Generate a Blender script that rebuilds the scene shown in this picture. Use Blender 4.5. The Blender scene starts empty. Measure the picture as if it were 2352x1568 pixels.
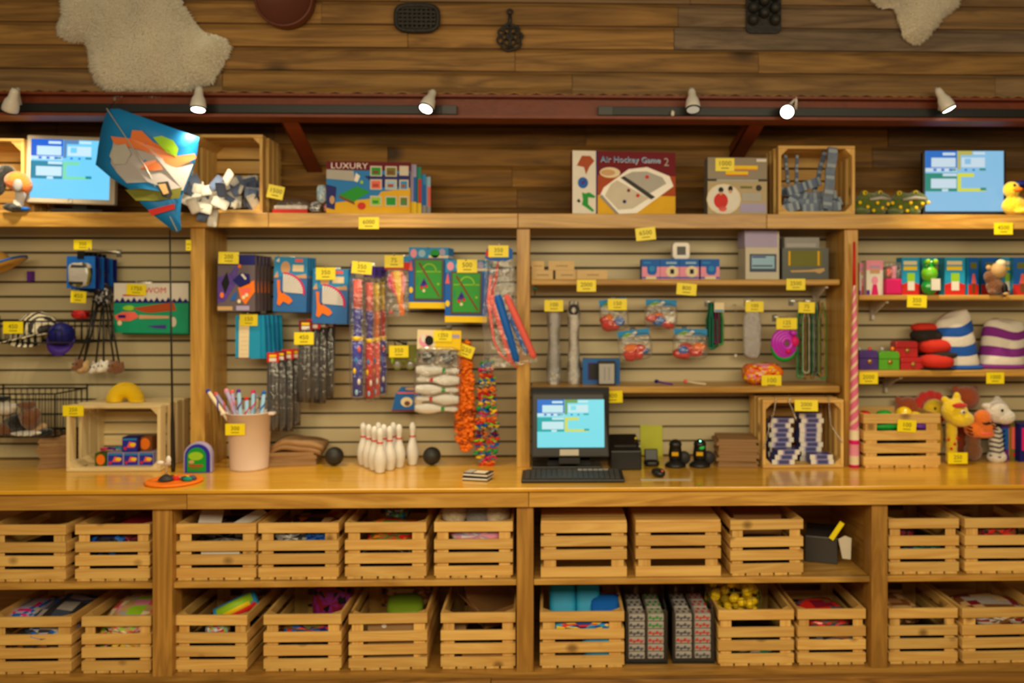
import bpy, math, random
from math import pi, sin, cos, tan, radians
from mathutils import Vector, Matrix, Euler
random.seed(11)
SC = bpy.context.scene
COL = SC.collection
# ------------------------------------------------------------------ camera
F = 1900.0; YAW = radians(1.5); CZ = 1.624; VPX = 1265.0; HY = 690.0
SHX = (1176 - F*tan(YAW) - VPX)/2352
SHY = (HY - 784)/2352
cd = bpy.data.cameras.new('camera'); cam = bpy.data.objects.new('camera', cd); COL.objects.link(cam)
cd.sensor_fit = 'HORIZONTAL'; cd.sensor_width = 36; cd.lens = 36*F/2352
cd.shift_x = SHX; cd.shift_y = SHY
cam.location = (0, 0, CZ); cam.rotation_euler = (pi/2, 0, -YAW)
cd.dof.use_dof = True; cd.dof.focus_distance = 2.2; cd.dof.aperture_fstop = 1.75
cd.clip_start = .05; cd.clip_end = 60
SC.camera = cam
# ------------------------------------------------------------------ world, room fill, exposure
W = bpy.data.worlds.new('room_ambience'); SC.world = W; W.use_nodes = True
W.node_tree.nodes['Background'].inputs[0].default_value = (1.0, .80, .46, 1)
W.node_tree.nodes['Background'].inputs[1].default_value = .15
def area(name, loc, rot, sx, sy, energy, color):
    l = bpy.data.lights.new(name, 'AREA'); l.shape = 'RECTANGLE'; l.size = sx; l.size_y = sy
    l.energy = energy; l.color = color
    o = bpy.data.objects.new(name, l); COL.objects.link(o); o.location = loc; o.rotation_euler = rot
    return o
area('room_fill_light', (.1, .4, 2.35), (radians(36), 0, 0), 4.8, 1.0, 118, (1, .84, .54))  # added fill light, unseen; stands in for lamps across the room
SC.view_settings.view_transform = 'Standard'; SC.view_settings.look = 'None'
SC.view_settings.exposure = 0.0; SC.view_settings.gamma = 1.0; SC.view_settings.use_curve_mapping = False
# ------------------------------------------------------------------ pixel <-> world
def P(px, py, Y):
    xc = (px - 1176 + SHX*2352)/F
    t = Y/(cos(YAW) - xc*sin(YAW))
    return Vector((t*(sin(YAW) + xc*cos(YAW)), Y, CZ + t*(HY - py)/F))
def M(Y): return Y/F
def R(x0, y0, x1, y1, Y):
    a = P(x0, y0, Y); b = P(x1, y1, Y)
    return (a.x+b.x)/2, min(a.z, b.z), b.x-a.x, abs(a.z-b.z)
# ------------------------------------------------------------------ materials
MATS = {}
def lin(c):
    return tuple(((v/255)/12.92 if v/255 <= .04045 else ((v/255+.055)/1.055)**2.4) for v in c)
def newmat(name):
    m = bpy.data.materials.new(name); m.use_nodes = True
    return m, m.node_tree.nodes, m.node_tree.links, m.node_tree.nodes['Principled BSDF']
def mat(name, col=None, rough=.5, metal=0, spec=.5, bump=0, bscale=60, var=.10, sheen=0, coat=0):
    if name in MATS: return MATS[name]
    m, n, l, b = newmat(name)
    c = lin(col)
    tc = n.new('ShaderNodeTexCoord'); no = n.new('ShaderNodeTexNoise')
    no.inputs['Scale'].default_value = bscale*.35; no.inputs['Detail'].default_value = 3
    l.new(tc.outputs['Object'], no.inputs['Vector'])
    mx = n.new('ShaderNodeMix'); mx.data_type = 'RGBA'
    mx.inputs['A'].default_value = tuple(v*(1-var) for v in c) + (1,)
    mx.inputs['B'].default_value = tuple(min(1, v*(1+var)) for v in c) + (1,)
    l.new(no.outputs['Fac'], mx.inputs['Factor']); l.new(mx.outputs['Result'], b.inputs['Base Color'])
    b.inputs['Roughness'].default_value = rough; b.inputs['Metallic'].default_value = metal
    b.inputs['Specular IOR Level'].default_value = spec
    b.inputs['Sheen Weight'].default_value = sheen; b.inputs['Coat Weight'].default_value = coat
    if bump:
        n2 = n.new('ShaderNodeTexNoise'); n2.inputs['Scale'].default_value = bscale; n2.inputs['Detail'].default_value = 4
        l.new(tc.outputs['Object'], n2.inputs['Vector'])
        bp = n.new('ShaderNodeBump'); bp.inputs['Strength'].default_value = bump; bp.inputs['Distance'].default_value = .01
        l.new(n2.outputs['Fac'], bp.inputs['Height']); l.new(bp.outputs['Normal'], b.inputs['Normal'])
    MATS[name] = m; return m
def emat(name, col, s):
    if name in MATS: return MATS[name]
    m, n, l, b = newmat(name)
    b.inputs['Base Color'].default_value = (.01, .01, .01, 1)
    b.inputs['Emission Color'].default_value = lin(col)+(1,); b.inputs['Emission Strength'].default_value = s
    b.inputs['Roughness'].default_value = .3
    MATS[name] = m; return m
def clear(name, tint=(255, 255, 255), base=.06, rough=.08, bump=.5, bscale=25, milk=.10):
    m = bpy.data.materials.new(name); m.use_nodes = True; n = m.node_tree.nodes; l = m.node_tree.links
    n.clear(); out = n.new('ShaderNodeOutputMaterial'); tr = n.new('ShaderNodeBsdfTransparent')
    tr.inputs[0].default_value = lin(tint)+(1,)
    gl = n.new('ShaderNodeBsdfGlossy'); gl.inputs['Roughness'].default_value = rough
    df = n.new('ShaderNodeBsdfDiffuse'); df.inputs[0].default_value = (.8, .8, .85, 1)
    tc = n.new('ShaderNodeTexCoord'); no = n.new('ShaderNodeTexNoise'); no.inputs['Scale'].default_value = bscale
    no.inputs['Detail'].default_value = 3
    l.new(tc.outputs['Object'], no.inputs['Vector']); bp = n.new('ShaderNodeBump')
    bp.inputs['Strength'].default_value = bump; bp.inputs['Distance'].default_value = .03
    l.new(no.outputs['Fac'], bp.inputs['Height']); l.new(bp.outputs['Normal'], gl.inputs['Normal'])
    lw = n.new('ShaderNodeLayerWeight'); lw.inputs['Blend'].default_value = .25
    l.new(bp.outputs['Normal'], lw.inputs['Normal'])
    ma = n.new('ShaderNodeMath'); ma.operation = 'MULTIPLY_ADD'; ma.inputs[1].default_value = .5; ma.inputs[2].default_value = base
    l.new(lw.outputs['Fresnel'], ma.inputs[0])
    m0 = n.new('ShaderNodeMixShader'); m0.inputs[0].default_value = milk
    l.new(tr.outputs[0], m0.inputs[1]); l.new(df.outputs[0], m0.inputs[2])
    mx = n.new('ShaderNodeMixShader'); l.new(ma.outputs[0], mx.inputs[0])
    l.new(m0.outputs[0], mx.inputs[1]); l.new(gl.outputs[0], mx.inputs[2]); l.new(mx.outputs[0], out.inputs[0])
    MATS[name] = m; return m
def wood(name, light, dark, axis='x', knots=.5, rough=.5, islands=True, var=.35, fine=1.0, hue=None, coat=0, knotscale=3.2, rings=9.0):
    m, n, l, b = newmat(name)
    tc = n.new('ShaderNodeTexCoord'); ge = n.new('ShaderNodeNewGeometry'); oi = n.new('ShaderNodeObjectInfo')
    add = n.new('ShaderNodeMath'); add.operation = 'ADD'
    l.new(ge.outputs['Random Per Island'], add.inputs[0]); l.new(oi.outputs['Random'], add.inputs[1])
    fr = n.new('ShaderNodeMath'); fr.operation = 'FRACT'; l.new(add.outputs[0], fr.inputs[0])
    mp = n.new('ShaderNodeMapping'); st = {'x': (.55, 7, 7), 'y': (7, .55, 7), 'z': (7, 7, .55)}[axis]
    mp.inputs['Scale'].default_value = tuple(v*fine for v in st)
    l.new(tc.outputs['Object'], mp.inputs['Vector'])
    off = n.new('ShaderNodeVectorMath'); off.operation = 'MULTIPLY_ADD'; off.inputs[1].default_value = (1, 1, 1)
    sc = n.new('ShaderNodeCombineXYZ'); mu = n.new('ShaderNodeMath'); mu.operation = 'MULTIPLY'; mu.inputs[1].default_value = 37.0
    l.new(add.outputs[0], mu.inputs[0])
    for i in range(3): l.new(mu.outputs[0], sc.inputs[i])
    l.new(mp.outputs[0], off.inputs[0]); l.new(sc.outputs[0], off.inputs[2])
    n1 = n.new('ShaderNodeTexNoise'); n1.inputs['Scale'].default_value = 1.6; n1.inputs['Detail'].default_value = 5; n1.inputs['Distortion'].default_value = 1.1
    l.new(off.outputs[0], n1.inputs['Vector'])
    wv = n.new('ShaderNodeMath'); wv.operation = 'MULTIPLY'; wv.inputs[1].default_value = rings; l.new(n1.outputs['Fac'], wv.inputs[0])
    sn = n.new('ShaderNodeMath'); sn.operation = 'PINGPONG'; sn.inputs[1].default_value = 1.0; l.new(wv.outputs[0], sn.inputs[0])
    n2 = n.new('ShaderNodeTexNoise'); n2.inputs['Scale'].default_value = 9; n2.inputs['Detail'].default_value = 3
    l.new(off.outputs[0], n2.inputs['Vector'])
    mixv = n.new('ShaderNodeMath'); mixv.operation = 'MULTIPLY_ADD'; mixv.inputs[1].default_value = .45
    hb = n.new('ShaderNodeMath'); hb.operation = 'MULTIPLY'; hb.inputs[1].default_value = .55; l.new(n2.outputs['Fac'], hb.inputs[0])
    l.new(sn.outputs[0], mixv.inputs[0]); l.new(hb.outputs[0], mixv.inputs[2])
    cr = n.new('ShaderNodeMix'); cr.data_type = 'RGBA'
    cr.inputs['A'].default_value = lin(dark)+(1,); cr.inputs['B'].default_value = lin(light)+(1,)
    l.new(mixv.outputs[0], cr.inputs['Factor'])
    # knots: sparse round dark spots
    vo = n.new('ShaderNodeTexVoronoi'); vo.inputs['Scale'].default_value = knotscale
    mk = n.new('ShaderNodeMapping'); mk.inputs['Scale'].default_value = {'x': (.75, 1, 1), 'y': (1, .75, 1), 'z': (1, 1, .75)}[axis]
    l.new(tc.outputs['Object'], mk.inputs['Vector'])
    ok = n.new('ShaderNodeVectorMath'); ok.operation = 'ADD'; l.new(mk.outputs[0], ok.inputs[0]); l.new(sc.outputs[0], ok.inputs[1])
    l.new(ok.outputs[0], vo.inputs['Vector'])
    rk = n.new('ShaderNodeMapRange'); rk.inputs['From Min'].default_value = .06; rk.inputs['From Max'].default_value = .15
    rk.inputs['To Min'].default_value = knots; rk.inputs['To Max'].default_value = 0
    l.new(vo.outputs['Distance'], rk.inputs['Value'])
    kn = n.new('ShaderNodeMix'); kn.data_type = 'RGBA'; kn.inputs['B'].default_value = tuple(v*.35 for v in lin(dark))+(1,)
    l.new(cr.outputs['Result'], kn.inputs['A']); l.new(rk.outputs[0], kn.inputs['Factor'])
    hs = n.new('ShaderNodeHueSaturation')
    mr = n.new('ShaderNodeMapRange'); mr.inputs['To Min'].default_value = 1-var; mr.inputs['To Max'].default_value = 1+var*.7
    l.new(fr.outputs[0], mr.inputs['Value']); l.new(mr.outputs[0], hs.inputs['Value'])
    if hue:
        mr2 = n.new('ShaderNodeMapRange'); mr2.inputs['From Min'].default_value = .0; mr2.inputs['From Max'].default_value = .35
        mr2.inputs['To Min'].default_value = hue; mr2.inputs['To Max'].default_value = 1
        l.new(fr.outputs[0], mr2.inputs['Value']); l.new(mr2.outputs[0], hs.inputs['Saturation'])
    l.new(kn.outputs['Result'], hs.inputs['Color']); l.new(hs.outputs[0], b.inputs['Base Color'])
    b.inputs['Roughness'].default_value = rough; b.inputs['Coat Weight'].default_value = coat; b.inputs['Coat Roughness'].default_value = .12
    bp = n.new('ShaderNodeBump'); bp.inputs['Strength'].default_value = .25; bp.inputs['Distance'].default_value = .004
    l.new(mixv.outputs[0], bp.inputs['Height']); l.new(bp.outputs[0], b.inputs['Normal'])
    MATS[name] = m; return m
# woods
for ax in 'xyz':
    wood('crate_pine_'+ax, (236, 198, 118), (196, 142, 66), ax, .85, .55, var=.14, knotscale=6.5)
    wood('counter_pine_'+ax, (222, 176, 88), (150, 100, 34), ax, .6, .35, var=.10, knotscale=1.6)
    wood('shelf_pine_'+ax, (200, 150, 70), (128, 86, 30), ax, .5, .45, var=.12, knotscale=2)
for ax in 'xyz': wood('crate_pale_'+ax, (236, 216, 168), (208, 180, 124), ax, .4, .55, var=.08, knotscale=5)
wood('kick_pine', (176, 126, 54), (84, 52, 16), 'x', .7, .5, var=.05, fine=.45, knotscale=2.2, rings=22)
wood('counter_varnish', (238, 184, 56), (204, 142, 28), 'x', .5, .22, var=.04, coat=.5, knotscale=1.4)
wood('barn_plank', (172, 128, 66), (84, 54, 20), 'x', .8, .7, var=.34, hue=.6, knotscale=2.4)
wood('barn_shaded', (160, 110, 34), (76, 48, 8), 'x', .85, .7, var=.4, hue=.85, knotscale=2.6)
mat('slat_beige', (196, 181, 144), .45, var=.05, bscale=6)
mat('slat_groove', (60, 46, 30), .7)
mat('red_steel', (112, 46, 14), .5, bump=.15, bscale=40, var=.3)
mat('black_metal', (18, 18, 20), .4)
mat('black_plastic', (26, 25, 26), .38)
mat('grey_plastic', (58, 56, 56), .4)
mat('mid_grey', (120, 118, 116), .5)
mat('cast_iron', (44, 42, 42), .55, metal=.3, bump=.3)
mat('lamp_white', (214, 208, 200), .35)
mat('white', (226, 222, 216), .5)
mat('off_white', (206, 196, 178), .55)
mat('white_gloss', (232, 224, 216), .25)
mat('paper_tan', (158, 120, 78), .75, bump=.2, bscale=30)
mat('card_tan', (214, 180, 124), .6)
mat('kraft', (160, 112, 62), .7)
mat('tag_yellow', (246, 224, 10), .4, var=.03)
mat('tag_ink', (70, 64, 20), .6)
mat('fleece', (240, 226, 208), .9, sheen=.5, var=.24, bscale=16)
mat('fleece_skin', (226, 214, 190), .9, bump=.6, bscale=45, var=.2)
PAL = dict(blue=(18, 96, 190), sky=(40, 140, 205), cyan=(30, 150, 200), navy=(22, 26, 110), purple=(96, 40, 150), violet=(70, 44, 150),
  red=(208, 40, 34), maroon=(118, 20, 40), orange=(240, 120, 24), yellow=(244, 204, 20), lime=(150, 200, 40), green=(20, 150, 50),
  teal=(20, 140, 120), pink=(236, 150, 180), magenta=(216, 24, 110), salmon=(236, 100, 90), brown=(120, 72, 36), dark=(30, 26, 26),
  black=(14, 13, 14), lilac=(170, 160, 200), grey=(150, 148, 150), silver=(176, 172, 168), tan=(196, 160, 110), cream=(232, 214, 178),
  rust=(170, 74, 30), olive=(110, 110, 40), forest=(58, 84, 24), skin=(206, 160, 120), lightblue=(150, 190, 220), slate=(70, 80, 104),
  denim=(92, 108, 140), denimpale=(150, 162, 178), felt=(24, 150, 40), straw=(226, 176, 84), plum=(120, 30, 120), charcoal=(52, 50, 52), whitish=(228, 222, 214))
for k, v in PAL.items(): mat(k, v, .5, var=.07, spec=.25)
PAL['forest'] = (88, 104, 26)
for k in ('orange', 'brown', 'yellow', 'rust', 'white', 'green', 'forest', 'black', 'red', 'tan', 'grey', 'blue', 'purple', 'cream', 'charcoal'):
    mat('plush_'+k, PAL.get(k, (228, 220, 212)), .95, bump=.8, bscale=120, sheen=.5, var=.18)
for k in ('pink', 'white', 'red', 'purple', 'yellow', 'green', 'salmon', 'blue', 'orange', 'silver', 'magenta', 'black', 'grey'):
    mat('shiny_'+k, PAL.get(k, (228, 222, 216)), .16, spec=.8, bump=.35, bscale=35, var=.12)
mat('bead_green', (60, 150, 70), .2, metal=.5, spec=.8); mat('bead_purple', (110, 30, 90), .2, metal=.5)
mat('bead_gold', (170, 130, 60), .2, metal=.6); mat('bead_silver', (190, 186, 176), .2, metal=.6)
mat('bead_red', (130, 36, 40), .2, metal=.5); mat('bead_teal', (20, 120, 96), .25, metal=.4)
mat('chrome', (210, 206, 200), .15, metal=1.0)
mat('wire', (30, 28, 28), .4, metal=.5)
mat('bucket_white', (228, 208, 200), .45, var=.03, bscale=8)
mat('rubber', (34, 32, 30), .55, bump=.05)
clear('clear_bag', base=.05, milk=.05)
clear('clear_glitter', base=.2, rough=.12, bump=1.0, bscale=60, milk=.42)
clear('acrylic', base=.02, rough=.03, bump=0, milk=.01)
emat('lamp_on', (255, 246, 226), 22); emat('lamp_hot', (255, 246, 226), 40); emat('lamp_dim', (226, 210, 180), .55)
emat('led_green', (120, 255, 190), 9); emat('led_soft', (20, 190, 60), .7)
# ------------------------------------------------------------------ mesh builder
TXT = {}
def text_mesh(s):
    if s in TXT: return TXT[s]
    cu = bpy.data.curves.new('lettering', 'FONT'); cu.body = s; cu.size = 1; cu.align_x = 'CENTER'; cu.align_y = 'CENTER'
    cu.resolution_u = 2
    o = bpy.data.objects.new('lettering', cu); COL.objects.link(o)
    bpy.context.view_layer.update()
    me = bpy.data.meshes.new_from_object(o.evaluated_get(bpy.context.evaluated_depsgraph_get()))
    vs = [tuple(v.co) for v in me.vertices]; fs = [tuple(p.vertices) for p in me.polygons]
    bpy.data.objects.remove(o); bpy.data.meshes.remove(me); bpy.data.curves.remove(cu)
    xs = [v[0] for v in vs] or [0]; w = max(xs)-min(xs)
    TXT[s] = (vs, fs, w); return TXT[s]
class MB:
    def __init__(s): s.v = []; s.f = []; s.m = []; s.mats = []; s.T = Matrix(); s.sm = []; s.fw = s.fh = 1; s.fy = 0
    def mi(s, m):
        if m not in s.mats: s.mats.append(m)
        return s.mats.index(m)
    def add(s, vs, fs, m, smooth=False):
        b = len(s.v)
        for p in vs: s.v.append(tuple(s.T @ Vector(p)))
        i = s.mi(m)
        for f in fs: s.f.append(tuple(b+k for k in f)); s.m.append(i); s.sm.append(smooth)
        return s
    def box(s, x0, x1, y0, y1, z0, z1, m):
        vs = [(x, y, z) for z in (z0, z1) for y in (y0, y1) for x in (x0, x1)]
        return s.add(vs, [(0, 2, 3, 1), (4, 5, 7, 6), (0, 1, 5, 4), (2, 6, 7, 3), (0, 4, 6, 2), (1, 3, 7, 5)], m)
    def prism(s, pts, y0, y1, m):        # outline in XZ (counter-clockwise seen from -Y), extruded in y
        k = len(pts)
        vs = [(x, y0, z) for x, z in pts]+[(x, y1, z) for x, z in pts]
        fs = [tuple(range(k)), tuple(range(2*k-1, k-1, -1))]+[(i, i+k, (i+1) % k+k, (i+1) % k) for i in range(k)]
        return s.add(vs, fs, m)
    def tube(s, pts, r, m, n=8, caps=True, smooth=True):
        pts = [Vector(p) for p in pts]; k = len(pts)
        rs = r if isinstance(r, (list, tuple)) else [r]*k
        vs = []; up = None
        for i, p in enumerate(pts):
            t = (pts[min(i+1, k-1)]-pts[max(i-1, 0)])
            t = t.normalized() if t.length > 1e-9 else Vector((0, 0, 1))
            if up is None: up = t.orthogonal().normalized()
            else:
                up = up - t*up.dot(t); up = up.normalized() if up.length > 1e-6 else t.orthogonal().normalized()
            w = t.cross(up)
            for j in range(n):
                a = 2*pi*j/n; vs.append(tuple(p+(up*cos(a)+w*sin(a))*rs[i]))
        fs = [(i*n+j, i*n+(j+1) % n, (i+1)*n+(j+1) % n, (i+1)*n+j) for i in range(k-1) for j in range(n)]
        if caps: fs += [tuple(range(n-1, -1, -1)), tuple((k-1)*n+j for j in range(n))]
        return s.add(vs, fs, m, smooth)
    def lathe(s, prof, m, n=20, smooth=True, c=(0, 0, 0), mats=None):   # prof: (r, z)
        k = len(prof)
        vs = [(c[0]+r*cos(2*pi*j/n), c[1]+r*sin(2*pi*j/n), c[2]+z) for r, z in prof for j in range(n)]
        for i in range(k-1):
            fs = [(i*n+j, i*n+(j+1) % n, (i+1)*n+(j+1) % n, (i+1)*n+j) for j in range(n)]
            if i == 0: s.add(vs, [], m)
            b = len(s.v)-len(vs); q = s.mi(mats[i] if mats else m)
            for f in fs: s.f.append(tuple(b+a for a in f)); s.m.append(q); s.sm.append(smooth)
        return s
    def ell(s, c, r, m, n=14, k=9, rot=None, jit=0, mats=None, power=1.0):
        if not isinstance(r, (tuple, list)): r = (r, r, r)
        Rm = Euler(rot).to_matrix() if rot else Matrix.Identity(3)
        vs = []
        def sp(v): return math.copysign(abs(v)**power, v)
        for i in range(k+1):
            th = pi*i/k
            for j in range(n):
                ph = 2*pi*j/n
                q = Vector((r[0]*sp(sin(th))*sp(cos(ph)), r[1]*sp(sin(th))*sp(sin(ph)), r[2]*sp(cos(th))))
                if jit: q *= 1+random.uniform(-jit, jit)
                vs.append(tuple(Vector(c)+Rm @ q))
        fs = [(i*n+j, (i+1)*n+j, (i+1)*n+(j+1) % n, i*n+(j+1) % n) for i in range(k) for j in range(n)]
        if mats:
            b = len(s.v); s.add(vs, [], mats[0])
            for f in fs:
                s.f.append(tuple(b+a for a in f)); s.m.append(s.mi(random.choice(mats))); s.sm.append(True)
            return s
        return s.add(vs, fs, m, True)
    def torus(s, c, Rr, r, m, n=24, k=8, axis='y', sq=1.0):
        vs = []
        for i in range(n):
            a = 2*pi*i/n
            for j in range(k):
                b = 2*pi*j/k; q = Rr+r*cos(b); h = r*sin(b)
                p = {'y': (q*cos(a), h, q*sin(a)*sq), 'z': (q*cos(a), q*sin(a)*sq, h), 'x': (h, q*cos(a), q*sin(a)*sq)}[axis]
                vs.append(tuple(Vector(c)+Vector(p)))
        fs = [(i*k+j, ((i+1) % n)*k+j, ((i+1) % n)*k+(j+1) % k, i*k+(j+1) % k) for i in range(n) for j in range(k)]
        return s.add(vs, fs, m, True)
    # ---- printed front face helpers: u 0..1 left-right, v 0..1 bottom-top
    def face(s, w, h, y): s.fw, s.fh, s.fy = w, h, y; return s
    def uv(s, u, v, L): return ((u-.5)*s.fw, s.fy-.0007*L, v*s.fh)
    def q(s, u0, v0, u1, v1, m, L=1): return s.add([s.uv(u0, v0, L), s.uv(u1, v0, L), s.uv(u1, v1, L), s.uv(u0, v1, L)], [(0, 1, 2, 3)], m)
    def pol(s, pts, m, L=1): return s.add([s.uv(u, v, L) for u, v in pts], [tuple(range(len(pts)))], m)
    def disc(s, u, v, ru, rv, m, L=1, n=16, a0=0, a1=2*pi):
        pts = [(u+ru*cos(a0+(a1-a0)*i/n), v+rv*sin(a0+(a1-a0)*i/n)) for i in range(n + (a1-a0 < 6))]
        if a1-a0 < 6: pts.append((u, v))
        return s.pol(pts, m, L)
    def text(s, t, u, v, size, m, L=2, maxw=None, rot=0, sx=1):
        vs, fs, w = text_mesh(t)
        if maxw and w*size*sx > maxw: size = maxw/(w*sx)
        x, y, z = s.uv(u, v, L); c, d = cos(rot), sin(rot)
        return s.add([(x+(a*sx*c-b*d)*size, y, z+(a*sx*d+b*c)*size) for a, b, _ in vs], fs, m)
    def build(s, name, parent=None, loc=(0, 0, 0), rot=(0, 0, 0), bevel=0, scale=None, remesh=0, solid=0, sub=0):
        me = bpy.data.meshes.new(name); me.from_pydata(s.v, [], s.f)
        for m in s.mats: me.materials.append(MATS[m])
        me.polygons.foreach_set('material_index', s.m); me.polygons.foreach_set('use_smooth', s.sm); me.update()
        o = bpy.data.objects.new(name, me); COL.objects.link(o)
        o.location = loc; o.rotation_euler = rot
        if scale: o.scale = scale
        if parent: o.parent = parent
        if solid:
            q = o.modifiers.new('thickness', 'SOLIDIFY'); q.thickness = solid; q.offset = 0
        if remesh:
            q = o.modifiers.new('blend', 'REMESH'); q.mode = 'VOXEL'; q.voxel_size = remesh; q.use_smooth_shade = True
            q = o.modifiers.new('soften', 'SMOOTH'); q.iterations = 4
        if bevel:
            q = o.modifiers.new('bevel', 'BEVEL'); q.width = bevel; q.segments = 2; q.limit_method = 'ANGLE'
        return o
def tag(o, label, cat, group=None):
    o['label'] = label; o['category'] = cat
    if group: o['group'] = group
    return o
def thing(name, label, cat, loc=(0, 0, 0), rot=(0, 0, 0), group=None):
    o = bpy.data.objects.new(name, None); COL.objects.link(o); o.location = loc; o.rotation_euler = rot
    o.empty_display_size = .05
    return tag(o, label, cat, group)
def struct(o): o['kind'] = 'structure'; return o
def dup(root, loc=None, rot=None, label=None, group=None, scale=None):
    def cp(o, par):
        c = o.copy(); COL.objects.link(c)
        if par: c.parent = par
        for ch in o.children: cp(ch, c)
        return c
    r = cp(root, None)
    if loc is not None: r.location = loc
    if rot is not None: r.rotation_euler = rot
    if scale is not None: r.scale = scale
    if label: r['label'] = label
    if group: r['group'] = group
    return r
# ------------------------------------------------------------------ setting
YW = 3.85; YP = 3.60; YU = 3.47; YB = 3.24
XL = P(-60, 700, YW).x - .5; XR = P(2420, 700, YW).x + .5
ZC = .90; ZM = .529; ZBOT = .17
ZS = P(1176, 490, 3.57).z; ZSU = P(1176, 523, 3.57).z
# floor
b = MB(); b.box(XL, XR, -.5, 4.2, -.05, 0, 'shelf_pine_x'); struct(b.build('floor'))
# slatwall: boards separated by dark grooves
b = MB(); z = ZC-.03; pitch = 33.2*M(YW)
b.box(XL, XR, YW+.014, YW+.03, z, ZS-.02, 'slat_groove')
zz = P(1176, 523, YW).z + .012
while zz > z:
    lo = max(z, zz-pitch+.009); pts = [(YW, lo), (YW, zz-.004), (YW+.006, zz), (YW+.016, zz), (YW+.016, lo)]
    b.add([(XL, y, q) for y, q in pts]+[(XR, y, q) for y, q in pts], [(0, 1, 6, 5), (1, 2, 7, 6), (2, 3, 8, 7), (4, 0, 5, 9)], 'slat_beige')
    zz -= pitch
struct(b.build('wall_back'))
# upper back wall of barn boards above the shelf (overhang's shade partly put into a darker wood colour)
def planks(name, Y, z0, z1, rows, m, bev=.006, thick=.02):
    b = MB(); h = (z1-z0)/rows
    for i in range(rows):
        x = XL - random.uniform(0, 1.2); zb = z0+i*h
        while x < XR:
            x2 = x+random.uniform(.9, 2.3); dy = random.uniform(-.003, .003)
            a, c = max(x, XL), min(x2, XR)
            if c > a+.02:
                y0 = Y+dy
                pts = [(y0, zb+.002), (y0, zb+h*.80), (y0+.012, zb+h-.002), (y0+thick, zb+h-.002), (y0+thick, zb+.002)]
                vs = [(a, y, q) for y, q in pts]+[(c-.002, y, q) for y, q in pts]
                b.add(vs, [(0, 1, 6, 5), (1, 2, 7, 6), (2, 3, 8, 7), (3, 4, 9, 8), (4, 0, 5, 9), (0, 4, 3, 2, 1), (5, 6, 7, 8, 9)], m)
            x = x2
    b.box(XL, XR, Y+thick-.003, Y+thick+.01, z0, z1, m)
    return struct(b.build(name))
planks('wall_back_upper', 3.90, ZS-.04, 2.75, 8, 'barn_shaded')
ZBT = P(1176, 221, YU-.02).z; ZBB = P(1176, 275, YU-.02).z
planks('wall_front_upper', YU, ZBT+.012, ZBT+.012+9*.0965, 9, 'barn_plank')
b = MB(); b.box(XL, XR, YU, 4.0, ZBT+.02, ZBT+.04, 'barn_shaded'); struct(b.build('ceiling'))
# corrugated metal edge between beam and planks
b = MB(); n = 260; vs = []
for i in range(n+1):
    x = XL+(XR-XL)*i/n; zz = ZBT+.006+.005*sin(i*pi/2)
    for y in (YU-.028, YU+.2):
        vs += [(x, y, zz), (x, y, zz+.004)]
fs = []
for i in range(n):
    a = i*4; fs += [(a, a+4, a+5, a+1), (a, a+2, a+6, a+4), (a+1, a+5, a+7, a+3)]
b.add(vs, fs, 'barn_plank'); struct(b.build('trim_1'))
# red steel beam
b = MB()
b.box(XL, XR, YU-.05, YU+.06, ZBT-.010, ZBT, 'red_steel'); b.box(XL, XR, YU-.05, YU+.06, ZBB, ZBB+.012, 'red_steel')
b.box(XL, XR, YU-.006, YU+.006, ZBB+.012, ZBT-.010, 'red_steel')
beam = tag(b.build('steel_beam'), 'long rust-red steel beam running under the plank wall', 'beam')
def brace(xa, ya, xb, yb, lab):
    A = P(xa, ya, YU+.05); B = P(xb, yb, 3.90); A.z = ZBB+.005
    X = A.x; d = (Vector((X, B.y, B.z))-Vector((X, A.y, A.z)))
    b = MB(); L = d.length; w = .035
    b.box(-w, w, -.004, .004, 0, L, 'red_steel'); b.box(-w, -w+.007, -.05, .004, 0, L, 'red_steel')
    o = b.build('diagonal_brace', loc=(X, A.y, A.z)); o.rotation_euler = (math.atan2(-d.y, d.z), 0, 0)
    tag(o, lab, 'brace', 'red steel braces under the beam')
brace(665, 270, 745, 395, 'rust-red steel brace above the stack of board games')
brace(1738, 275, 1690, 360, 'rust-red steel brace above the grey boxed game')
# ------------------------------------------------------------------ base cabinet
XCL, XCR = XL+.2, XR-.2
b = MB(); ct = .0155
b.box(XCL, XCR, 3.20, YW, ZC-ct, ZC, 'counter_varnish')
tag(b.build('counter_top', bevel=.004), 'long varnished pine counter top below the slatwall', 'counter')
cab = thing('base_cabinet', 'open pine base cabinet holding two rows of slatted crates', 'cabinet', (0, 0, 0))
b = MB(); x = XCL
for xs in (P(430, 0, 3.22).x, P(1215, 0, 3.22).x, XCR):
    b.box(x, xs-.002, 3.218, YB+.005, ZC-ct-.063, ZC-ct, 'counter_pine_x'); x = xs
b.build('apron_board', cab, bevel=.002)
b = MB(); x = XCL
for xs in (P(1128, 0, 3.2).x, XCR):
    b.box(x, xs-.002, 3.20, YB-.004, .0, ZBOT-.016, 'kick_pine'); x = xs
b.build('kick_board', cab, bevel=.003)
b = MB(); b.box(XCL, XCR, YB, 3.80, ZBOT-.02, ZBOT, 'shelf_pine_x'); b.build('bottom_board', cab)
b = MB(); b.box(XCL, XCR, 3.78, 3.80, ZBOT, ZC-ct, 'shelf_pine_x'); b.build('back_panel', cab)
cab_posts = [(350, 395), (1187, 1225), (2002, 2039)]
edges = [XCL]
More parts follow.
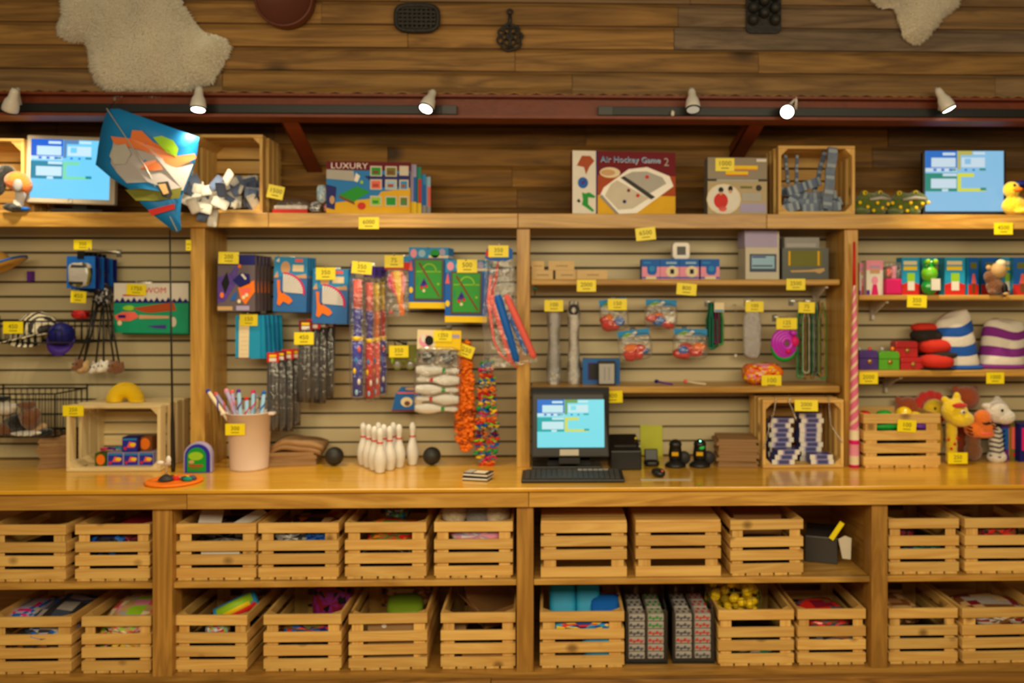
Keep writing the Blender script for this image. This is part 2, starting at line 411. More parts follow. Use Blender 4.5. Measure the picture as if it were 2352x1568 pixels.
for x0, x1 in cab_posts:
    a, c = P(x0, 0, YB).x, P(x1, 0, YB).x; edges += [a, c]
    b = MB(); b.box(a, c, YB, YB+.09, ZBOT-.001, ZC-ct-.06, 'shelf_pine_z'); b.build('post', cab, bevel=.002)
    b = MB(); b.box((a+c)/2-.012, (a+c)/2+.012, YB+.09, 3.78, ZBOT, ZC-ct, 'shelf_pine_y'); b.build('divider', cab)
edges.append(XCR)
for i in range(0, len(edges), 2):
    b = MB(); b.box(edges[i]+.001, edges[i+1]-.001, YB+.012, 3.78, ZM-.022, ZM, 'counter_pine_x'); b.build('middle_shelf', cab, bevel=.002)
# ------------------------------------------------------------------ upper shelf unit
unit = thing('shelf_unit', 'pine shelf unit on the wall with upright posts framing the slatwall bays', 'shelf unit')
for x0, x1, dep in ((437, 470, YW-.002), (1187, 1217, 3.70), (1940, 1971, YW-.002)):
    a, c = P(x0, 0, YP).x, P(x1, 0, YP).x
    b = MB(); b.box(a, c, YP, dep, ZC, ZSU, 'counter_pine_z'); b.build('upright_post', unit, bevel=.002)
b = MB(); x = XCL
for xs in (P(617, 0, 3.57).x, P(1190, 0, 3.57).x, P(1762, 0, 3.57).x, XCR):
    b.box(x, xs-.002, 3.57, 3.60, ZSU, ZS, 'counter_pine_x'); x = xs
b.build('front_board', unit, bevel=.002)
b = MB(); b.box(XCL, XCR, 3.60, 3.90, ZS-.025, ZS, 'shelf_pine_x'); b.build('top_board', unit)
def small_shelf(x0, x1, Y, ytop, th, lab):
    a, c = P(x0, 0, Y).x, P(x1, 0, Y).x; z = P(1500, ytop, Y).z
    b = MB(); b.box(a, c, Y, YW-.001, z-th, z, 'counter_pine_x')
    o = b.build('shelf_board', bevel=.006); tag(o, lab, 'shelf'); return z
ZS1 = small_shelf(1219, 1930, 3.62, 641, .026, 'upper pine shelf carrying the small tan boxes and clock boxes')
ZS2 = small_shelf(1219, 1930, 3.62, 887, .030, 'lower pine shelf above the touch-screen till')
ZS3 = small_shelf(1973, 2420, 3.62, 677, .024, 'right-hand pine shelf carrying the blue and pink boxed toys')
ZS4 = small_shelf(1973, 2420, 3.62, 852, .028, 'right-hand pine shelf carrying toy chests and striped hats')
def bracket(px, z, lab):
    x = P(px, 0, YW).x; b = MB()
    b.box(x-.006, x+.006, YW-.19, YW, z-.012, z-.002, 'lamp_white'); b.box(x-.006, x+.006, YW-.03, YW, z-.09, z-.012, 'lamp_white')
    b.add([(x-.004, YW-.17, z-.012), (x-.004, YW-.03, z-.012), (x-.004, YW-.03, z-.07), (x+.004, YW-.17, z-.012), (x+.004, YW-.03, z-.012), (x+.004, YW-.03, z-.07)],
          [(0, 1, 2), (3, 5, 4), (0, 2, 5, 3), (0, 3, 4, 1)], 'lamp_white')
    tag(b.build('shelf_bracket'), lab, 'bracket')
bracket(1868, ZS1-.026, 'pale metal bracket under the right end of the upper pine shelf')
bracket(2000, ZS3-.024, 'metal bracket under the left end of the boxed-toy shelf')
bracket(2030, ZS4-.028, 'metal bracket under the toy-chest shelf')
# ------------------------------------------------------------------ track lights
def track(x0, x1, lab):
    a, c = P(x0, 0, YU-.03).x, P(x1, 0, YU-.03).x; zt, zb = P(1176, 243, YU-.03).z, P(1176, 263, YU-.03).z
    t = thing('light_track', lab, 'light track', ((a+c)/2, YU-.03, zb), group='light tracks on the beam'); w = (c-a)/2; h = zt-zb
    b = MB(); b.box(-w, w, 0, .022, 0, h, 'black_metal'); b.build('rail', t, bevel=.002)
    for q0, q1 in ((-w-.002, -w+.06), (w-.06, w+.002)):
        b = MB(); b.box(q0, q1, -.004, .022, -.001, h+.001, 'grey_plastic'); b.build('end_cap', t, bevel=.002)
    return t
track(-60, 1048, 'black light track on the left half of the red beam')
track(1375, 2420, 'black light track on the right half of the red beam')
def head(sx, sy, lx, ly, glow, lab, aim, power):
    Yh = YU-.11
    A = P(sx, sy, YU-.06); L = P(lx, ly, Yh); d = Vector(aim).normalized()
    t = thing('spotlight_head', lab, 'spotlight', tuple(L), group='white spotlights on the light tracks')
    q = Vector((0, 0, 1)).rotation_difference(-d)   # local +z points back along the lamp
    Rt = q.to_euler(); k = .056
    b = MB(); b.lathe([(.0, .0), (.024, -.001), (.030, .004), (.030, .020), (.026, .045), (.0175, .062), (.0155, .085), (.012, .098), (0, .1)], 'lamp_white', n=22)
    b.build('housing', t, rot=Rt)
    b = MB(); b.torus((0, 0, .002), .0285, .0035, 'black_metal', axis='z'); b.build('trim_ring', t, rot=Rt)
    b = MB(); b.lathe([(0, -.004), (.014, -.004), (.0255, -.001), (.0255, .002)], glow, n=22); b.build('lens', t, rot=Rt)
    back = -d*.09; zt = P(1176, 253, YU-.03).z
    b = MB(); b.tube([back, back+Vector((0, .02, .012)), (A.x-L.x, YU-.045-Yh, A.z-L.z-.002), (A.x-L.x, YU-.03-Yh, zt-L.z+.01)], .0075, 'lamp_white', n=8)
    b.build('stem', t)
    if power:
        l = bpy.data.lights.new('spot_beam', 'SPOT'); l.energy = power; l.color = (1, .83, .54); l.spot_size = radians(125); l.spot_blend = .8; l.shadow_soft_size = .025
        o = bpy.data.objects.new('spot_beam', l); COL.objects.link(o); o.parent = t; o.location = d*.02
        o.rotation_euler = Vector((0, 0, -1)).rotation_difference(d).to_euler()
head(36, 216, 22, 256, 'lamp_dim', 'white spotlight at the far left end of the left track, turned down to the left', (-.45, .35, -.85), 16)
head(448, 212, 455, 252, 'lamp_on', 'lit white spotlight just right of the hanging kite', (.05, -.22, -.95), 22)
head(987, 205, 978, 250, 'lamp_on', 'lit white spotlight near the right end of the left track', (-.25, -.45, -.85), 50)
head(1594, 212, 1592, 252, 'lamp_dim', 'unlit white spotlight nearest the left end of the right track', (0, -.35, -.94), 0)
head(1832, 222, 1808, 257, 'lamp_hot', 'brightest white spotlight, glaring straight out above the denim crate', (-.35, -.85, -.38), 20)
head(2166, 211, 2180, 251, 'lamp_on', 'lit white spotlight above the right-hand monitor, turned down to the right', (.42, -.15, -.88), 34)
b = MB(); p = P(1545, 260, YU-.05); b.lathe([(0, -.012), (.007, -.01), (.008, 0), (.005, .01), (0, .013)], 'lamp_white', n=12, c=tuple(p)); b.tube([p, p+Vector((.012, .02, .012))], .004, 'lamp_white', n=6)
tag(b.build('track_fitting'), 'tiny white fitting on the right track beside the unlit spotlight', 'fitting')
# ------------------------------------------------------------------ wall decor
def sheepskin(outline, lab, n_hair, seed):
    rnd = random.Random(seed); Y = YU-.012
    pts = [P(x, y, Y) for x, y in outline]; poly = [(p.x, p.z) for p in pts]
    cx = sum(p[0] for p in poly)/len(poly); cz = sum(p[1] for p in poly)/len(poly)
    def inside(x, z):
        c = False; k = len(poly)
        for i in range(k):
            x1, z1 = poly[i]; x2, z2 = poly[(i+1) % k]
            if (z1 > z) != (z2 > z) and x < (x2-x1)*(z-z1)/(z2-z1)+x1: c = not c
        return c
    def edge(x, z):
        best = 9; k = len(poly)
        for i in range(k):
            a = Vector(poly[i]); e = Vector(poly[(i+1) % k])-a; p = Vector((x, z))-a
            t = max(0, min(1, p.dot(e)/max(e.length_squared, 1e-9))); best = min(best, (p-e*t).length)
        return best
    t = thing('sheepskin', lab, 'sheepskin', (cx, Y, cz), group='sheepskins pinned to the plank wall')
    xs = [p[0] for p in poly]; zs = [p[1] for p in poly]
    # domed hide on a grid
    b = MB(); st = .012; idx = {}; vs = []
    nx = int((max(xs)-min(xs))/st)+1; nz = int((max(zs)-min(zs))/st)+1
    for i in range(nx+1):
        for j in range(nz+1):
            x, z = min(xs)+i*st, min(zs)+j*st
            if inside(x, z):
                e = edge(x, z); h = .045*(1-math.exp(-e/.05))
                idx[i, j] = len(vs); vs.append((x-cx, -h+rnd.uniform(-.003, .003), z-cz))
    fs = []
    for (i, j) in idx:
        q = [(i, j), (i+1, j), (i+1, j+1), (i, j+1)]
        if all(k in idx for k in q): fs.append(tuple(idx[k] for k in q))
    b.add(vs, fs, 'fleece_skin', True); b.build('hide', t, solid=.008)
    b = MB(); hv = []; hf = []
    k = 0
    while k < n_hair:
        x, z = rnd.uniform(min(xs), max(xs)), rnd.uniform(min(zs), max(zs))
        if not inside(x, z): continue
        k += 1; e = edge(x, z); h = .045*(1-math.exp(-e/.05)); o = max(0, 1-e/.05)
        dx, dz = x-cx, z-cz; r = math.hypot(dx, dz)+1e-6
        clump = sin(x*61+3*sin(z*23))*cos(z*57+2*sin(x*31))
        d = Vector((dx/r*o*.8+clump*.25+rnd.uniform(-.2, .2), -.8+.6*o, dz/r*o*.8-.4+rnd.uniform(-.2, .2)+.3*sin(x*40))).normalized()
        L = rnd.uniform(.014, .026); p = Vector((dx, -h, dz)); s1 = d.orthogonal().normalized()*.0022; s2 = d.cross(s1).normalized()*.0022
        m_ = p+d*L*.6; tip = p+d*L+Vector((rnd.uniform(-.006, .006), 0, -.005)); n0 = len(hv)
        hv += [p+s1, p-s1*.5+s2, p-s1*.5-s2, m_+s1*.8, m_-s1*.4+s2*.8, m_-s1*.4-s2*.8, tip]
        hf += [(n0, n0+1, n0+4, n0+3), (n0+1, n0+2, n0+5, n0+4), (n0+2, n0, n0+3, n0+5), (n0+3, n0+4, n0+6), (n0+4, n0+5, n0+6), (n0+5, n0+3, n0+6)]
    b.add(hv, hf, 'fleece', True); o = b.build('fleece', t); o['kind'] = 'stuff'
sheepskin([(165, -60), (150, 0), (150, 40), (140, 68), (146, 84), (165, 92), (203, 92), (212, 112), (214, 150), (226, 182), (252, 207), (275, 212), (300, 206), (350, 212), (430, 205), (442, 196), (485, 186), (497, 160), (518, 128), (526, 105), (515, 90), (500, 84), (470, 74), (445, 55), (428, 30), (405, -5), (385, -60)],
          'large creamy sheepskin on the plank wall at upper left', 42000, 3)
sheepskin([(1985, -45), (2005, -5), (2034, 18), (2060, 20), (2070, 45), (2075, 78), (2095, 93), (2112, 92), (2124, 80), (2160, 36), (2192, 10), (2205, -45)],
          'smaller pale sheepskin on the plank wall at upper right', 15000, 4)
# round pan
p = P(653, -4, YU-.05); r = 66*M(YU-.05)
t = thing('round_pan', 'reddish brown round pan hung on the plank wall', 'pan', (p.x, YU-.004, p.z))
b = MB(); b.T = Matrix.Rotation(pi/2, 4, 'X'); b.lathe([(0, .0), (r*.9, .0), (r, .012), (r, .055), (r*.93, .058), (r*.9, .05), (0, .048)], 'rust', n=40); b.build('pan_body', t)
mat('pan_brown', (96, 46, 30), .45, bump=.1); t.children[0].data.materials[0] = MATS['pan_brown']
b = MB(); b.torus((0, -.056, 0), r*.965, .006, 'pan_brown', n=40); b.build('rim', t)
# cast iron grate
X, Z, w, h = R(906, 10, 1008, 72, YU-.03)
t = thing('cast_iron_trivet', 'black cast-iron oval grid trivet on the plank wall', 'trivet', (X, YU-.004, Z))
b = MB(); b.T = Matrix.Translation((0, -.02, h*.52))
pts = []
for i in range(40):
    a = 2*pi*i/40; pts.append((w/2*.95*math.copysign(abs(cos(a))**.55, cos(a)), 0, h*.48*math.copysign(abs(sin(a))**.55, sin(a))))
b.tube(pts+[pts[0], pts[1]], .010, 'cast_iron', n=8, caps=False); b.build('frame', t)
b = MB()
for i in range(9):
    x = -w*.42+w*.84*i/8; zz = h*(.10 if abs(i-4) < 4 else .25); b.box(x-.004, x+.004, -.022, -.010, zz, h-zz*.6, 'cast_iron')
for i in range(6):
    zz = h*.14+h*.74*i/5; k = .44 if 0 < i < 5 else .36; b.box(-w*k, w*k, -.024, -.012, zz-.004, zz+.004, 'cast_iron')
b.build('grid', t)
for s in (-1, 1):
    b = MB(); b.lathe([(.010, .012), (.009, 0), (.006, -.006), (0, -.007)], 'cast_iron', n=10, c=(s*w*.33, -.018, .004)); b.build('foot', t)
# ornate trivet with handle
X, Z, w, h = R(1142, 22, 1200, 112, YU-.02)
t = thing('leaf_trivet', 'small ornate leaf-shaped iron trivet with a handle', 'trivet', (X, YU-.004, Z))
b = MB(); n = 48; ou = []
for i in range(n):
    a = 2*pi*i/n-pi/2; rr = (1+.10*cos(9*a))*(1.0-.16*sin(a)); ou.append((w*.46*rr*cos(a), -.014, h*.34+h*.34*(1.12 if sin(a) < 0 else .85)*sin(a)*(1+.05*cos(7*a))))
b.tube(ou+[ou[0], ou[1]], .0055, 'cast_iron', n=6, caps=False)
for i in range(6):
    a = 2*pi*i/6; b.torus((w*.2*cos(a), -.014, h*.32+h*.17*sin(a)), .014, .0045, 'cast_iron', n=12, k=6)
b.torus((0, -.014, h*.32), .012, .005, 'cast_iron', n=12, k=6)
for i in range(10):
    a = 2*pi*i/10; b.tube([(w*.28*cos(a), -.014, h*.32+h*.24*sin(a)), (w*.43*cos(a), -.014, h*.33+h*.31*sin(a))], .005, 'cast_iron', n=6)
b.tube([(0, -.014, 0), (0, -.014, h*.62)], .005, 'cast_iron', n=6); b.build('plate', t)
b = MB(); b.tube([(0, -.014, h*.6), (0, -.014, h*.75), (0, -.014, h*.9)], [.006, .008, .006], 'cast_iron'); b.torus((0, -.014, h*.95), .010, .0045, 'cast_iron', n=14, k=6); b.build('handle', t)
# gem pan
X, Z, w, h = R(1716, -42, 1797, 74, YU-.03)
t = thing('muffin_pan', 'black cast-iron muffin pan on the plank wall', 'muffin pan', (X, YU-.004, Z))
b = MB(); c = .018; o = [(-w/2+c, 0), (w/2-c, 0), (w/2-c*.3, c*.3), (w/2, c), (w/2, h), (-w/2, h), (-w/2, c), (-w/2+c*.3, c*.3)]
b.prism(o, -.012, 0, 'cast_iron'); b.build('plate', t, bevel=.003)
for col, zs in ((-1, (.26, .5, .74)), (0, (.40, .64, .88)), (1, (.26, .5, .74))):
    for zf in zs:
        b = MB(); b.T = Matrix.Translation((col*w*.31, -.012, zf*h)) @ Matrix.Rotation(pi/2, 4, 'X')
        b.lathe([(w*.165, 0), (w*.16, .010), (w*.13, .026), (w*.06, .032), (0, .033)], 'cast_iron', n=16); b.build('cup', t)
# ------------------------------------------------------------------ crates
GAPS = [(.0, .175), (.240, .425), (.490, .672), (.815, 1.0)]     # slat bands from the bottom up (wide hand gap under the top slat)
def make_crate(Wc, D, H, th=.011, base_axis='y', post=.045, label='', cat='crate', group=None, name='wooden_crate'):
    t = thing(name, label, cat, group=group); w = Wc/2
    base = .010
    def bands(): return [(base+a*(H-base), base+c*(H-base)) for a, c in GAPS]
    for nm, y0, y1 in (('front_panel', 0, th), ('back_panel', D-th, D)):
        b = MB()
        for z0, z1 in bands(): b.box(-w, w, y0, y1, z0, z1, 'crate_pine_x')
        b.build(nm, t, bevel=.0015)
    for s in (-1, 1):
        b = MB()
        for z0, z1 in bands(): b.box(s*w-(th if s > 0 else 0), s*w+(th if s < 0 else 0), th+.0005, D-th-.0005, z0, z1, 'crate_pine_y')
        b.build('side_panel', t, bevel=.0015)
        for y0, y1, dy in ((th, th+post, 1), (D-th-post, D-th, -1)):
            x0 = s*(w-th); x1 = s*(w-th-post); yc = y0 if dy > 0 else y1; ye = y1 if dy > 0 else y0
            pts = [(x0, yc), (x1, yc), (x0, ye)]
            b = MB(); vs = [(x, y, base) for x, y in pts]+[(x, y, H-.004) for x, y in pts]
            b.add(vs, [(0, 1, 2), (3, 5, 4), (0, 3, 4, 1), (1, 4, 5, 2), (2, 5, 3, 0)], 'crate_pine_z'); b.build('corner_post', t)
    b = MB(); n = 5
    for i in range(n):
        if base_axis == 'y':
            a = -w+.004+(Wc-.008)*i/n; b.box(a+.004, a+(Wc-.008)/n-.004, .001, D-.001, 0, base, 'crate_pine_y')
        else:
            a = .004+(D-.008)*i/n; b.box(-w+.001, w-.001, a+.004, a+(D-.008)/n-.004, 0, base, 'crate_pine_x')
    b.build('base', t, bevel=.001)
    return t
CW, CD, CH = .315, .42, .222
proto = make_crate(CW, CD, CH, label='x', group='slatted crates in the base cabinet')
proto_flip = None
CR = {}
def crate(key, x0, x1, zb, lab, Y=3.272, flip=False, rz=0, hs=1.0):
    a, c = P(x0, 0, Y).x, P(x1, 0, Y).x
    global proto_flip
    if flip:
        if proto_flip is None: o = proto_flip = make_crate(CW, CD, CH, base_axis='x', group='slatted crates in the base cabinet')
        else: o = dup(proto_flip)
    else: o = proto if not CR else dup(proto)
    o.scale = ((c-a)/CW, 1, hs)
    o['label'] = lab
    if flip: o.rotation_euler = (0, pi, rz); o.location = ((a+c)/2, Y, zb+CH*hs)
    else: o.rotation_euler = (0, 0, rz); o.location = ((a+c)/2, Y, zb)
    CR[key] = ((a+c)/2, Y, zb, c-a, CH*hs); return o
e = .0008
crate('T1', -26, 152, ZM+e, 'middle-shelf pine crate cut by the left edge of the view, no bright contents', rz=-.02)
crate('T2', 172, 344, ZM+e, 'middle-shelf pine crate filled with dark red packets, left of the first cabinet post')
crate('T3', 404, 588, ZM+e, 'middle-shelf pine crate with white papers sticking out')
crate('T4', 593, 778, ZM+e, 'middle-shelf pine crate with grey and blue packets showing through its top gap')
crate('T5', 792, 979, ZM+e, 'middle-shelf pine crate with red and green bags and a beaded bundle')
crate('T6', 997, 1178, ZM+e, 'middle-shelf pine crate with pale and pink soft toys')
crate('T7', 1242, 1440, ZM+e, 'upside-down pine crate beside the middle cabinet post', flip=True)
crate('T8', 1460, 1656, ZM+e, 'upside-down pine crate, second from the middle cabinet post', flip=True)
crate('T9', 1677, 1846, ZM+e, 'middle-shelf pine crate with dark knots, beside the black cash box', rz=.03, hs=1.0)
crate('T10', 2041, 2203, ZM+e, 'middle-shelf pine crate right of the right cabinet post, dark red packet inside')
crate('T11', 2216, 2400, ZM+e, 'middle-shelf pine crate at the far right edge with a yellow strip in its lowest gap')
crate('B1', -26, 164, ZBOT+e, 'bottom pine crate at the far left with clear blue packets')
crate('B2', 187, 347, ZBOT+e, 'bottom pine crate full of bright clear candy bags')
crate('B3', 402, 568, ZBOT+e, 'bottom pine crate with a blue, yellow and red tube packet lying on top', rz=-.02)
crate('B4', 605, 784, ZBOT+e, 'bottom pine crate with a dark plum packet at its back')
crate('B5', 801, 981, ZBOT+e, 'bottom pine crate with a tan carton and a lime packet', rz=.02)
crate('B6', 1012, 1184, ZBOT+e, 'bottom pine crate with an open brown cardboard box inside')
crate('B7', 1240, 1434, ZBOT+e, 'bottom pine crate with bright blue snack bags')
crate('B8', 1650, 1824, ZBOT+e, 'bottom pine crate with a big yellow net of balls')
crate('B9', 1832, 1989, ZBOT+e, 'bottom pine crate with a red and blue packet and two dark knots in front')
crate('B10', 2041, 2200, ZBOT+e, 'bottom pine crate with a blue strip in its lowest gap')
crate('B11', 2209, 2400, ZBOT+e, 'bottom pine crate at the far right with a clear shiny bag', rz=.02)
# ---- things in the crates
def pouch(name, lab, cat, loc, r, mats, rot=(0, 0, 0), jit=.06, power=.65, group=None, n=18, k=10):
    b = MB(); b.ell((0, 0, 0), (r[0], r[2], r[1]), mats[0], n=n, k=k+4, rot=(pi/2, 0, 0), jit=jit, mats=mats, power=power)
    return tag(b.build(name, loc=loc, rot=rot), lab, cat, group)
mat('lime_dark', (112, 142, 34), .4, bump=.2, bscale=20)
def inb(key, name, lab, cat, fx, fy, z, r, mats, rot=(0, 0, 0), **kw):   # fx -.5..5 of crate width, fy 0..1 depth, z above crate floor
    x, Y, zb, w, h = CR[key]
    return pouch(name, lab, cat, (x+fx*w, Y+fy*CD, zb+.012+z), r, mats, rot, **kw)
def carton(key, name, lab, cat, fx, fy, z, s, m, rot=(0, 0, 0), group=None, art=None):
    x, Y, zb, w, h = CR[key]; b = MB(); b.box(-s[0]/2, s[0]/2, -s[1]/2, s[1]/2, 0, s[2], m)
    if art: art(b.face(s[0], s[2], -s[1]/2))
    return tag(b.build(name, loc=(x+fx*w, Y+fy*CD, zb+.012+z), rot=rot, bevel=.001), lab, cat, group)
inb('T2', 'foil_packet', 'dark red foil packet heaped in the crate left of the first cabinet post', 'packet', .15, .42, .135, (.085, .13, .065), ['maroon', 'dark', 'shiny_red', 'maroon'], jit=.1)
inb('T2', 'foil_packet', 'dark blue and red foil packet at the front of the dark red packet crate', 'packet', -.14, .30, .115, (.085, .10, .06), ['navy', 'dark', 'black', 'blue'], jit=.1)
carton('T3', 'paper_pad', 'white paper pad leaning out of the left side of its crate', 'paper pad', -.19, .24, .205, (.085, .16, .014), 'white_gloss', rot=(.25, .1, .3))
carton('T3', 'paper_pad', 'narrow white card leaning out of the right side of the white-paper crate', 'paper pad', .27, .26, .19, (.04, .15, .012), 'white', rot=(.35, .5, -.5))
carton('T3', 'flat_box', 'flat white box lying behind the slats of the white-paper crate', 'box', .03, .28, .072, (.15, .2, .03), 'white')
inb('T3', 'clear_packet', 'grey cellophane packet inside the white-paper crate', 'packet', 0, .5, .13, (.11, .12, .045), ['grey', 'charcoal', 'shiny_silver', 'dark'])
inb('T4', 'blue_packet', 'blue packet behind the top gap of the second cabinet-bay crate', 'packet', .20, .22, .145, (.07, .06, .035), ['blue', 'navy', 'blue'])
inb('T4', 'grey_packet', 'crumpled grey packet beside the blue one in its crate', 'packet', -.13, .22, .142, (.08, .06, .035), ['shiny_silver', 'grey', 'charcoal'], jit=.1)
inb('T4', 'brown_packet', 'brown lumpy packet filling the back of the grey and blue packet crate', 'packet', .05, .62, .12, (.12, .12, .07), ['brown', 'rust', 'dark', 'tan'], jit=.1)
inb('T5', 'red_green_bag', 'red and green bag behind the top gap of its crate', 'bag', .02, .25, .15, (.105, .07, .04), ['red', 'orange', 'green', 'red', 'olive'], jit=.1)
inb('T5', 'bead_bundle', 'bundle of bright mixed beads rising above its crate', 'beads', .05, .42, .215, (.05, .05, .032), ['bead_teal', 'bead_red', 'bead_silver', 'blue', 'shiny_green'], jit=.12)
inb('T5', 'clear_packet', 'silvery packet low in the red and green bag crate', 'packet', 0, .2, .065, (.12, .05, .04), ['shiny_silver', 'grey', 'dark'], jit=.1)
for i, (fx, z, m) in enumerate(((-.30, .20, 'plush_cream'), (.02, .195, 'plush_grey'), (.27, .20, 'plush_cream'))):
    inb('T6', 'soft_toy', ('cream soft toy at the left of the soft-toy crate', 'grey soft toy in the middle of the soft-toy crate', 'cream soft toy at the right of the soft-toy crate')[i], 'soft toy', fx, .40, z, (.055, .08, .045), [m], jit=.05, power=1)
inb('T6', 'pink_cloth', 'pink and white cloth behind the top gap of the soft-toy crate', 'cloth', .05, .20, .145, (.12, .05, .035), ['pink', 'white', 'pink', 'lilac'], jit=.06)
carton('T9', 'brown_carton', 'brown carton inside the knotty crate beside the black cash box', 'carton', .0, .60, 0, (.2, .2, .19), 'kraft')
inb('T10', 'dark_red_packet', 'dark red packet inside the crate right of the right cabinet post', 'packet', -.25, .2, .13, (.06, .05, .05), ['maroon', 'dark'])
inb('T10', 'green_packet', 'flat dark green packet low in the crate right of the right cabinet post', 'packet', .02, .2, .085, (.1, .06, .022), ['teal', 'dark', 'navy'])
inb('T11', 'yellow_packet', 'yellow packet in the lowest gap of the far right middle crate', 'packet', .16, .12, .055, (.05, .035, .02), ['yellow'])
inb('T11', 'red_packet', 'red and brown packet in the top gap of the far right middle crate', 'packet', .0, .2, .14, (.09, .06, .04), ['maroon', 'brown', 'red', 'dark'])
inb('B1', 'cellophane_packet', 'clear blue cellophane packet spread across the far left bottom crate', 'packet', .14, .36, .155, (.10, .15, .03), ['shiny_silver', 'slate', 'lilac', 'blue', 'charcoal'], rot=(.2, .1, 0), jit=.07)
inb('B1', 'magenta_packet', 'magenta and blue packet at the left of the far left bottom crate', 'packet', -.35, .5, .16, (.06, .12, .035), ['magenta', 'blue', 'lilac', 'shiny_silver'], jit=.07)
inb('B1', 'brown_packet', 'dark brown packet under the clear blue one', 'packet', .05, .25, .09, (.12, .1, .05), ['dark', 'brown', 'charcoal'], jit=.07)
inb('B2', 'candy_bag', 'clear bag of pink, green and orange candy heaped in its crate', 'candy bag', .12, .32, .165, (.12, .12, .045), ['shiny_pink', 'lime', 'shiny_salmon', 'cream', 'shiny_silver', 'tan'], rot=(.25, 0, 0), jit=.09, n=26, k=14)
inb('B2', 'candy_bag', 'lower bag of mixed candy behind the slats of the bright candy crate', 'candy bag', .05, .2, .1, (.12, .07, .05), ['red', 'lime', 'shiny_pink', 'cream', 'dark', 'yellow'], jit=.09, n=26, k=14)
x, Y, zb, w, h = CR['B3']
b = MB(); b.tube([(-.085, 0, 0), (-.08, 0, 0), (.08, 0, 0), (.085, 0, 0)], [.028, .036, .036, .028], 'sky', n=16)
b.tube([(-.07, -.014, .012), (.07, -.014, .012)], .0235, 'lime', n=10); b.tube([(-.075, -.017, -.012), (.075, -.017, -.012)], .0225, 'red', n=10)
b.tube([(-.05, -.022, .004), (.055, -.022, .004)], .018, 'yellow', n=10)
tag(b.build('tube_packet', loc=(x+.05, Y+.13, zb+.205), rot=(0, -.38, .35)), 'blue tube packet with yellow and red bands lying on its crate', 'packet')
b = MB(); b.tube([(0, 0, 0), (.0, .02, .12)], .03, 'kraft', n=16); tag(b.build('cardboard_tube', loc=(x+.02, Y+.22, zb+.15), rot=(-.5, .5, 0)), 'pale brown cardboard tube sticking up behind the blue tube packet', 'tube')
inb('B3', 'red_blue_packet', 'small red, blue and white packet behind the top gap of the tube-packet crate', 'packet', .02, .13, .135, (.045, .03, .03), ['red', 'lightblue', 'lime', 'white'])
inb('B4', 'plum_packet', 'plum and black packet leaning in the back of its crate', 'packet', .22, .5, .19, (.085, .05, .085), ['plum', 'black', 'maroon'], jit=.02)
inb('B4', 'blue_packet', 'blue and brown patterned packet behind the top gap below the plum packet', 'packet', .05, .18, .14, (.12, .05, .03), ['navy', 'red', 'olive', 'blue', 'brown'], jit=.05)
carton('B5', 'tan_carton', 'flat tan carton with a white dot standing in the front of its crate', 'carton', .05, .10, .02, (.20, .03, .165), 'paper_tan', art=lambda b: b.disc(.32, .8, .05, .05, 'white'))
inb('B5', 'lime_packet', 'lime green packet lying behind the tan carton', 'packet', .12, .42, .175, (.075, .085, .025), ['lime_dark'], rot=(.15, 0, .2), jit=.03)
inb('B5', 'brown_pouch', 'crumpled brown pouch at the back of the lime packet crate', 'pouch', .1, .75, .17, (.11, .06, .05), ['kraft', 'brown', 'tan'], jit=.07)
x, Y, zb, w, h = CR['B6']
b = MB(); s = .10; q = .13
for ax in ((-s, -s+.004, -.08, .08), (s-.004, s, -.08, .08), (-s, s, -.08, -.076), (-s, s, .076, .08)): b.box(ax[0], ax[1], ax[2], ax[3], 0, q, 'kraft')
b.box(-s, s, -.08, .08, 0, .004, 'kraft')
b.add([(-s, .08, q), (s, .08, q), (s*.9, .13, q+.05), (-s*.9, .13, q+.05)], [(0, 1, 2, 3)], 'kraft'); b.add([(-s, -.08, q), (s, -.08, q), (s, -.15, q+.02), (-s, -.15, q+.02)], [(0, 1, 2, 3)], 'kraft')
b.add([(-s, -.08, q), (-s, .08, q), (-s-.05, .08, q+.06), (-s-.05, -.08, q+.06)], [(0, 1, 2, 3)], 'kraft')
tag(b.build('cardboard_box', loc=(x+.07, Y+.22, zb+.075), rot=(.12, -.15, .5)), 'brown cardboard box with open flaps tilted in a bottom crate', 'box')
carton('B6', 'flat_carton', 'flat brown carton under the tilted cardboard box', 'carton', .12, .35, 0, (.2, .26, .045), 'kraft')
carton('B6', 'small_carton', 'small light brown carton behind the top gap of the cardboard-box crate', 'carton', -.3, .25, .0, (.07, .1, .15), 'paper_tan')
def snack(name, lab, loc, w, h, d, mats, rot):
    b = MB(); n = 12
    b.ell((0, 0, 0), (w/2, d/2, h/2), mats[0], n=16, k=10, power=.5)
    for s in (-1, 1): b.box(-w*.48, w*.48, -.002, .002, s*h*.46-.012, s*h*.46+.012, mats[1])
    b.face(w, h, -d*.46); b.disc(.5, .5-.5, .2, .13, mats[2]); return tag(b.build(name, loc=loc, rot=rot), lab, 'snack bag')
x, Y, zb, w, h = CR['B7']
snack('snack_bag', 'bright sky-blue snack bag standing at the left of its crate', (x-.075, Y+.16, zb+.205), .11, .19, .045, ['cyan', 'sky', 'white_gloss'], (-.45, 0, .05))
snack('snack_bag', 'bright sky-blue snack bag in the middle of its crate, against the first bag', (x+.03, Y+.16, zb+.205), .10, .19, .045, ['cyan', 'sky', 'white_gloss'], (-.45, 0, 0))
snack('snack_bag', 'darker blue snack bag with a pale square lying flat at the right of its crate', (x+.10, Y+.13, zb+.195), .12, .10, .04, ['blue', 'navy', 'lightblue'], (-1.0, 0, -.05))
inb('B7', 'blue_packet', 'blue packet with red and yellow spots behind the top gap of the snack crate', 'packet', .02, .1, .135, (.13, .03, .03), ['cyan', 'blue', 'cyan', 'red', 'navy', 'yellow'], jit=.03)
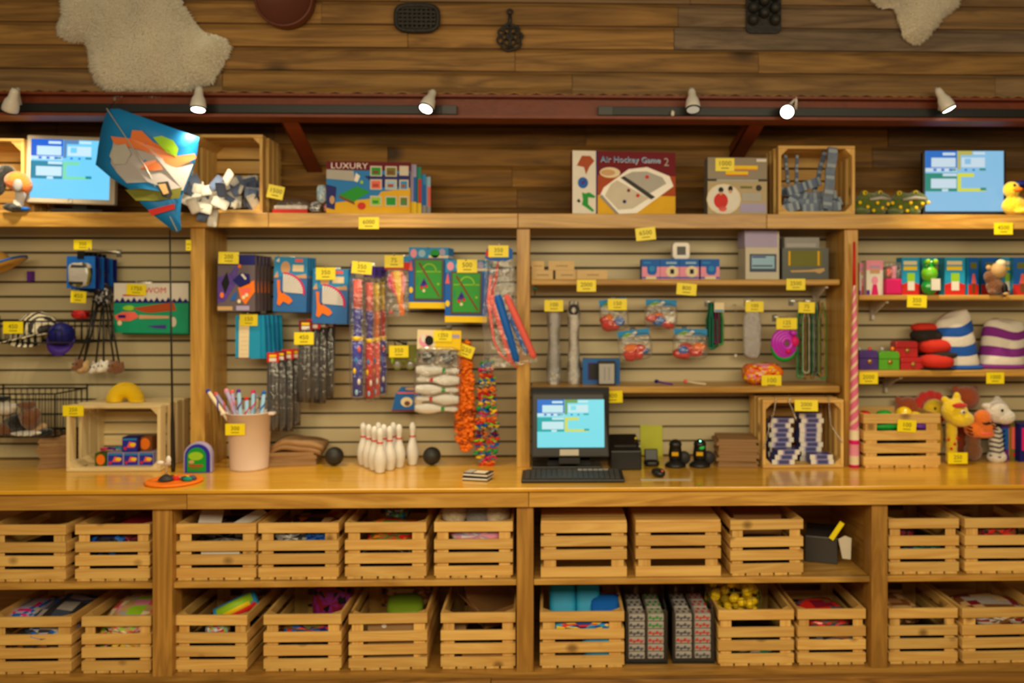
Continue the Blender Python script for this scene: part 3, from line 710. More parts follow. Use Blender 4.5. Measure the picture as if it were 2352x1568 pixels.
inb('B7', 'blue_packet', 'blue packet low behind the lower gaps of the snack crate', 'packet', .2, .1, .06, (.07, .03, .045), ['sky', 'cyan'], jit=.03)
# yellow net of balls: each ball is counted
x, Y, zb, w, h = CR['B8']
k = 0; pts = []
rr = random.Random(5)
while len(pts) < 34:
    p_ = Vector((x-.055+rr.uniform(-.095, .095), Y+.17+rr.uniform(-.09, .09), zb+.15+rr.uniform(0, .135)))
    k += 1
    if k > 20000: break
    if ((p_.x-x+.055)/.105)**2+((p_.y-Y-.17)/.1)**2+((p_.z-zb-.215)/.085)**2 > 1: continue
    if all((p_-o).length > .033 for o in pts): pts.append(p_)
first = None
for i, p_ in enumerate(pts):
    if first is None:
        b = MB(); b.ell((0, 0, 0), .0185, 'yellow', n=12, k=8); b.tube([(.0186*cos(a), .0186*sin(a)*.5, .0186*sin(a)*.86) for a in [2*pi*j/14 for j in range(14)]], .0022, 'shiny_yellow', n=5, caps=False)
        first = tag(b.build('bouncy_ball', loc=tuple(p_)), 'small yellow ball heaped in the yellow net above its crate', 'ball', 'yellow balls in the net'); mat('ball_olive', (176, 160, 40), .3); o = first
    else: o = dup(first, tuple(p_), (rr.uniform(0, 3), rr.uniform(0, 3), 0))
b = MB(); cx, cy, cz = x-.055, Y+.17, zb+.215
for j in range(9):
    a0 = pi*j/9
    b.tube([(.118*cos(a)*cos(a0), .112*cos(a)*sin(a0), .10*sin(a)) for a in [2*pi*i/20 for i in range(21)]], .0012, 'olive', n=4, caps=False)
for j in range(-3, 4):
    zf = j/4; q = math.sqrt(1-zf*zf); b.tube([(.118*q*cos(a), .112*q*sin(a), .10*zf) for a in [2*pi*i/20 for i in range(21)]], .0012, 'olive', n=4, caps=False)
tag(b.build('net_bag', loc=(cx, cy, cz)), 'thin olive net bag around the yellow balls', 'net bag')
inb('B8', 'silver_packet', 'blue and silver packet in the lowest gap of the net crate', 'packet', .0, .1, .05, (.12, .03, .022), ['shiny_silver', 'slate', 'teal', 'dark'])
inb('B9', 'red_blue_packet', 'red and blue packet lying in the bottom crate beside the right cabinet post', 'packet', .0, .28, .15, (.10, .10, .028), ['red', 'maroon', 'slate', 'brown', 'shiny_red'], rot=(.15, 0, .2), jit=.06)
inb('B9', 'dark_packet', 'dark packet behind the top gap of the crate with the red and blue packet', 'packet', .02, .2, .10, (.11, .08, .045), ['dark', 'brown', 'slate'], jit=.05)
carton('B10', 'blue_box', 'flat blue box in the lowest gap of a bottom crate', 'box', -.2, .07, .05, (.085, .03, .03), 'blue')
inb('B10', 'brown_packet', 'brown paper packet inside the crate with the flat blue box', 'packet', -.2, .4, .15, (.09, .12, .04), ['kraft', 'brown', 'tan'], jit=.05)
inb('B11', 'clear_bag', 'clear shiny bag with red contents in the far right bottom crate', 'bag', .0, .3, .16, (.14, .12, .035), ['shiny_silver', 'brown', 'maroon', 'tan', 'shiny_silver'], jit=.09)
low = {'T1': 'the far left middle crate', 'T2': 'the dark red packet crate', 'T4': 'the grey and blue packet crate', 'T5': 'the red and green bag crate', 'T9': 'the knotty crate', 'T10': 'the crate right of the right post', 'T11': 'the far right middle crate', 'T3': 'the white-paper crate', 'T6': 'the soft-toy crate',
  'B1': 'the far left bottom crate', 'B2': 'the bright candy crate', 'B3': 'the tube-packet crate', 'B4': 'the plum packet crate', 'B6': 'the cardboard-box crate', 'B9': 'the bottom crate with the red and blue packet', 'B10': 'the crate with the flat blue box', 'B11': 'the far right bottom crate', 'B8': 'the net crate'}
for k_, s_ in low.items():  # dark fillers added so the slat gaps look unlit
    inb(k_, 'dark_filler', 'dark filler added for shade low inside '+s_, 'bundle', 0, .42, .056, (.125, .155, .056), ['black', 'dark', 'black'], jit=.03)
# ---- black cash box with tags on the middle shelf
X, Z, w, h = R(1850, 1228, 1922, 1302, 3.42)
t = thing('cash_box', 'black cash box with a yellow tag, right of the knotty crate', 'cash box', (X, 3.42, ZM+.001), (0, 0, -.35))
b = MB(); b.box(-w/2, w/2, 0, .16, 0, .11, 'grey_plastic'); b.build('body', t, bevel=.004)
b = MB(); b.T = Matrix.Translation((0, .16, .11)) @ Matrix.Rotation(.5, 4, 'X'); b.box(-w/2, w/2, -.16, 0, .0, .022, 'black_plastic'); b.build('lid', t, bevel=.004)
b = MB(); b.T = Matrix.Translation((w*.5, -.012, .15)) @ Matrix.Rotation(.55, 4, 'Y'); b.box(-.01, .01, -.003, .0, -.05, .035, 'tag_yellow'); b.build('yellow_strip', t)
b = MB(); b.T = Matrix.Translation((w*.72, -.016, .085)) @ Matrix.Rotation(-.15, 4, 'Y')
b.prism([(-.018, -.05), (.014, -.055), (.026, .01), (.030, .03), (.006, .042), (-.022, .03)], -.003, 0, 'off_white'); b.build('paper_tag', t)
# ---- clear dispensers of wrapped candy rolls
for di, (x0, x1, colors, lab) in enumerate(((1440, 1530, [['slate', 'white'], ['green', 'white']], 'clear acrylic dispenser beside the snack crate, green wrapper at the top right'),
                                            (1548, 1638, [['slate', 'white'], ['red', 'white']], 'clear acrylic dispenser beside the net crate, red wrappers down its right side'))):
    Yd = 3.30; X, Z, w, h = R(x0, 1390, x1, 1528, Yd); h = .235; Dd = .32
    t = thing('candy_dispenser', lab, 'dispenser', (X, Yd, ZBOT+.001), (0, 0, -.03), group='acrylic dispensers on the bottom board')
    for nm, bx in (('front_wall', (-w/2, w/2, 0, .003, 0, h*.93)), ('back_wall', (-w/2, w/2, Dd-.003, Dd, 0, h)), ('side_wall', (-w/2, -w/2+.003, .003, Dd-.003, 0, h)), ('side_wall', (w/2-.003, w/2, .003, Dd-.003, 0, h)), ('partition', (-.0015, .0015, .004, Dd-.004, .012, h*.96))):
        b = MB(); b.box(*bx, 'acrylic'); b.build(nm, t)
    b = MB(); b.box(-w/2, w/2, 0, Dd, 0, .010, 'black_plastic'); b.build('base', t)
    for s in (-1, 1):
        b = MB(); b.box(s*(w/2+.0005), s*(w/2+.006), .0, Dd, 0, h*.9, 'black_plastic'); b.build('dark_side', t)
    cw = w/2-.014; rowh = (h*.90-.03)/6
    cols = [['slate', 'slate', 'red', 'slate', 'slate', 'slate'], ['slate', 'red', 'red', 'red', colors[1][0], colors[1][0]]] if di == 0 else [['slate', 'slate', 'red', 'slate', 'slate', 'slate'], ['slate', 'red', 'red', 'red', 'red', 'red']]
    for ci in range(2):
        for ri in range(6):
            for dp in range(3):
                if dp and ri < 5: continue
                cm = cols[ci][ri]; b = MB(); n0 = random.randint(0, 9)
                b.box(-cw/2, cw/2, 0, .075, 0, rowh-.003, 'silver'); b.face(cw, rowh-.003, 0)
                for q in range(4):
                    u = .12+.22*q; v0, v1 = (.15, .6) if q % 2 else (.35, .85); b.pol([(u-.07, v0), (u+.05, v0+.06), (u+.09, v1), (u-.04, v1-.05)], cm, 3); b.pol([(u-.1, .44+.1*(q % 2)), (u+.14, .40), (u+.14, .56), (u-.1, .6)], cm, 4)
                for q in range(5):
                    xx, yy = (-.42+.19*q)*cw, .015+.03*(q % 2); zt = rowh-.0022
                    b.add([(xx, yy, zt), (xx+.010, yy, zt), (xx+.012, yy+.02, zt), (xx, yy+.022, zt)], [(0, 1, 2, 3)], cm)
                sd = 'left' if ci == 0 else 'right'; wh = 'snack crate' if di == 0 else 'net crate'; cn = {'slate': 'blue', 'red': 'red', 'green': 'green'}[cm]
                o = b.build('candy_roll', loc=(X+(-1 if ci == 0 else 1)*(w/4-.001), Yd+.006+dp*.08, ZBOT+.018+ri*rowh), bevel=.004)
                tag(o, f'white candy roll with {cn} printing, {sd} column of the dispenser beside the {wh}', 'candy', f'{cn} candy rolls, {sd} column beside the {wh}')
# ------------------------------------------------------------------ small shared builders
def price(px, py, Y, txt, lab, w=46, h=27, roll=0, yaw=0, tilt=0, m='tag_yellow'):
    p = P(px, py, Y); W_, H_ = w*M(Y), h*M(Y)
    t = thing('price_tag', lab, 'price tag', tuple(p), (tilt, roll, yaw), 'yellow price tags')
    b = MB(); b.box(-W_/2, W_/2, 0, .0012, -H_/2, H_/2, m); b.build('card', t)
    b = MB(); b.T = Matrix.Translation((0, 0, -H_/2)); b.face(W_, H_, 0)
    b.text(txt, .5, .58, H_*.52, 'tag_ink', 1, maxw=W_*.7); b.q(.3, .2, .7, .26, 'tag_ink', 1); b.build('printed_number', t)
    return t
def peg(px, py, Yf, lab):
    p = P(px, py, Yf); r = .0028
    b = MB(); b.tube([(p.x, YW-.001, p.z), (p.x, Yf, p.z), (p.x, Yf-.006, p.z+.008)], r, 'chrome', n=6)
    b.box(p.x-.012, p.x+.012, YW-.004, YW-.0005, p.z-.02, p.z+.012, 'chrome')
    return tag(b.build('peg_hook'), lab, 'hook', 'metal peg hooks on the slatwall')
def bx(name, lab, cat, x0, x1, ytop, Y, z, d, m, rot=0, art=None, group=None, bevel=.002, h=None):
    a, c = P(x0, 0, Y).x, P(x1, 0, Y).x; w = c-a
    if h is None: h = P(x0, ytop, Y).z - z
    b = MB(); b.box(-w/2, w/2, 0, d, 0, h, m); b.face(w, h, 0)
    if art: art(b)
    return tag(b.build(name, loc=((a+c)/2, Y, z+.0005), rot=(0, 0, rot), bevel=bevel if not art else 0), lab, cat, group)
def screen_art(t, w, h, z0, bg, blue, teal, olive, yel, y=-.001, s=1.0):
    cols = {}
    for k, c in (('bg', bg), ('blue', blue), ('teal', teal), ('olive', olive), ('yel', yel), ('pale', tuple(min(255, int(v*.35+255*.65*.95)) for v in bg))):
        nm = f'screen_{k}_{bg[0]}_{bg[1]}'; emat(nm, c, s); cols[k] = nm
    b = MB(); b.T = Matrix.Translation((0, y, z0)); b.face(w, h, 0)
    q = lambda u0, v0, u1, v1, k, L: b.q(u0, 1-v1, u1, 1-v0, cols[k], L)
    b.box(-w/2, w/2, 0, .001, 0, h, cols['bg'])
    q(0, 0, .405, .31, 'blue', 1); q(.22, .03, .38, .075, 'pale', 2); q(.075, .115, .385, .27, 'pale', 2)
    q(0, .285, .40, .345, 'pale', 2)
    for u in (.10, .20, .30): q(u, .295, u+.04, .335, 'blue', 3)
    q(.31, .30, .39, .33, 'teal', 3)
    q(.41, 0, .60, .07, 'olive', 1); q(.61, .02, .76, .06, 'pale', 2); q(.41, .07, .45, .31, 'olive', 1); q(.46, .11, .76, .27, 'pale', 1); q(.50, .13, .58, .22, 'bg', 2)
    for u in (.50, .60): q(u, .30, u+.03, .33, 'blue', 2)
    q(.69, .29, .77, .325, 'teal', 2)
    q(0, .37, .405, .67, 'teal', 1); q(.22, .375, .40, .42, 'pale', 2); q(.07, .46, .395, .62, 'pale', 2); q(.21, .63, .29, .67, 'pale', 2)
    q(.41, .37, .62, .43, 'yel', 1); q(.41, .43, .455, .67, 'yel', 1); q(.455, .62, .77, .67, 'yel', 1); q(.47, .45, .76, .61, 'bg', 2); q(.70, .61, .775, .655, 'teal', 3)
    return b.build('screen', t)
def blob(name, lab, cat, loc, parts, m, rot=(0, 0, 0), vox=.006, group=None, par=None):   # parts: (centre, radii, rot)
    b = MB()
    for c, r, *q in parts: b.ell(c, r, m, n=16, k=10, rot=q[0] if q else None)
    o = b.build(name, par, loc=loc, rot=rot, remesh=vox)
    return o if par else tag(o, lab, cat, group)
def dots(t, pts, m, name='spots'):
    b = MB()
    for c, r in pts: b.ell(c, r if isinstance(r, tuple) else (r, r*.5, r), m, n=10, k=6)
    return b.build(name, t)
# ------------------------------------------------------------------ upper shelf
e = .001
# crate cut by the frame edge
t = make_crate(.34, .32, .25, label='dark pine crate at the far left end of the top shelf', cat='crate', base_axis='x')
t.rotation_euler = (pi/2, 0, .05); t.location = (P(-52, 0, 3.60).x, 3.64+.22, ZS+e)
# soft toy cut by the frame
p = P(34, 488, 3.585); t = thing('soft_toy', 'soft toy with an orange body, white leg and black foot beside the white-framed monitor', 'soft toy', (p.x, 3.585, ZS+e), (0, 0, .1))
blob('body', '', '', (0, .02, .135), [((0, 0, 0), (.05, .045, .042)), ((.02, 0, -.02), (.04, .04, .04))], 'plush_orange', par=t)
blob('leg', '', '', (.018, .01, .058), [((0, 0, .02), (.022, .022, .035)), ((-.008, 0, -.02), (.02, .022, .03))], 'plush_white', par=t)
blob('foot', '', '', (-.012, -.008, .02), [((0, 0, 0), (.028, .034, .019)), ((.03, -.02, -.006), (.03, .024, .012))], 'plush_black', par=t)
dots(t, [((.05, -.022, .012), (.022, .014, .010))], 'blue', 'shoe_tip'); dots(t, [((.03, -.036, .11), (.02, .008, .028))], 'grey', 'patch')
blob('tail', '', '', (-.045, .02, .17), [((0, 0, 0), (.04, .03, .035)), ((-.03, 0, -.04), (.03, .03, .06))], 'plush_black', par=t)
# white-framed monitor
def monitor(x0, x1, y0, y1, Y, lab, bez, sx0, sx1, sy0, sy1, cols, roll=0, yaw=0, z=None, s=1.0):
    X, Z, w, h = R(x0, y0, x1, y1, Y)
    if z is not None: Z = z
    t = thing('monitor', lab, 'monitor', (X, Y, Z), (0, roll, yaw))
    b = MB(); b.box(-w/2, w/2, 0, .03, .0, h, bez); b.box(-w*.38, w*.38, .03, .06, h*.12, h*.85, bez); b.build('frame', t, bevel=.005)
    a, bb = P(sx0, sy1, Y), P(sx1, sy0, Y)
    o = screen_art(t, bb.x-a.x, bb.z-a.z, 0, *cols, s=s); o.location = ((a.x+bb.x)/2-X, 0, a.z-Z)
    return t, w, h
t, w, h = monitor(57, 262, 312, 468, 3.62, 'white-framed monitor on the top shelf, partly hidden by the kite', 'mid_grey', 68, 250, 322, 456, ((112, 204, 248), (20, 96, 210), (10, 130, 160), (90, 130, 180), (120, 214, 170)), roll=.03, s=1.12)
mat('monitor_beige', (190, 178, 160), .4); t.children[0].data.materials[0] = MATS['monitor_beige']
b = MB(); b.lathe([(0, -.002), (.0105, -.002), (.0105, .002)], 'violet', n=16); b.build('power_button', t, loc=(.004, 0, .012), rot=(pi/2, 0, 0))
b = MB(); b.box(-.1, .12, .0, .14, -h*0-.035, -.022, 'black_plastic'); b.box(-.03, .03, .04, .07, -.03, h*.3, 'black_plastic'); b.build('stand', t, loc=(.02, .0, 0))
# kite
Yk = 3.37; A = P(330, 390, Yk)
t = thing('kite', 'blue diamond kite with orange and silver print, hung from the beam over the top shelf', 'kite', tuple(A))
def kv(x, y, d=0):
    q = P(x, y, Yk); s = (x-330)/120.0
    return (q.x-A.x, d*.01+.03*abs(s)-.012*sin(y*.03), q.z-A.z)
ol = [(245, 249), (272, 249), (360, 281), (450, 312), (444, 345), (430, 400), (415, 452), (411, 500), (411, 525), (402, 533), (393, 528), (360, 500), (330, 470), (292, 432), (250, 408), (206, 374), (214, 335), (228, 292)]
mat('kite_blue', (16, 120, 190), .48, spec=.35, bump=.15, bscale=14); mat('kite_silver', (176, 170, 172), .3, bump=.1, bscale=20); mat('kite_orange', (220, 120, 66), .3)
def patch(pts, m, d): 
    b.add([kv(x, y, d) for x, y in pts], [tuple(range(len(pts)-1, -1, -1))], m)
b = MB(); n = 26; cx, cy = 335, 385
ring = []
for i in range(len(ol)):
    (x1, y1), (x2, y2) = ol[i], ol[(i+1) % len(ol)]
    for k in range(3): ring.append((x1+(x2-x1)*k/3, y1+(y2-y1)*k/3))
vs = [kv(cx, cy)]; fs = []
for f_ in (.33, .66, 1): vs += [kv(cx+(x-cx)*f_, cy+(y-cy)*f_) for x, y in ring]
k = len(ring)
for i in range(k):
    j = (i+1) % k; fs.append((0, 1+j, 1+i))
    for l_ in range(2): fs.append((1+l_*k+i, 1+l_*k+j, 1+(l_+1)*k+j, 1+(l_+1)*k+i))
b.add(vs, fs, 'kite_blue', True); b.build('sail', t, solid=.0015)
b = MB()
patch([(255, 322), (300, 326), (340, 340), (390, 356), (436, 372), (428, 402), (418, 436), (400, 438), (340, 418), (290, 420), (262, 394), (246, 372)], 'kite_silver', -.5)
patch([(252, 312), (300, 318), (306, 300), (330, 302), (352, 326), (404, 356), (440, 350), (444, 360), (400, 384), (350, 392), (322, 388), (330, 372), (372, 362), (330, 346), (258, 328)], 'kite_orange', -1)
patch([(353, 316), (372, 312), (396, 322), (406, 340), (400, 358), (380, 348), (366, 334)], 'lime', -1.2)
patch([(290, 436), (330, 434), (372, 440), (416, 430), (413, 455), (360, 462), (318, 462)], 'olive', -1.2)
patch([(345, 484), (402, 468), (403, 480), (352, 496)], 'red', -1.2)
patch([(256, 335), (288, 330), (300, 352), (286, 376), (258, 376), (246, 356)], 'silver', -1.5)
patch([(362, 420), (386, 416), (398, 446), (392, 456), (376, 452)], 'charcoal', -1.5)
patch([(366, 424), (382, 422), (391, 444), (380, 448)], 'tan', -1.9)
b.build('printed_design', t, solid=.0006)
b = MB(); b.tube([kv(245, 249, -1), kv(335, 385, -1), kv(404, 530, -1)], .0025, 'shiny_silver', n=6); b.build('spar', t)
q = P(250, 251, Yk); b = MB(); b.tube([tuple(q), (q.x, YU-.05, q.z+.05)], .0012, 'black', n=4); b.box(q.x-.004, q.x+.004, YU-.056, YU-.048, q.z+.045, q.z+.06, 'chrome')
tag(b.build('kite_line'), 'short line tying the kite to the red beam', 'line')
# crate with tags (open front)
def open_crate(x0, x1, ytop, Y, z, D, lab, rz=0, post=.03):
    a, c = P(x0, 0, Y).x, P(x1, 0, Y).x; h = P(x0, ytop, Y).z-z
    t = make_crate(c-a, h, D, th=.013, base_axis='x', label=lab, post=post); t.rotation_euler = (pi/2, 0, rz)
    off = Vector((0, D, 0)); off.rotate(Euler((0, 0, rz))); t.location = ((a+c)/2+off.x, Y+off.y, z); return (a+c)/2, z+.013, c-a, h, t
X, Z, w, h, _ = open_crate(440, 603, 308, 3.585, ZS+e, .25, 'pine crate on its side on the top shelf, spilling grey and white luggage tags')
mat('tag_vinyl', (206, 204, 196), .3, spec=.6); mat('tag_vinyl_blue', (88, 98, 128), .35)
ft = None; rr = random.Random(9)
def ltag(loc, rot, blue):
    global ft
    b = MB(); o = []
    for cx, cz, a0 in ((.013, .026, 0), (-.013, .026, pi/2), (-.013, -.026, pi), (.013, -.026, 3*pi/2)):
        o += [(cx+.007*cos(a0+a*pi/6), cz+.007*sin(a0+a*pi/6)) for a in range(4)]
    b.prism(o[::1], -.0025, .0025, 'tag_vinyl_blue' if blue else 'tag_vinyl'); b.prism([(x*.7, z*.7-.003) for x, z in o], -.0034, -.0024, 'denim' if blue else 'whitish')
    t = b.build('luggage_tag', loc=loc, rot=rot)
    return t
heap = []
for i in range(54):
    u, v = rr.random(), rr.random()
    x = X+rr.uniform(-.10, .115); y = 3.59+rr.uniform(.02, .20)
    hh = .155*max(0, 1-((x-X-.04)/.20)**2)*min(1, .45+(y-3.59)/.16)
    zz = Z+.022+rr.random()**.6*max(0, hh-.02); heap.append((x, y, zz))
heap += [tuple(P(px, py, 3.552-.004*k)) for k, (px, py) in enumerate(((432, 405), (448, 418), (462, 430), (470, 448), (452, 452), (440, 440), (430, 460), (474, 462), (486, 450), (498, 460), (470, 478), (462, 435), (506, 466), (480, 436), (496, 420), (524, 407), (508, 436), (444, 472)))]
for i, q in enumerate(heap):
    bl = rr.random() < .38
    tag(ltag(q, (rr.uniform(-.7, .7), rr.uniform(-1.6, 1.6), rr.uniform(-.5, .5)), bl), ('slate blue' if bl else 'pale grey')+' luggage tag in the heap spilling from the top-shelf crate', 'luggage tag', ('blue' if bl else 'grey')+' luggage tags in the spilling heap')
for i, (px, py, ro, bl, lab) in enumerate(((489, 500, .12, 0, 'pale luggage tag dangling lowest over the shelf front board'), (477, 480, .5, 1, 'blue luggage tag dangling beside the lowest pale one'), (466, 488, .2, 1, 'dark blue luggage tag hanging behind the lowest pale one'))):
    q = P(px, py, 3.556-.003*i); o = ltag(tuple(q), (0, ro, 0), bl); o.scale = (1.0, 1, 1.15); tag(o, lab, 'luggage tag')
# blister pack & toys
Yr = 3.60; X, Z, w, h = R(625, 462, 706, 485, Yr)
t = thing('toy_pack', 'red and white toy pack lying between the tag crate and the board games', 'toy pack', (X, Yr, ZS+e))
b = MB(); b.box(-w/2, w/2, 0, .12, 0, h*.42, 'red'); b.build('tray', t, bevel=.003)
b = MB(); b.box(-w*.48, w*.48, .01, .11, h*.42, h*.85, 'white'); b.build('toy_body', t, bevel=.006)
b = MB(); b.ell((0, .06, h*.5), (w*.5, .06, h*1.1), 'clear_bag', power=.5); b.build('blister', t)
price(633, 441, 3.598, '1500', 'shiny tilted yellow price tag above the red and white toy pack', 36, 30, roll=.2, yaw=.1)
for i, (px, py, m) in enumerate(((722, 470, 'shiny_silver'), (738, 440, 'lightblue'), (757, 478, 'red'), (728, 478, 'slate'))):
    q = P(px, py, 3.62); zz = ZS+.02+max(0, q.z-ZS-.02)*.9
    pouch('small_packet', ('silvery packet left of the board games', 'pale blue packet standing behind the toy pack, left of the board games', 'red packet at the lower left corner of the board games', 'slate packet beside the silvery one on the top shelf')[i], 'packet', (q.x, 3.655-.02*i, zz), (.022, .018, .02 if i != 1 else .04), [m, 'white', m], jit=.08)
# LUXURY board games
mat('game_maroon', (104, 14, 34), .55, spec=.2); mat('game_blue', (40, 126, 200), .5, spec=.2); mat('game_gold', (230, 176, 24), .5, spec=.2)
def lux(b):
    b.q(0, 0, 1, .55, 'game_gold', 1); b.pol([(0, .84), (0, .18), (.6, .30), (.65, .42), (1, .5), (1, .84)], 'game_blue', 2)
    b.pol([(.45, .72), (1, .80), (1, .52), (.62, .5)], 'navy', 3); b.q(0, .83, 1, 1, 'game_maroon', 3)
    b.text('LUXURY', .27, .91, .036, 'white_gloss', 4, maxw=b.fw*.5, sx=1.15)
    b.pol([(0, .84), (.0, .66), (.34, .62), (.32, .82)], 'silver', 4)
    b.pol([(.15, .35), (.33, .22), (.52, .42), (.36, .52)], 'felt', 4); b.pol([(.15, .35), (.33, .22), (.34, .16), (.15, .29)], 'brown', 4)
    b.pol([(0, .10), (.10, .06), (.12, .5), (0, .55)], 'navy', 4); b.disc(.07, .25, .03, .08, 'skin', 5)
    b.pol([(.33, .62), (.37, .60), (.40, .72), (.35, .78)], 'white_gloss', 5); b.disc(.42, .6, .02, .035, 'lime', 5)
    for i, (u, w_) in enumerate(((.52, .14), (.70, .14), (.87, .11))):
        for j, v in enumerate((.72, .46, .14)):
            if i == 2 and j == 0: b.q(u, .74, u+w_, .93, 'off_white', 5); continue
            b.q(u, v, u+w_, v+.20, 'off_white', 5); b.q(u+.015, v+.02, u+w_-.015, v+.17, ('green', 'salmon', 'lime', 'olive', 'lightblue', 'green', 'slate', 'sky', 'olive')[i*3+j], 6)
            b.q(u+.03, v+.05, u+w_-.04, v+.11, ('brown', 'rust', 'green')[j], 7)
    b.disc(.42, .14, .05, .07, 'red', 5)
q0, q1 = P(749, 485, 3.585), P(941, 485, 3.60); w = q1.x-q0.x; h = P(845, 371, 3.59).z-ZS
b = MB(); b.box(-w/2, w/2, 0, .032, 0, h, 'game_gold'); b.box(-w/2-.0005, w/2+.0005, -.0003, .0325, h*.83, h+.0005, 'game_maroon'); lux(b.face(w, h, -.0004))
tag(b.build('board_game', loc=((q0.x+q1.x)/2, 3.60, ZS+.002), rot=(-.04, -.045*0, .08)), 'LUXURY board game box at the front of the stack on the top shelf', 'board game', 'board games on the top shelf')
ms = [('lilac', 'blue'), ('teal', 'red'), ('sky', 'blue'), ('lightblue', 'salmon')]
for i, (m1, m2) in enumerate(ms):
    b = MB(); hh = h*(.99 - .10*(i > 1) - .03*i); b.box(-w/2, w/2, 0, .022, 0, hh, m1); b.box(w/2-.012, w/2+.0006, -.0004, .0224, hh*.2, hh*.75, m2); b.box(w/2-.04, w/2+.0008, -.0006, .015, hh*.0, hh*.25, 'yellow' if i < 2 else 'grey')
    tag(b.build('board_game', loc=((q0.x+q1.x)/2+.020+.017*i, 3.636+.026*i, ZS+.002), rot=(-.04, 0, .08)), ('lilac', 'teal', 'sky blue', 'pale blue')[i]+' board game box edge, '+('just behind', 'second behind', 'third behind', 'last behind')[i]+' the LUXURY game', 'board game', 'board games on the top shelf')
price(847, 512, 3.568, '6000', 'yellow price tag on the shelf front board below the LUXURY game', 46, 27)
# hockey game
mat('hockey_maroon', (112, 14, 30), .55, spec=.2); mat('hockey_rust', (170, 70, 20), .5, spec=.2)
q0, q1 = P(1314, 490, 3.585), P(1552, 490, 3.62); w = q1.x-q0.x; h = P(1340, 347, 3.585).z-ZS
b = MB(); b.box(-w/2, w/2, 0, .06, 0, h, 'hockey_maroon'); b.face(w, h, 0)
b.q(0, 0, 1, .45, 'game_gold', 1); b.q(0, .3, 1, .72, 'hockey_rust', 2); b.q(0, .62, 1, 1, 'hockey_maroon', 3); b.q(.0, 0, .235, 1, 'whitish', 4); b.q(.225, 0, .24, 1, 'navy', 5)
b.pol([(.04, .76), (.09, .92), (.17, .92), (.21, .84), (.16, .74), (.13, .62), (.11, .74)], 'rust', 5); b.disc(.10, .49, .05, .09, 'blue', 5); b.pol([(.09, .45), (.13, .5), (.12, .54), (.08, .5)], 'violet', 6)
b.pol([(.09, .34), (.12, .32), (.16, .34), (.22, .28), (.21, .25), (.15, .26), (.15, .15), (.21, .05), (.19, .03), (.13, .10), (.09, .14), (.1, .22)], 'green', 5); b.pol([(.04, .2), (.06, .24), (.08, .19), (.06, .17)], 'black', 5)
oc = [(.26, .28), (.42, .0), (.62, .02), (.98, .46), (.94, .62), (.72, .76), (.54, .72), (.30, .42)]
b.pol(oc, 'white_gloss', 5); b.pol([(.31, .29), (.44, .07), (.58, .09), (.74, .26), (.43, .54), (.37, .48)], 'off_white', 6); b.pol([(.50, .62), (.74, .33), (.91, .50), (.87, .60), (.72, .69), (.58, .68)], 'silver', 6)
b.pol([(.46, .58), (.50, .61), (.80, .28), (.76, .24)], 'charcoal', 7); b.disc(.54, .38, .016, .028, 'maroon', 7); b.disc(.63, .30, .018, .03, 'red', 7); b.disc(.50, .20, .018, .03, 'navy', 7); b.disc(.72, .6, .02, .03, 'red', 7)
b.pol([(.26, .28), (.42, .0), (.45, .0), (.28, .31)], 'grey', 7)
b.text('Air Hockey Game', .56, .87, .06, 'sky', 6, maxw=w*.58); b.text('Air Hockey Game', .563, .864, .06, 'white_gloss', 5, maxw=w*.585); b.text('2', .91, .84, .05, 'silver', 6)
b.disc(.36, .66, .10, .085, 'cream', 5); b.disc(.34, .66, .07, .05, 'skin', 6)
tag(b.build('hockey_game_box', loc=((q0.x+q1.x)/2, 3.60, ZS+.001), rot=(0, 0, .10)), 'air hockey game box in maroon and yellow on the top shelf', 'game box')
# grey boxed game
def gb(b):
    b.q(0, .5, 1, 1, 'grey_plastic', 1); mat('game_taupe', (132, 118, 96), .4); mat('game_khaki', (170, 148, 106), .4)
    b.q(0, .62, 1, 1, 'game_taupe', 2); b.q(0, 0, 1, .60, 'game_khaki', 2); b.q(0, .585, 1, .625, 'charcoal', 3); b.q(.15, .58, .85, .62, 'silver', 4)
    b.q(.44, .80, .84, .86, 'yellow', 4); b.q(.44, .785, .84, .80, 'orange', 4); b.q(.30, .70, .68, .76, 'yellow', 4); b.q(.30, .685, .68, .70, 'red', 4); b.q(.82, .93, .99, .98, 'whitish', 4)
    b.disc(.27, .27, .29, .27, 'cream', 4); b.disc(.27, .27, .27, .25, 'whitish', 5)
    b.disc(.22, .24, .12, .14, 'red', 6); b.disc(.22, .43, .045, .05, 'black', 6); b.disc(.38, .45, .04, .055, 'black', 6); b.disc(.38, .40, .03, .03, 'skin', 7); b.disc(.25, .10, .07, .05, 'salmon', 6); b.disc(.22, .37, .03, .03, 'skin', 7)
    b.disc(.86, .47, .05, .055, 'charcoal', 4); b.q(.55, .46, .75, .50, 'olive', 4); b.q(.55, .04, .98, .20, 'lilac', 4); b.q(.58, .24, .9, .38, 'silver', 4)
bx('boxed_game', 'grey and tan boxed game with a round photo on the top shelf', 'game box', 1625, 1762, 362, 3.60, ZS, .07, 'mid_grey', .03, gb)
price(1665, 378, 3.592, '1000', 'yellow price tag stuck on the grey boxed game', 44, 30)
price(1483, 537, 3.566, '6500', 'blank-looking yellow price tag tilted under the air hockey game', 46, 29, roll=-.1)
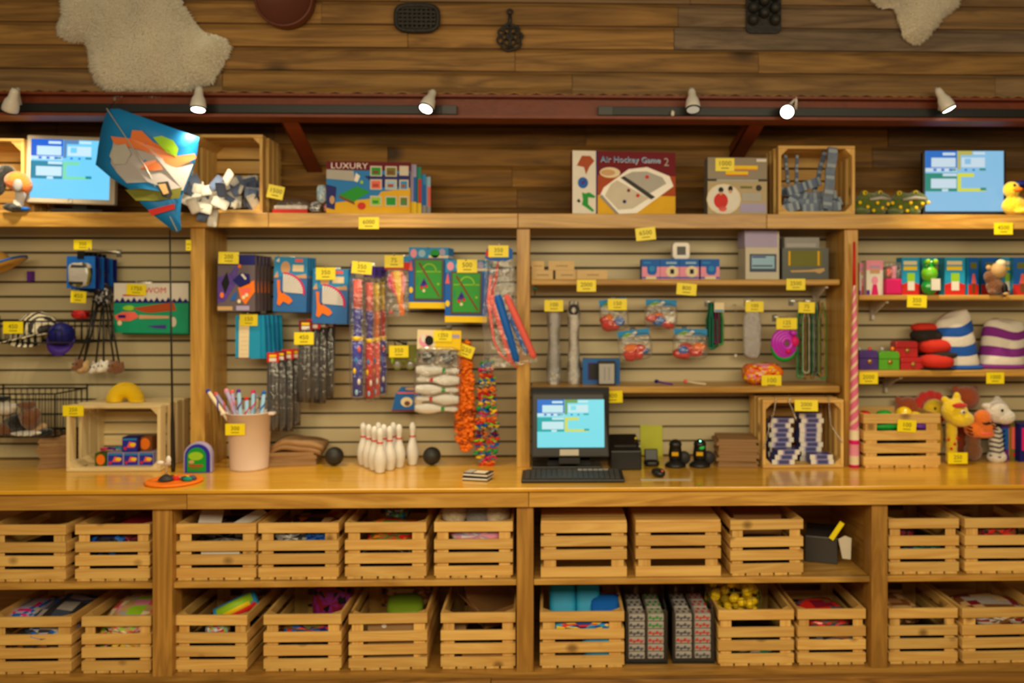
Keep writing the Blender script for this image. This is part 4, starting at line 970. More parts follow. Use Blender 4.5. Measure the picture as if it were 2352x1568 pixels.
# denim crate
X, Z, w, h, _ = open_crate(1788, 1964, 334, 3.585, ZS+e, .25, 'pine crate on its side on the top shelf, holding folded denim strips')
mat('denim_pattern', (110, 124, 150), .7, bump=.3, bscale=90, var=.5)
def strip(loc, L, rot, lab, wd=.035, m='denim_pattern'):
    b = MB(); n = 14; vs = []
    for i in range(n+1):
        s = i/n-.5; z_ = s*L; y_ = .006*sin(s*14); vs += [(-wd/2, y_-.004, z_), (wd/2, y_-.004, z_), (wd/2, y_+.004, z_), (-wd/2, y_+.004, z_)]
    fs = [(i*4+a, i*4+(a+1) % 4, (i+1)*4+(a+1) % 4, (i+1)*4+a) for i in range(n) for a in range(4)]+[(3, 2, 1, 0), tuple(n*4+a for a in range(4))]
    for i in range(n): pass
    b.add(vs, fs, m, False)
    for i in range(1, n, 3):
        s = i/n-.5; b.box(-wd*.46, wd*.46, .006*sin(s*14)-.0052, .006*sin(s*14)-.004, s*L-.012, s*L+.010, 'denimpale')
    return tag(b.build('denim_strip', loc=loc, rot=rot), lab, 'fabric strip', 'denim strips in the top-shelf crate')
strip((X+.055, 3.578, Z+.145), .27, (0, .10, .05), 'long upright denim strip leaning over the crate rim', .042)
strip((X-.10, 3.70, Z+.20), .13, (0, -.1, 0), 'thin denim strip hanging at the back left of the denim crate', .014, 'denim')
strip((X-.055, 3.70, Z+.19), .15, (0, .02, 0), 'thin denim strip hanging at the back, second in the denim crate', .014, 'denim')
strip((X+.035, 3.66, Z+.18), .20, (.1, .22, 0), 'dark denim strip leaning behind the long upright one', .02, 'denim')
for i, (dx, dy, dz, ro, L, lab) in enumerate(((-.045, .03, .115, 1.25, .17, 'denim strip slanting across the top of the denim heap'), (.045, .05, .075, 1.45, .12, 'dark-edged denim strip behind the long upright one'), (-.03, .035, .04, 1.6, .20, 'denim strip lying along the crate bottom'), (-.10, .028, .045, .5, .09, 'denim strip at the lower left corner of the denim crate'),
                                          (.03, .02, .022, 1.5, .18, 'denim strip lying lowest in the denim crate'), (-.06, .07, .085, 1.8, .18, 'denim strip second from the top of the heap'), (.09, .06, .04, 1.2, .09, 'denim strip at the lower right corner of the denim crate'), (-.115, .012, .018, 1.3, .08, 'denim strip poking out at the lower left over the rim'))):
    strip((X+dx, 3.60+dy, Z+dz), L, (rr.uniform(-.2, .2), ro, 0), lab, .040, 'denim_pattern' if i % 3 else 'denim')
# two spotted frogs
def frog(px, lab, yaw):
    p = P(px, 490, 3.60); t = thing('plush_frog', lab, 'soft toy', (p.x, 3.655, ZS+.001), (0, 0, yaw), 'spotted plush frogs')
    blob('body', '', '', (0, 0, .05), [((0, 0, .004), (.078, .056, .050)), ((.045, -.014, .016), (.048, .045, .036)), ((-.06, .01, -.012), (.04, .05, .034)), ((-.028, -.012, .046), (.021, .019, .019)), ((.04, -.012, .046), (.021, .019, .019)), ((.03, -.035, -.035), (.03, .03, .014)), ((-.05, -.04, -.035), (.035, .03, .014))], 'plush_forest', par=t)
    for sx in (-.028, .04): dots(t, [((sx-.002, -.028, .100), (.011, .006, .011))], 'yellow', 'eye'); dots(t, [((sx-.002, -.034, .100), (.004, .003, .005))], 'black', 'pupil')
    b = MB(); b.tube([(-.02, -.056, .068), (.03, -.062, .075), (.075, -.05, .07)], [.006, .008, .006], 'silver', n=8); b.build('mouth', t)
    for c in ((-.06, -.048, .055), (-.03, -.06, .035), (.012, -.064, .052), (.035, -.062, .03), (.062, -.055, .048), (.09, -.035, .055), (-.085, -.025, .035), (.0, -.05, .02)): dots(t, [(c, (.008, .005, .008))], 'yellow', 'spot')
frog(2008, 'dark green frog with yellow spots right beside the denim crate', .0)
frog(2092, 'dark green frog with yellow spots in front of the black monitor', -.25)
t, w, h = monitor(2121, 2310, 343, 491, 3.68, 'black-framed monitor on the top shelf behind a spotted frog', 'black_plastic', 2126, 2304, 347, 485, ((140, 196, 232), (30, 110, 200), (30, 140, 120), (190, 180, 90), (220, 222, 60)), yaw=-.02, z=ZS+.006, s=.9)
b = MB(); b.box(-.08, .08, -.02, .12, -.006, 0, 'black_plastic'); b.box(-.03, .03, .03, .06, -.004, h*.4, 'black_plastic'); b.build('stand', t)
p = P(2340, 490, 3.60); t = thing('plush_duck', 'yellow plush duck with a blue cap cut by the frame, beside the black monitor', 'soft toy', (p.x, 3.63, ZS+.001), (0, 0, .3))
blob('body', '', '', (0, 0, .045), [((0, 0, 0), (.06, .05, .045)), ((-.03, -.01, .07), (.036, .036, .036)), ((.0, -.045, -.03), (.04, .03, .014))], 'plush_yellow', par=t)
dots(t, [((-.035, -.05, .11), (.02, .022, .009))], 'orange', 'beak'); dots(t, [((-.045, -.04, .13), (.006, .004, .007))], 'black', 'eye'); dots(t, [((.02, -.02, .14), (.04, .03, .016))], 'navy', 'cap')
price(2305, 525, 3.566, '4500', 'yellow price tag on the shelf front board below the black monitor', 44, 27)
# ------------------------------------------------------------------ left bay of the slatwall
# straw hat
p = P(-8, 622, 3.70); t = thing('straw_hat', 'straw hat with a blue rim hanging at the far left of the slatwall', 'hat', tuple(p), (.12, -.42, 0))
b = MB(); b.lathe([(.0, .075), (.05, .07), (.066, .05), (.07, .004), (.09, 0), (.128, .012)], 'straw', n=28); b.build('crown_and_brim', t, solid=.003)
b = MB(); b.torus((0, 0, .0135), .129, .005, 'blue', n=32, axis='z'); b.build('rim', t)
p = P(76, 635, YW); b = MB(); b.box(-.009, .009, -.03, 0, -.022, .024, 'purple'); tag(b.build('hook_clip', loc=(p.x, YW-.001, p.z)), 'small dark plastic clip in a slatwall groove right of the straw hat', 'clip')
# foil toy packs
peg(205, 572, 3.60, 'peg hook holding the foil toy packs')
for i in range(6):
    Yq = 3.61+i*.036; X, Z, w, h = R(153+i*10, 588+i*1.5, 218+i*10, 662+i*2, Yq)
    b = MB(); b.box(-w/2, w/2, 0, .004, h*.0, h, 'blue' if i % 2 == 0 else 'navy'); b.ell((0, -.004, h*.42), (w*.42, .014, h*.38), 'shiny_silver' if i == 0 else ('shiny_purple' if i % 2 else 'shiny_blue'), n=14, k=8, mats=['shiny_silver', 'charcoal', 'shiny_silver', 'olive'] if i == 0 else ['navy', 'shiny_blue', 'charcoal'], power=.6, jit=.06)
    b.box(-w*.12, w*.12, -.002, .006, h-.012, h+.022, 'black')
    tag(b.build('toy_pack', loc=(X, Yq, Z)), 'shiny silver and blue toy pack at the front of its hook' if i == 0 else 'blue foil toy pack hanging behind the shiny silver front pack', 'toy pack', 'foil toy packs on one hook')
price(190, 562, 3.604, '350', 'dim yellow price tag above the foil toy packs', 40, 22)
# long black sticks with animal heads
peg(225, 664, 3.66, 'peg hook holding the long black sticks')
heads = [(180, 838, 'plush_brown'), (193, 842, 'plush_tan'), (192, 845, 'plush_tan'), (220, 845, 'plush_white'), (238, 842, 'plush_white'), (262, 842, 'plush_brown'), (274, 845, 'plush_brown')]
labs = ['brown head, leftmost of the bunch', 'tan head, second from the left of the bunch', 'tan head behind the second one', 'white head at the middle of the bunch', 'white head right of the middle one', 'brown head, second from the right of the bunch', 'brown head, rightmost of the bunch']
tops = [(222, 700), (215, 690), (228, 690), (236, 690), (238, 700), (243, 690), (250, 690)]
for i, ((hx, hy, m), (tx, ty)) in enumerate(zip(heads, tops)):
    Yh = 3.66+.016*(i % 4); B_ = P(hx, hy, Yh); A_ = P(tx, ty, Yh+.01)
    t = thing('animal_stick', 'long black stick ending in a fuzzy '+labs[i], 'toy stick', tuple(B_), group='animal sticks hanging in a bunch')
    d = A_-B_; b = MB(); b.tube([(0, 0, .02), d*.5, d], .0042, 'black_plastic', n=8); b.build('stick', t)
    blob('animal_head', '', '', (0, 0, 0), [((0, 0, 0), (.022, .022, .024)), ((-.008, -.016, -.014), (.014, .016, .012)), ((.014, 0, .02), (.008, .006, .012)), ((-.012, .002, .022), (.008, .006, .012))], m, vox=.004, par=t)
    dots(t, [((-.012, -.021, .006), .0035), ((.004, -.022, .006), .0035)], 'black', 'eyes')
    b = MB(); b.torus(tuple(d), .010, .002, 'black', axis='x', n=12, k=5); b.build('loop', t)
pouch('stick_bag', 'dark crumpled wrapping bunched where the black sticks meet', 'wrapping', tuple(P(237, 678, 3.70)), (.035, .02, .05), ['charcoal', 'black', 'shiny_grey', 'dark'], jit=.12)
price(180, 682, 3.64, '450', 'yellow price tag beside the tops of the long black sticks', 34, 26, roll=.05)
# WOW game pack
Yg = 3.72; X, Z, w, h = R(262, 650, 433, 764, Yg)
mat('pack_green', (10, 150, 110), .35)
def heli(b):
    b.q(0, 0, 1, .62, 'pack_green', 1); b.q(0, .62, 1, 1, 'whitish', 1); n = 13
    pts = [(0, .62)]
    for i in range(n): pts += [((i+.5)/n, .72 if i % 2 else .69), ((i+1)/n, .63)]
    b.pol([(0, .60)]+pts[0:]+[(1, .60)], 'navy', 2)
    b.text('WOM', .56, .85, .036, 'red', 3, maxw=w*.42); b.q(.12, .74, .40, .77, 'red', 3)
    b.pol([(.25, .50), (.80, .62), (.84, .45), (.50, .40), (.38, .42)], 'rust', 3); b.pol([(.0, .34), (.12, .42), (.28, .42), (.34, .32), (.22, .24), (.05, .24)], 'salmon', 4); b.pol([(.34, .36), (.74, .34), (.74, .29), (.34, .28)], 'skin', 4)
    b.q(.06, .30, .16, .36, 'navy', 5); b.disc(.80, .22, .04, .10, 'off_white', 4); b.pol([(.44, .14), (.70, .16), (.70, .08), (.55, .10)], 'violet', 4); b.disc(.08, .2, .03, .05, 'cream', 5); b.q(0, .42, .08, .56, 'teal', 3); b.disc(.2, .5, .08, .05, 'lime', 3)
b = MB(); o = [(-w/2+.02, 0), (w/2, -.006), (w/2, h), (-w/2+.01, h), (-w/2, h-.01), (-w/2, h*.68), (-w/2+.012, h*.6), (-w/2, h*.5), (-w/2, .01)]
b.prism([(-w/2, .0), (w/2, -.004), (w/2, h), (-w/2, h)], 0, .02, 'pack_green'); heli(b.face(w, h, 0))
tag(b.build('toy_pack', loc=(X, Yg, Z)), 'white and green helicopter toy pack with red letters beside the left upright post', 'toy pack', 'helicopter toy packs')
b = MB(); b.prism([(-w/2, .0), (w/2, -.004), (w/2, h), (-w/2, h)], 0, .02, 'pack_green'); tag(b.build('toy_pack', loc=(X+.018, Yg+.035, Z-.008)), 'green toy pack hanging behind the helicopter pack', 'toy pack', 'helicopter toy packs')
peg(313, 648, 3.712, 'peg hook holding the helicopter toy pack')
price(313, 665, 3.712, '1750', 'yellow price tag on the helicopter toy pack', 44, 25, roll=.05)
p = P(431, 562, YP); t = price(433, 563, 3.595, '250', 'narrow yellow price tag edge on the left upright post', 12, 24)
# wire baskets
def basket(x0, x1, ytop, ybot, lab, Y0=3.60, n=18):
    X, Z, w, h = R(x0, ytop, x1, ybot, Y0); dp = YW-.004-Y0
    t = thing('wire_basket', lab, 'basket', (X, Y0, Z), group='wire baskets on the slatwall')
    b = MB()
    for z_, r in ((h, .004), (0, .004)): b.tube([(-w/2, 0, z_), (w/2, 0, z_), (w/2, dp, z_), (-w/2, dp, z_), (-w/2, 0, z_)], r, 'wire', n=6)
    for sx in (-1, 1):
        for y in (0, dp): b.tube([(sx*w/2, y, 0), (sx*w/2, y, h+(.02 if y else 0))], .0035, 'wire', n=6)
    b.build('frame', t)
    b = MB()
    for i in range(1, n):
        x = -w/2+w*i/n; b.tube([(x, dp, h), (x, dp, 0), (x, 0, 0), (x, 0, h)], .0016, 'wire', n=5)
    for i in range(1, 6):
        y = dp*i/6; b.tube([(-w/2, y, h), (-w/2, y, 0), (w/2, y, 0), (w/2, y, h)], .0016, 'wire', n=5)
    b.build('wires', t); return X, Z, w, h
X, Z, w, h = basket(-90, 188, 738, 787, 'upper black wire basket holding the striped and blue caps')
def cap(px, py, Y, z, rot, m, m2, lab, s=1.0):
    p = P(px, py, Y); t = thing('cap', lab, 'cap', (p.x, Y, z), rot)
    b = MB(); b.lathe([(.0, .095*s), (.035*s, .09*s), (.07*s, .06*s), (.082*s, .02*s), (.083*s, 0)], m, n=24, mats=None); b.build('crown', t, solid=.003)
    b = MB(); n = 12; vs = []
    for i in range(n+1):
        a = pi+pi*i/n
        vs += [(.082*s*cos(a), .082*s*sin(a), .002), (.085*s*cos(a)*1.05, .082*s*sin(a)-.07*s*abs(sin(a))**.7, -.006)]
    b.add(vs, [(2*i, 2*i+1, 2*i+3, 2*i+2) for i in range(n)], m2, True); b.build('visor', t, solid=.004); return t
mz, n_, l_, pb = newmat('zebra'); wv = n_.new('ShaderNodeTexWave'); wv.inputs['Scale'].default_value = 14; wv.inputs['Distortion'].default_value = 5
tc_ = n_.new('ShaderNodeTexCoord'); l_.new(tc_.outputs['Object'], wv.inputs['Vector']); rp = n_.new('ShaderNodeValToRGB'); rp.color_ramp.elements[0].position = .45; rp.color_ramp.elements[1].position = .55
rp.color_ramp.elements[0].color = (.025, .02, .015, 1); rp.color_ramp.elements[1].color = (.75, .68, .5, 1); l_.new(wv.outputs[0], rp.inputs[0]); l_.new(rp.outputs[0], pb.inputs['Base Color']); MATS['zebra'] = mz
cap(88, 740, 3.70, Z+.03, (.15, -.15, -.6), 'zebra', 'zebra', 'zebra-striped cap in the upper wire basket', 1.05)
cap(60, 750, 3.665, Z+.012, (.2, .1, .4), 'zebra', 'zebra', 'second zebra-striped cap in front, in the upper wire basket', .72)
cap(142, 770, 3.665, Z+.03, (1.15, .1, .25), 'navy', 'violet', 'dark blue cap tipped on its side in the upper wire basket', .62)
pouch('red_cloth', 'small red cloth bundle behind the dark blue cap', 'cloth', tuple(P(186, 722, 3.76)), (.035, .03, .02), ['red', 'maroon', 'red'])
price(30, 752, 3.592, '450', 'yellow price tag on the front of the upper wire basket', 44, 27)
X, Z, w, h = basket(-80, 126, 905, 1003, 'lower black wire basket full of soft toys', n=14)
for i, (px, py, m, r) in enumerate(((12, 938, 'plush_white', (.05, .035, .028)), (40, 970, 'plush_black', (.045, .04, .04)), (22, 965, 'plush_tan', (.02, .02, .03)), (70, 960, 'plush_brown', (.04, .04, .05)), (8, 985, 'plush_brown', (.05, .04, .03)), (85, 985, 'plush_tan', (.04, .035, .03)), (62, 930, 'plush_brown', (.035, .03, .02)), (105, 992, 'plush_black', (.03, .03, .018)), (3, 915, 'plush_black', (.04, .03, .014)), (60, 996, 'plush_white', (.06, .03, .014)))):
    q = P(px, py, 3.66+.02*(i % 3)); c1 = m.split('_')[1]
    blob('soft_toy', f'{c1} soft toy in the lower wire basket, '+('at the top front', 'dark one in the middle', 'small one at the front', 'beside the dark middle one', 'low at the frame edge', 'at the right end', 'highest, at the back', 'low in the right corner', 'at the top of the frame edge', 'lying at the bottom')[i], 'soft toy', tuple(q), [((0, 0, 0), r), ((r[0]*.8, -.01, r[2]*.4), (r[0]*.45, r[1]*.5, r[2]*.55)), ((-r[0]*.7, -.01, r[2]*.2), (r[0]*.4, r[1]*.4, r[2]*.4))], m, vox=.005, group='soft toys in the lower wire basket')
# paper bags
def bags(x0, x1, ytop, ybot, Y, n, lab, rz=0, tl=0, m='paper_tan', D=.2):
    a, c = P(x0, 0, Y).x, P(x1, 0, Y).x; w = c-a; H = (ybot-ytop)*M(Y); r2 = random.Random(x0)
    for i in range(n):
        b = MB(); hh = H/n*.97; k = 8; vs = []
        b.box(-w/2, w/2, 0, D, 0, hh*.35, m); b.box(-w/2+.002, w/2-.003, .004, D-.004, hh*.35, hh*.98, m)
        o = b.build('paper_bag', loc=((a+c)/2+r2.uniform(-.008, .008), Y+r2.uniform(0, .012), ZC+.0006+i*H/n), rot=(0, 0, rz+r2.uniform(-.05, .05)), bevel=.0015)
        tag(o, 'flat brown paper bag on top of the pile '+lab if i == n-1 else 'flat brown paper bag in the pile '+lab, 'paper bag', 'paper bags piled '+lab)
bags(88, 152, 990, 1063, 3.62, 9, 'beside the lower wire basket', rz=.25, D=.16)
bags(1650, 1742, 1010, 1074, 3.56, 9, 'left of the counter-card crate', rz=-.12, D=.2)
bags(612, 722, 1032, 1062, 3.64, 4, 'right of the white bucket', rz=.10, D=.17)
for i, (dz, tl) in enumerate(((.062, -.18), (.082, -.25))):
    b = MB(); n = 12; vs = []
    for k in range(n+1):
        s = k/n; x = -.11+.22*s; zz = .022*sin(s*pi*1.3)+.006*sin(s*9); vs += [(x, 0, zz-.011), (x, 0, zz+.011), (x, .16, zz+.011), (x, .16, zz-.011)]
    b.add(vs, [(k*4+a, k*4+(a+1) % 4, (k+1)*4+(a+1) % 4, (k+1)*4+a) for k in range(n) for a in range(4)]+[(3, 2, 1, 0), tuple(n*4+a for a in range(4))], 'paper_tan', True)
    q = P(676, 1040, 3.66); tag(b.build('paper_bag', loc=(q.x+.01*i, 3.66, ZC+dz), rot=(0, -.06, .1)), ('creased', 'topmost bulging')[i]+' brown paper bag on the pile right of the white bucket', 'paper bag', 'creased bags right of the bucket')
# counter crate with boxed toys
X, Z, w, h, _ = open_crate(152, 368, 931, 3.553, ZC+e, .285, 'pale pine crate on its side at the left of the counter, holding small boxes')
for ch in _.children:
    for k_, m_ in enumerate(ch.data.materials): ch.data.materials[k_] = MATS[m_.name.replace('pine', 'pale')]
mat('toybox_blue', (34, 40, 170), .35)
def tb(b):
    b.q(.04, .05, .96, .95, 'toybox_blue'); b.pol([(.3, .3), (.8, .3), (.9, .6), (.45, .7)], 'salmon', 2); b.disc(.7, .5, .2, .13, 'yellow', 3, n=10); b.disc(.2, .25, .1, .12, 'red', 3, n=8); b.q(.05, .8, .95, .9, 'sky', 2)
Yb = 3.60
def sb(x0, x1, y0, lab, dz=0, Y=Yb, m='lilac', hh=.058, art=tb):
    bx('toy_box', lab, 'box', x0, x1, 0, Y, Z+dz, .06, m, rr.uniform(-.04, .04), art, 'small boxes in the counter crate', h=hh)
sb(247, 283, 0, 'small printed toy box at the left of the bottom row in the counter crate'); sb(284, 318, 0, 'small printed toy box in the middle of the bottom row in the counter crate'); sb(319, 353, 0, 'small printed toy box at the right of the bottom row in the counter crate')
sb(281, 316, 0, 'dark blue toy box standing on the bottom row of the counter crate', .0595, m='navy', hh=.064)
def ob(b): b.disc(.5, .5, .38, .42, 'orange', 1)
sb(218, 244, 0, 'small box with an orange disc at the left of the counter crate', 0, m='forest', hh=.055, art=ob)
sb(318, 348, 0, 'orange and brown box at the upper right of the counter crate', .0595, 3.63, 'brown', .06, ob)
b = MB(); q = P(250, 1027, 3.62)
for k, m in enumerate(('magenta', 'purple', 'cyan')): b.tube([(-.05+.032*k, 0, .004*k), (-.02+.032*k, 0, .002)], .006, m, n=8)
tag(b.build('toy_pen', loc=(q.x+.008, 3.635, Z+.066)), 'purple, magenta and cyan pen lying on the boxes in the counter crate', 'pen')
price(168, 943, 3.548, '250', 'yellow price tag on the upper left corner of the pale counter crate', 46, 24, roll=.0)
# slinky arch
p = P(283, 928, 3.64); R0 = 27*M(3.64); t0 = _
b = MB(); pts = []; turns = 34
for i in range(turns*10+1):
    a = i/10*2*pi; th = pi*(i/(turns*10)); rc = .034; c = Vector((-R0*cos(th)*.95, 0, R0*sin(th)*.98))
    rad = Vector((-cos(th), 0, sin(th))); q = c+rad*rc*.98*cos(a)+Vector((0, 1, 0))*rc*.8*sin(a); q.z = max(q.z, .003); pts.append(q)
b.tube(pts, .0022, 'yellow', n=5)
tag(b.build('slinky', loc=(p.x, 3.66, t0.location.z+h+.002)), 'yellow coil spring toy arched on top of the pale counter crate', 'spring toy')
# black tapering rod from counter up to the kite
A = P(399, 1052, 3.55); B = P(390, 528, 3.40)
b = MB(); d = Vector((B.x-A.x, 3.40-3.545, B.z-ZC-.001)); b.tube([(0, 0, .0), d*.02, d*.20, d*.26, d*.5, d], [.008, .010, .0085, .005, .0042, .003], 'black_plastic', n=10)
tag(b.build('black_rod', loc=(A.x, 3.545, ZC+.001)), 'thin black tapering rod rising from the counter to the kite tail', 'rod')
# arch-shaped green toy pack
Yt = 3.52; X, Z, w, h = R(422, 1013, 486, 1082, Yt); t = thing('arched_toy_pack', 'arch-shaped blue toy pack with a green picture beside the left upright post', 'toy pack', (X, Yt, ZC+.001), (0, 0, .05))
def arch(w, h): return [(-w/2, 0), (w/2, 0)]+[(w/2*cos(pi*i/14), h-w/2+w/2*sin(pi*i/14)) for i in range(15)]
b = MB(); b.prism(arch(w, h), 0, .03, 'lilac'); b.build('clear_rim', t, bevel=.003)
b = MB(); b.prism(arch(w*.88, h*.94), -.003, 0, 'toybox_blue'); b.build('border', t)
b = MB(); b.prism([(x-.003, z+.004) for x, z in arch(w*.66, h*.80)], -.005, -.002, 'green'); b.face(w, h, -.005); b.disc(.45, .55, .26, .14, 'lime', 1); b.q(.2, .2, .7, .27, 'rust', 1); b.q(.25, .12, .6, .18, 'olive', 1); b.disc(.3, .36, .1, .06, 'tan', 1); b.build('picture', t)
# orange tray with little toys
X, Z, w, h = R(352, 1080, 480, 1110, 3.30); Yt = 3.40; p = P(416, 1095, Yt)
t = thing('orange_disc', 'orange plastic disc lying on the counter with a small toy plant on it', 'flying disc', (p.x, 3.34, ZC+.001))
b = MB(); r = .108; b.lathe([(0, .004), (r*.8, .004), (r*.95, .010), (r, .004), (r*.97, 0), (0, 0)], 'orange', n=36); b.build('disc', t)
rr2 = random.Random(4)
for i in range(11):
    a = rr2.uniform(-.5, 2.6); q = rr2.uniform(.02, .075); c = (q*cos(a)+.015, q*sin(a)*.6, .012)
    b = MB(); b.ell(c, (rr2.uniform(.012, .02), .010, rr2.uniform(.007, .012)), ('red', 'teal', 'salmon', 'charcoal', 'yellow', 'slate')[i % 6], n=10, k=6, jit=.08); tag(b.build('toy_figure', loc=t.location), ('red', 'teal', 'salmon', 'dark', 'yellow', 'slate')[i % 6]+' tiny toy figure lying on the orange disc', 'toy figure', ('red', 'teal', 'salmon', 'dark', 'yellow', 'slate')[i % 6]+' tiny figures on the orange disc')
p2 = P(398, 1090, 3.40); tp = thing('toy_plant', 'small toy plant with white petals standing on the orange disc', 'toy plant', (p2.x, 3.335, ZC+.012))
b = MB(); b.lathe([(.03, 0), (.022, .010), (.008, .02), (0, .022)], 'charcoal', n=14); b.build('mound', tp)
b = MB(); b.tube([(0, 0, .018), (.004, 0, .055)], .004, 'plush_tan', n=8); b.build('stem', tp)
for c, r_ in (((-.022, 0, .066), (.016, .01, .009)), ((.012, -.004, .078), (.010, .01, .018)), ((.004, .01, .060), (.012, .008, .007))): dots(tp, [(c, r_)], 'whitish', 'petal')
# ------------------------------------------------------------------ second bay: hanging toys
def hang(name, lab, cat, x0, y0, x1, y1, Y, d, m, art, rot=(0, 0, 0), group=None, shape=None):
    X, Z, w, h = R(x0, y0, x1, y1, Y); b = MB()
    if shape: b.prism([(u*w-w/2, v*h) for u, v in shape], 0, d, m)
    else: b.box(-w/2, w/2, 0, d, 0, h, m)
    b.face(w, h, 0)
    if art: art(b)
    return tag(b.build(name, loc=(X, Y, Z), rot=rot), lab, cat, group), X, Z, w, h
def behind(o, n, dy, dx, lab, group, dz=-.0):
    for i in range(n):
        c = dup(o, (o.location.x+dx*(i+1), o.location.y+dy*(i+1), o.location.z+dz*(i+1)), None, lab, group)
# blaster packs
mat('blaster_violet', (84, 56, 150), .3, bump=.2, bscale=30, var=.3); mat('blaster_grey', (96, 82, 92), .4)
def blast(b):
    b.q(0, 0, 1, 1, 'blaster_grey', 1); b.q(0, .82, 1, 1, 'navy', 2); b.pol([(0, .6), (.35, .68), (.6, .95), (.5, .5), (.2, .18), (0, .15)], 'blaster_violet', 2)
    b.pol([(.4, .55), (.62, .68), (.85, .66), (.88, .5), (.6, .42)], 'navy', 3); b.pol([(.55, .42), (.98, .55), (1, .35), (.85, .22), (.75, .12), (.62, .22)], 'orange', 3); b.pol([(.6, .40), (.9, .42), (.8, .25), (.66, .25)], 'salmon', 4)
    for u, v in ((.78, .29), (.70, .25), (.58, .18)): b.disc(u, v, .045, .035, 'cream', 5)
    b.pol([(.62, .65), (.68, .67), (.78, .58), (.74, .56)], 'whitish', 5); b.disc(.59, .80, .045, .035, 'orange', 5); b.disc(.12, .29, .05, .05, 'orange', 5); b.q(0, .02, .40, .09, 'tan', 3); b.q(.5, .02, .85, .1, 'lilac', 3)
    b.pol([(.1, .5), (.25, .7), (.32, .5), (.2, .3)], 'black', 3); b.pol([(.42, .3), (.52, .36), (.48, .2), (.34, .2)], 'blue', 4)
o, *_ = hang('blaster_pack', 'violet and orange toy blaster pack, front of its hook beside the left upright post', 'toy pack', 500, 585, 586, 715, 3.63, .03, 'blaster_grey', blast, group='blaster packs')
behind(o, 4, .034, .004, 'dark toy blaster pack hanging behind the violet and orange front one', 'blaster packs behind the front one')
peg(548, 588, 3.625, 'peg hook holding the blaster packs')
price(525, 592, 3.622, '200', 'shiny yellow price tag on the front blaster pack', 46, 27, roll=.02, tilt=-.05)
# fan packs
mat('fan_blue', (24, 100, 176), .35)
def fan(b):
    b.q(0, 0, 1, 1, 'fan_blue', 1); b.q(0, .64, 1, 1, 'sky', 2); b.pol([(.0, .62), (.1, .74), (.14, .62)], 'skin', 3)
    b.disc(.34, .80, .14, .12, 'skin', 3); b.pol([(.05, .92), (.15, .98), (.15, .90)], 'whitish', 3); b.q(.55, .74, .88, .86, 'cream', 3); b.q(.62, .91, .85, .97, 'salmon', 3); b.pol([(.6, .66), (.95, .70), (.98, .62), (.7, .62)], 'skin', 3)
    c = (.28, .36); n = 12
    for i in range(n):
        a0 = radians(90-95*i/n); a1 = radians(90-95*(i+.75)/n); r1, r2 = .62, .60
        b.pol([c, (c[0]+r1*cos(a1), c[1]+.34*sin(a1)), (c[0]+r1*cos(a0), c[1]+.34*sin(a0))], 'white_gloss', 4)
    for i in range(n):
        a0 = radians(90-97*i/n); a1 = radians(90-97*(i+1)/n)
        b.pol([(c[0]+.60*cos(a0), c[1]+.33*sin(a0)), (c[0]+.60*cos(a1), c[1]+.33*sin(a1)), (c[0]+.66*cos(a1), c[1]+.36*sin(a1)), (c[0]+.66*cos(a0), c[1]+.36*sin(a0))], 'magenta', 5)
    b.pol([(.10, .58), (.19, .57), (.2, .38), (.5, .27), (.58, .2), (.48, .14), (.3, .19), (.2, .11), (.12, .14), (.14, .28)], 'orange', 6); b.disc(.27, .36, .03, .025, 'navy', 7)
for (x0, y0, x1, y1, Yf, lab) in ((627, 590, 704, 716, 3.66, 'upper blue folding-fan pack beside the blaster packs'), (716, 617, 797, 743, 3.64, 'lower blue folding-fan pack with the price tag, left of the bubble wands')):
    o, *_ = hang('fan_pack', lab, 'toy pack', x0, y0, x1, y1, Yf, .012, 'fan_blue', fan, rot=(0, .03, 0))
    behind(o, 3, .016, .006, 'blue folding-fan pack hidden behind the '+lab.split(' ')[0]+' front fan pack', 'fan packs behind the '+lab.split(' ')[0]+' one')
peg(640, 590, 3.655, 'peg hook holding the upper fan packs'); peg(748, 616, 3.635, 'peg hook holding the lower fan packs')
price(748, 628, 3.632, '350', 'yellow price tag on the lower folding-fan pack', 44, 28)
# blue card bags
def bluebag(b): b.q(0, 0, 1, 1, 'cyan', 1); b.pol([(.13, 0), (.53, .0), (.56, .9), (.15, .9)], 'cream', 2); b.q(.0, .0, .6, .02, 'maroon', 3); [b.q(.22, .1+.1*k, .5, .105+.1*k, 'tan', 3) for k in range(7)]
o, *_ = hang('blue_bag', 'cyan bag with a cream card at the front of its hook', 'toy pack', 541, 724, 598, 823, 3.66, .01, 'cyan', bluebag, group='cyan bags')
for i in range(5):
    c = MB(); X, Z, w, h = R(541, 724, 598, 823, 3.66); c.prism([(-w/2, .002*i), (w/2+.012, 0), (w/2+.004, h), (-w/2+.004, h)], 0, .008, 'sky' if i % 2 else 'cyan')
    tag(c.build('blue_bag', loc=(X+.012+.011*i, 3.676+.024*i, Z), rot=(0, 0, -.25)), 'plain cyan bag hanging behind the cream-carded front one', 'toy pack', 'plain cyan bags')
peg(570, 722, 3.655, 'peg hook holding the cyan bags'); price(571, 735, 3.653, '150', 'yellow price tag on the cyan bag', 40, 26)
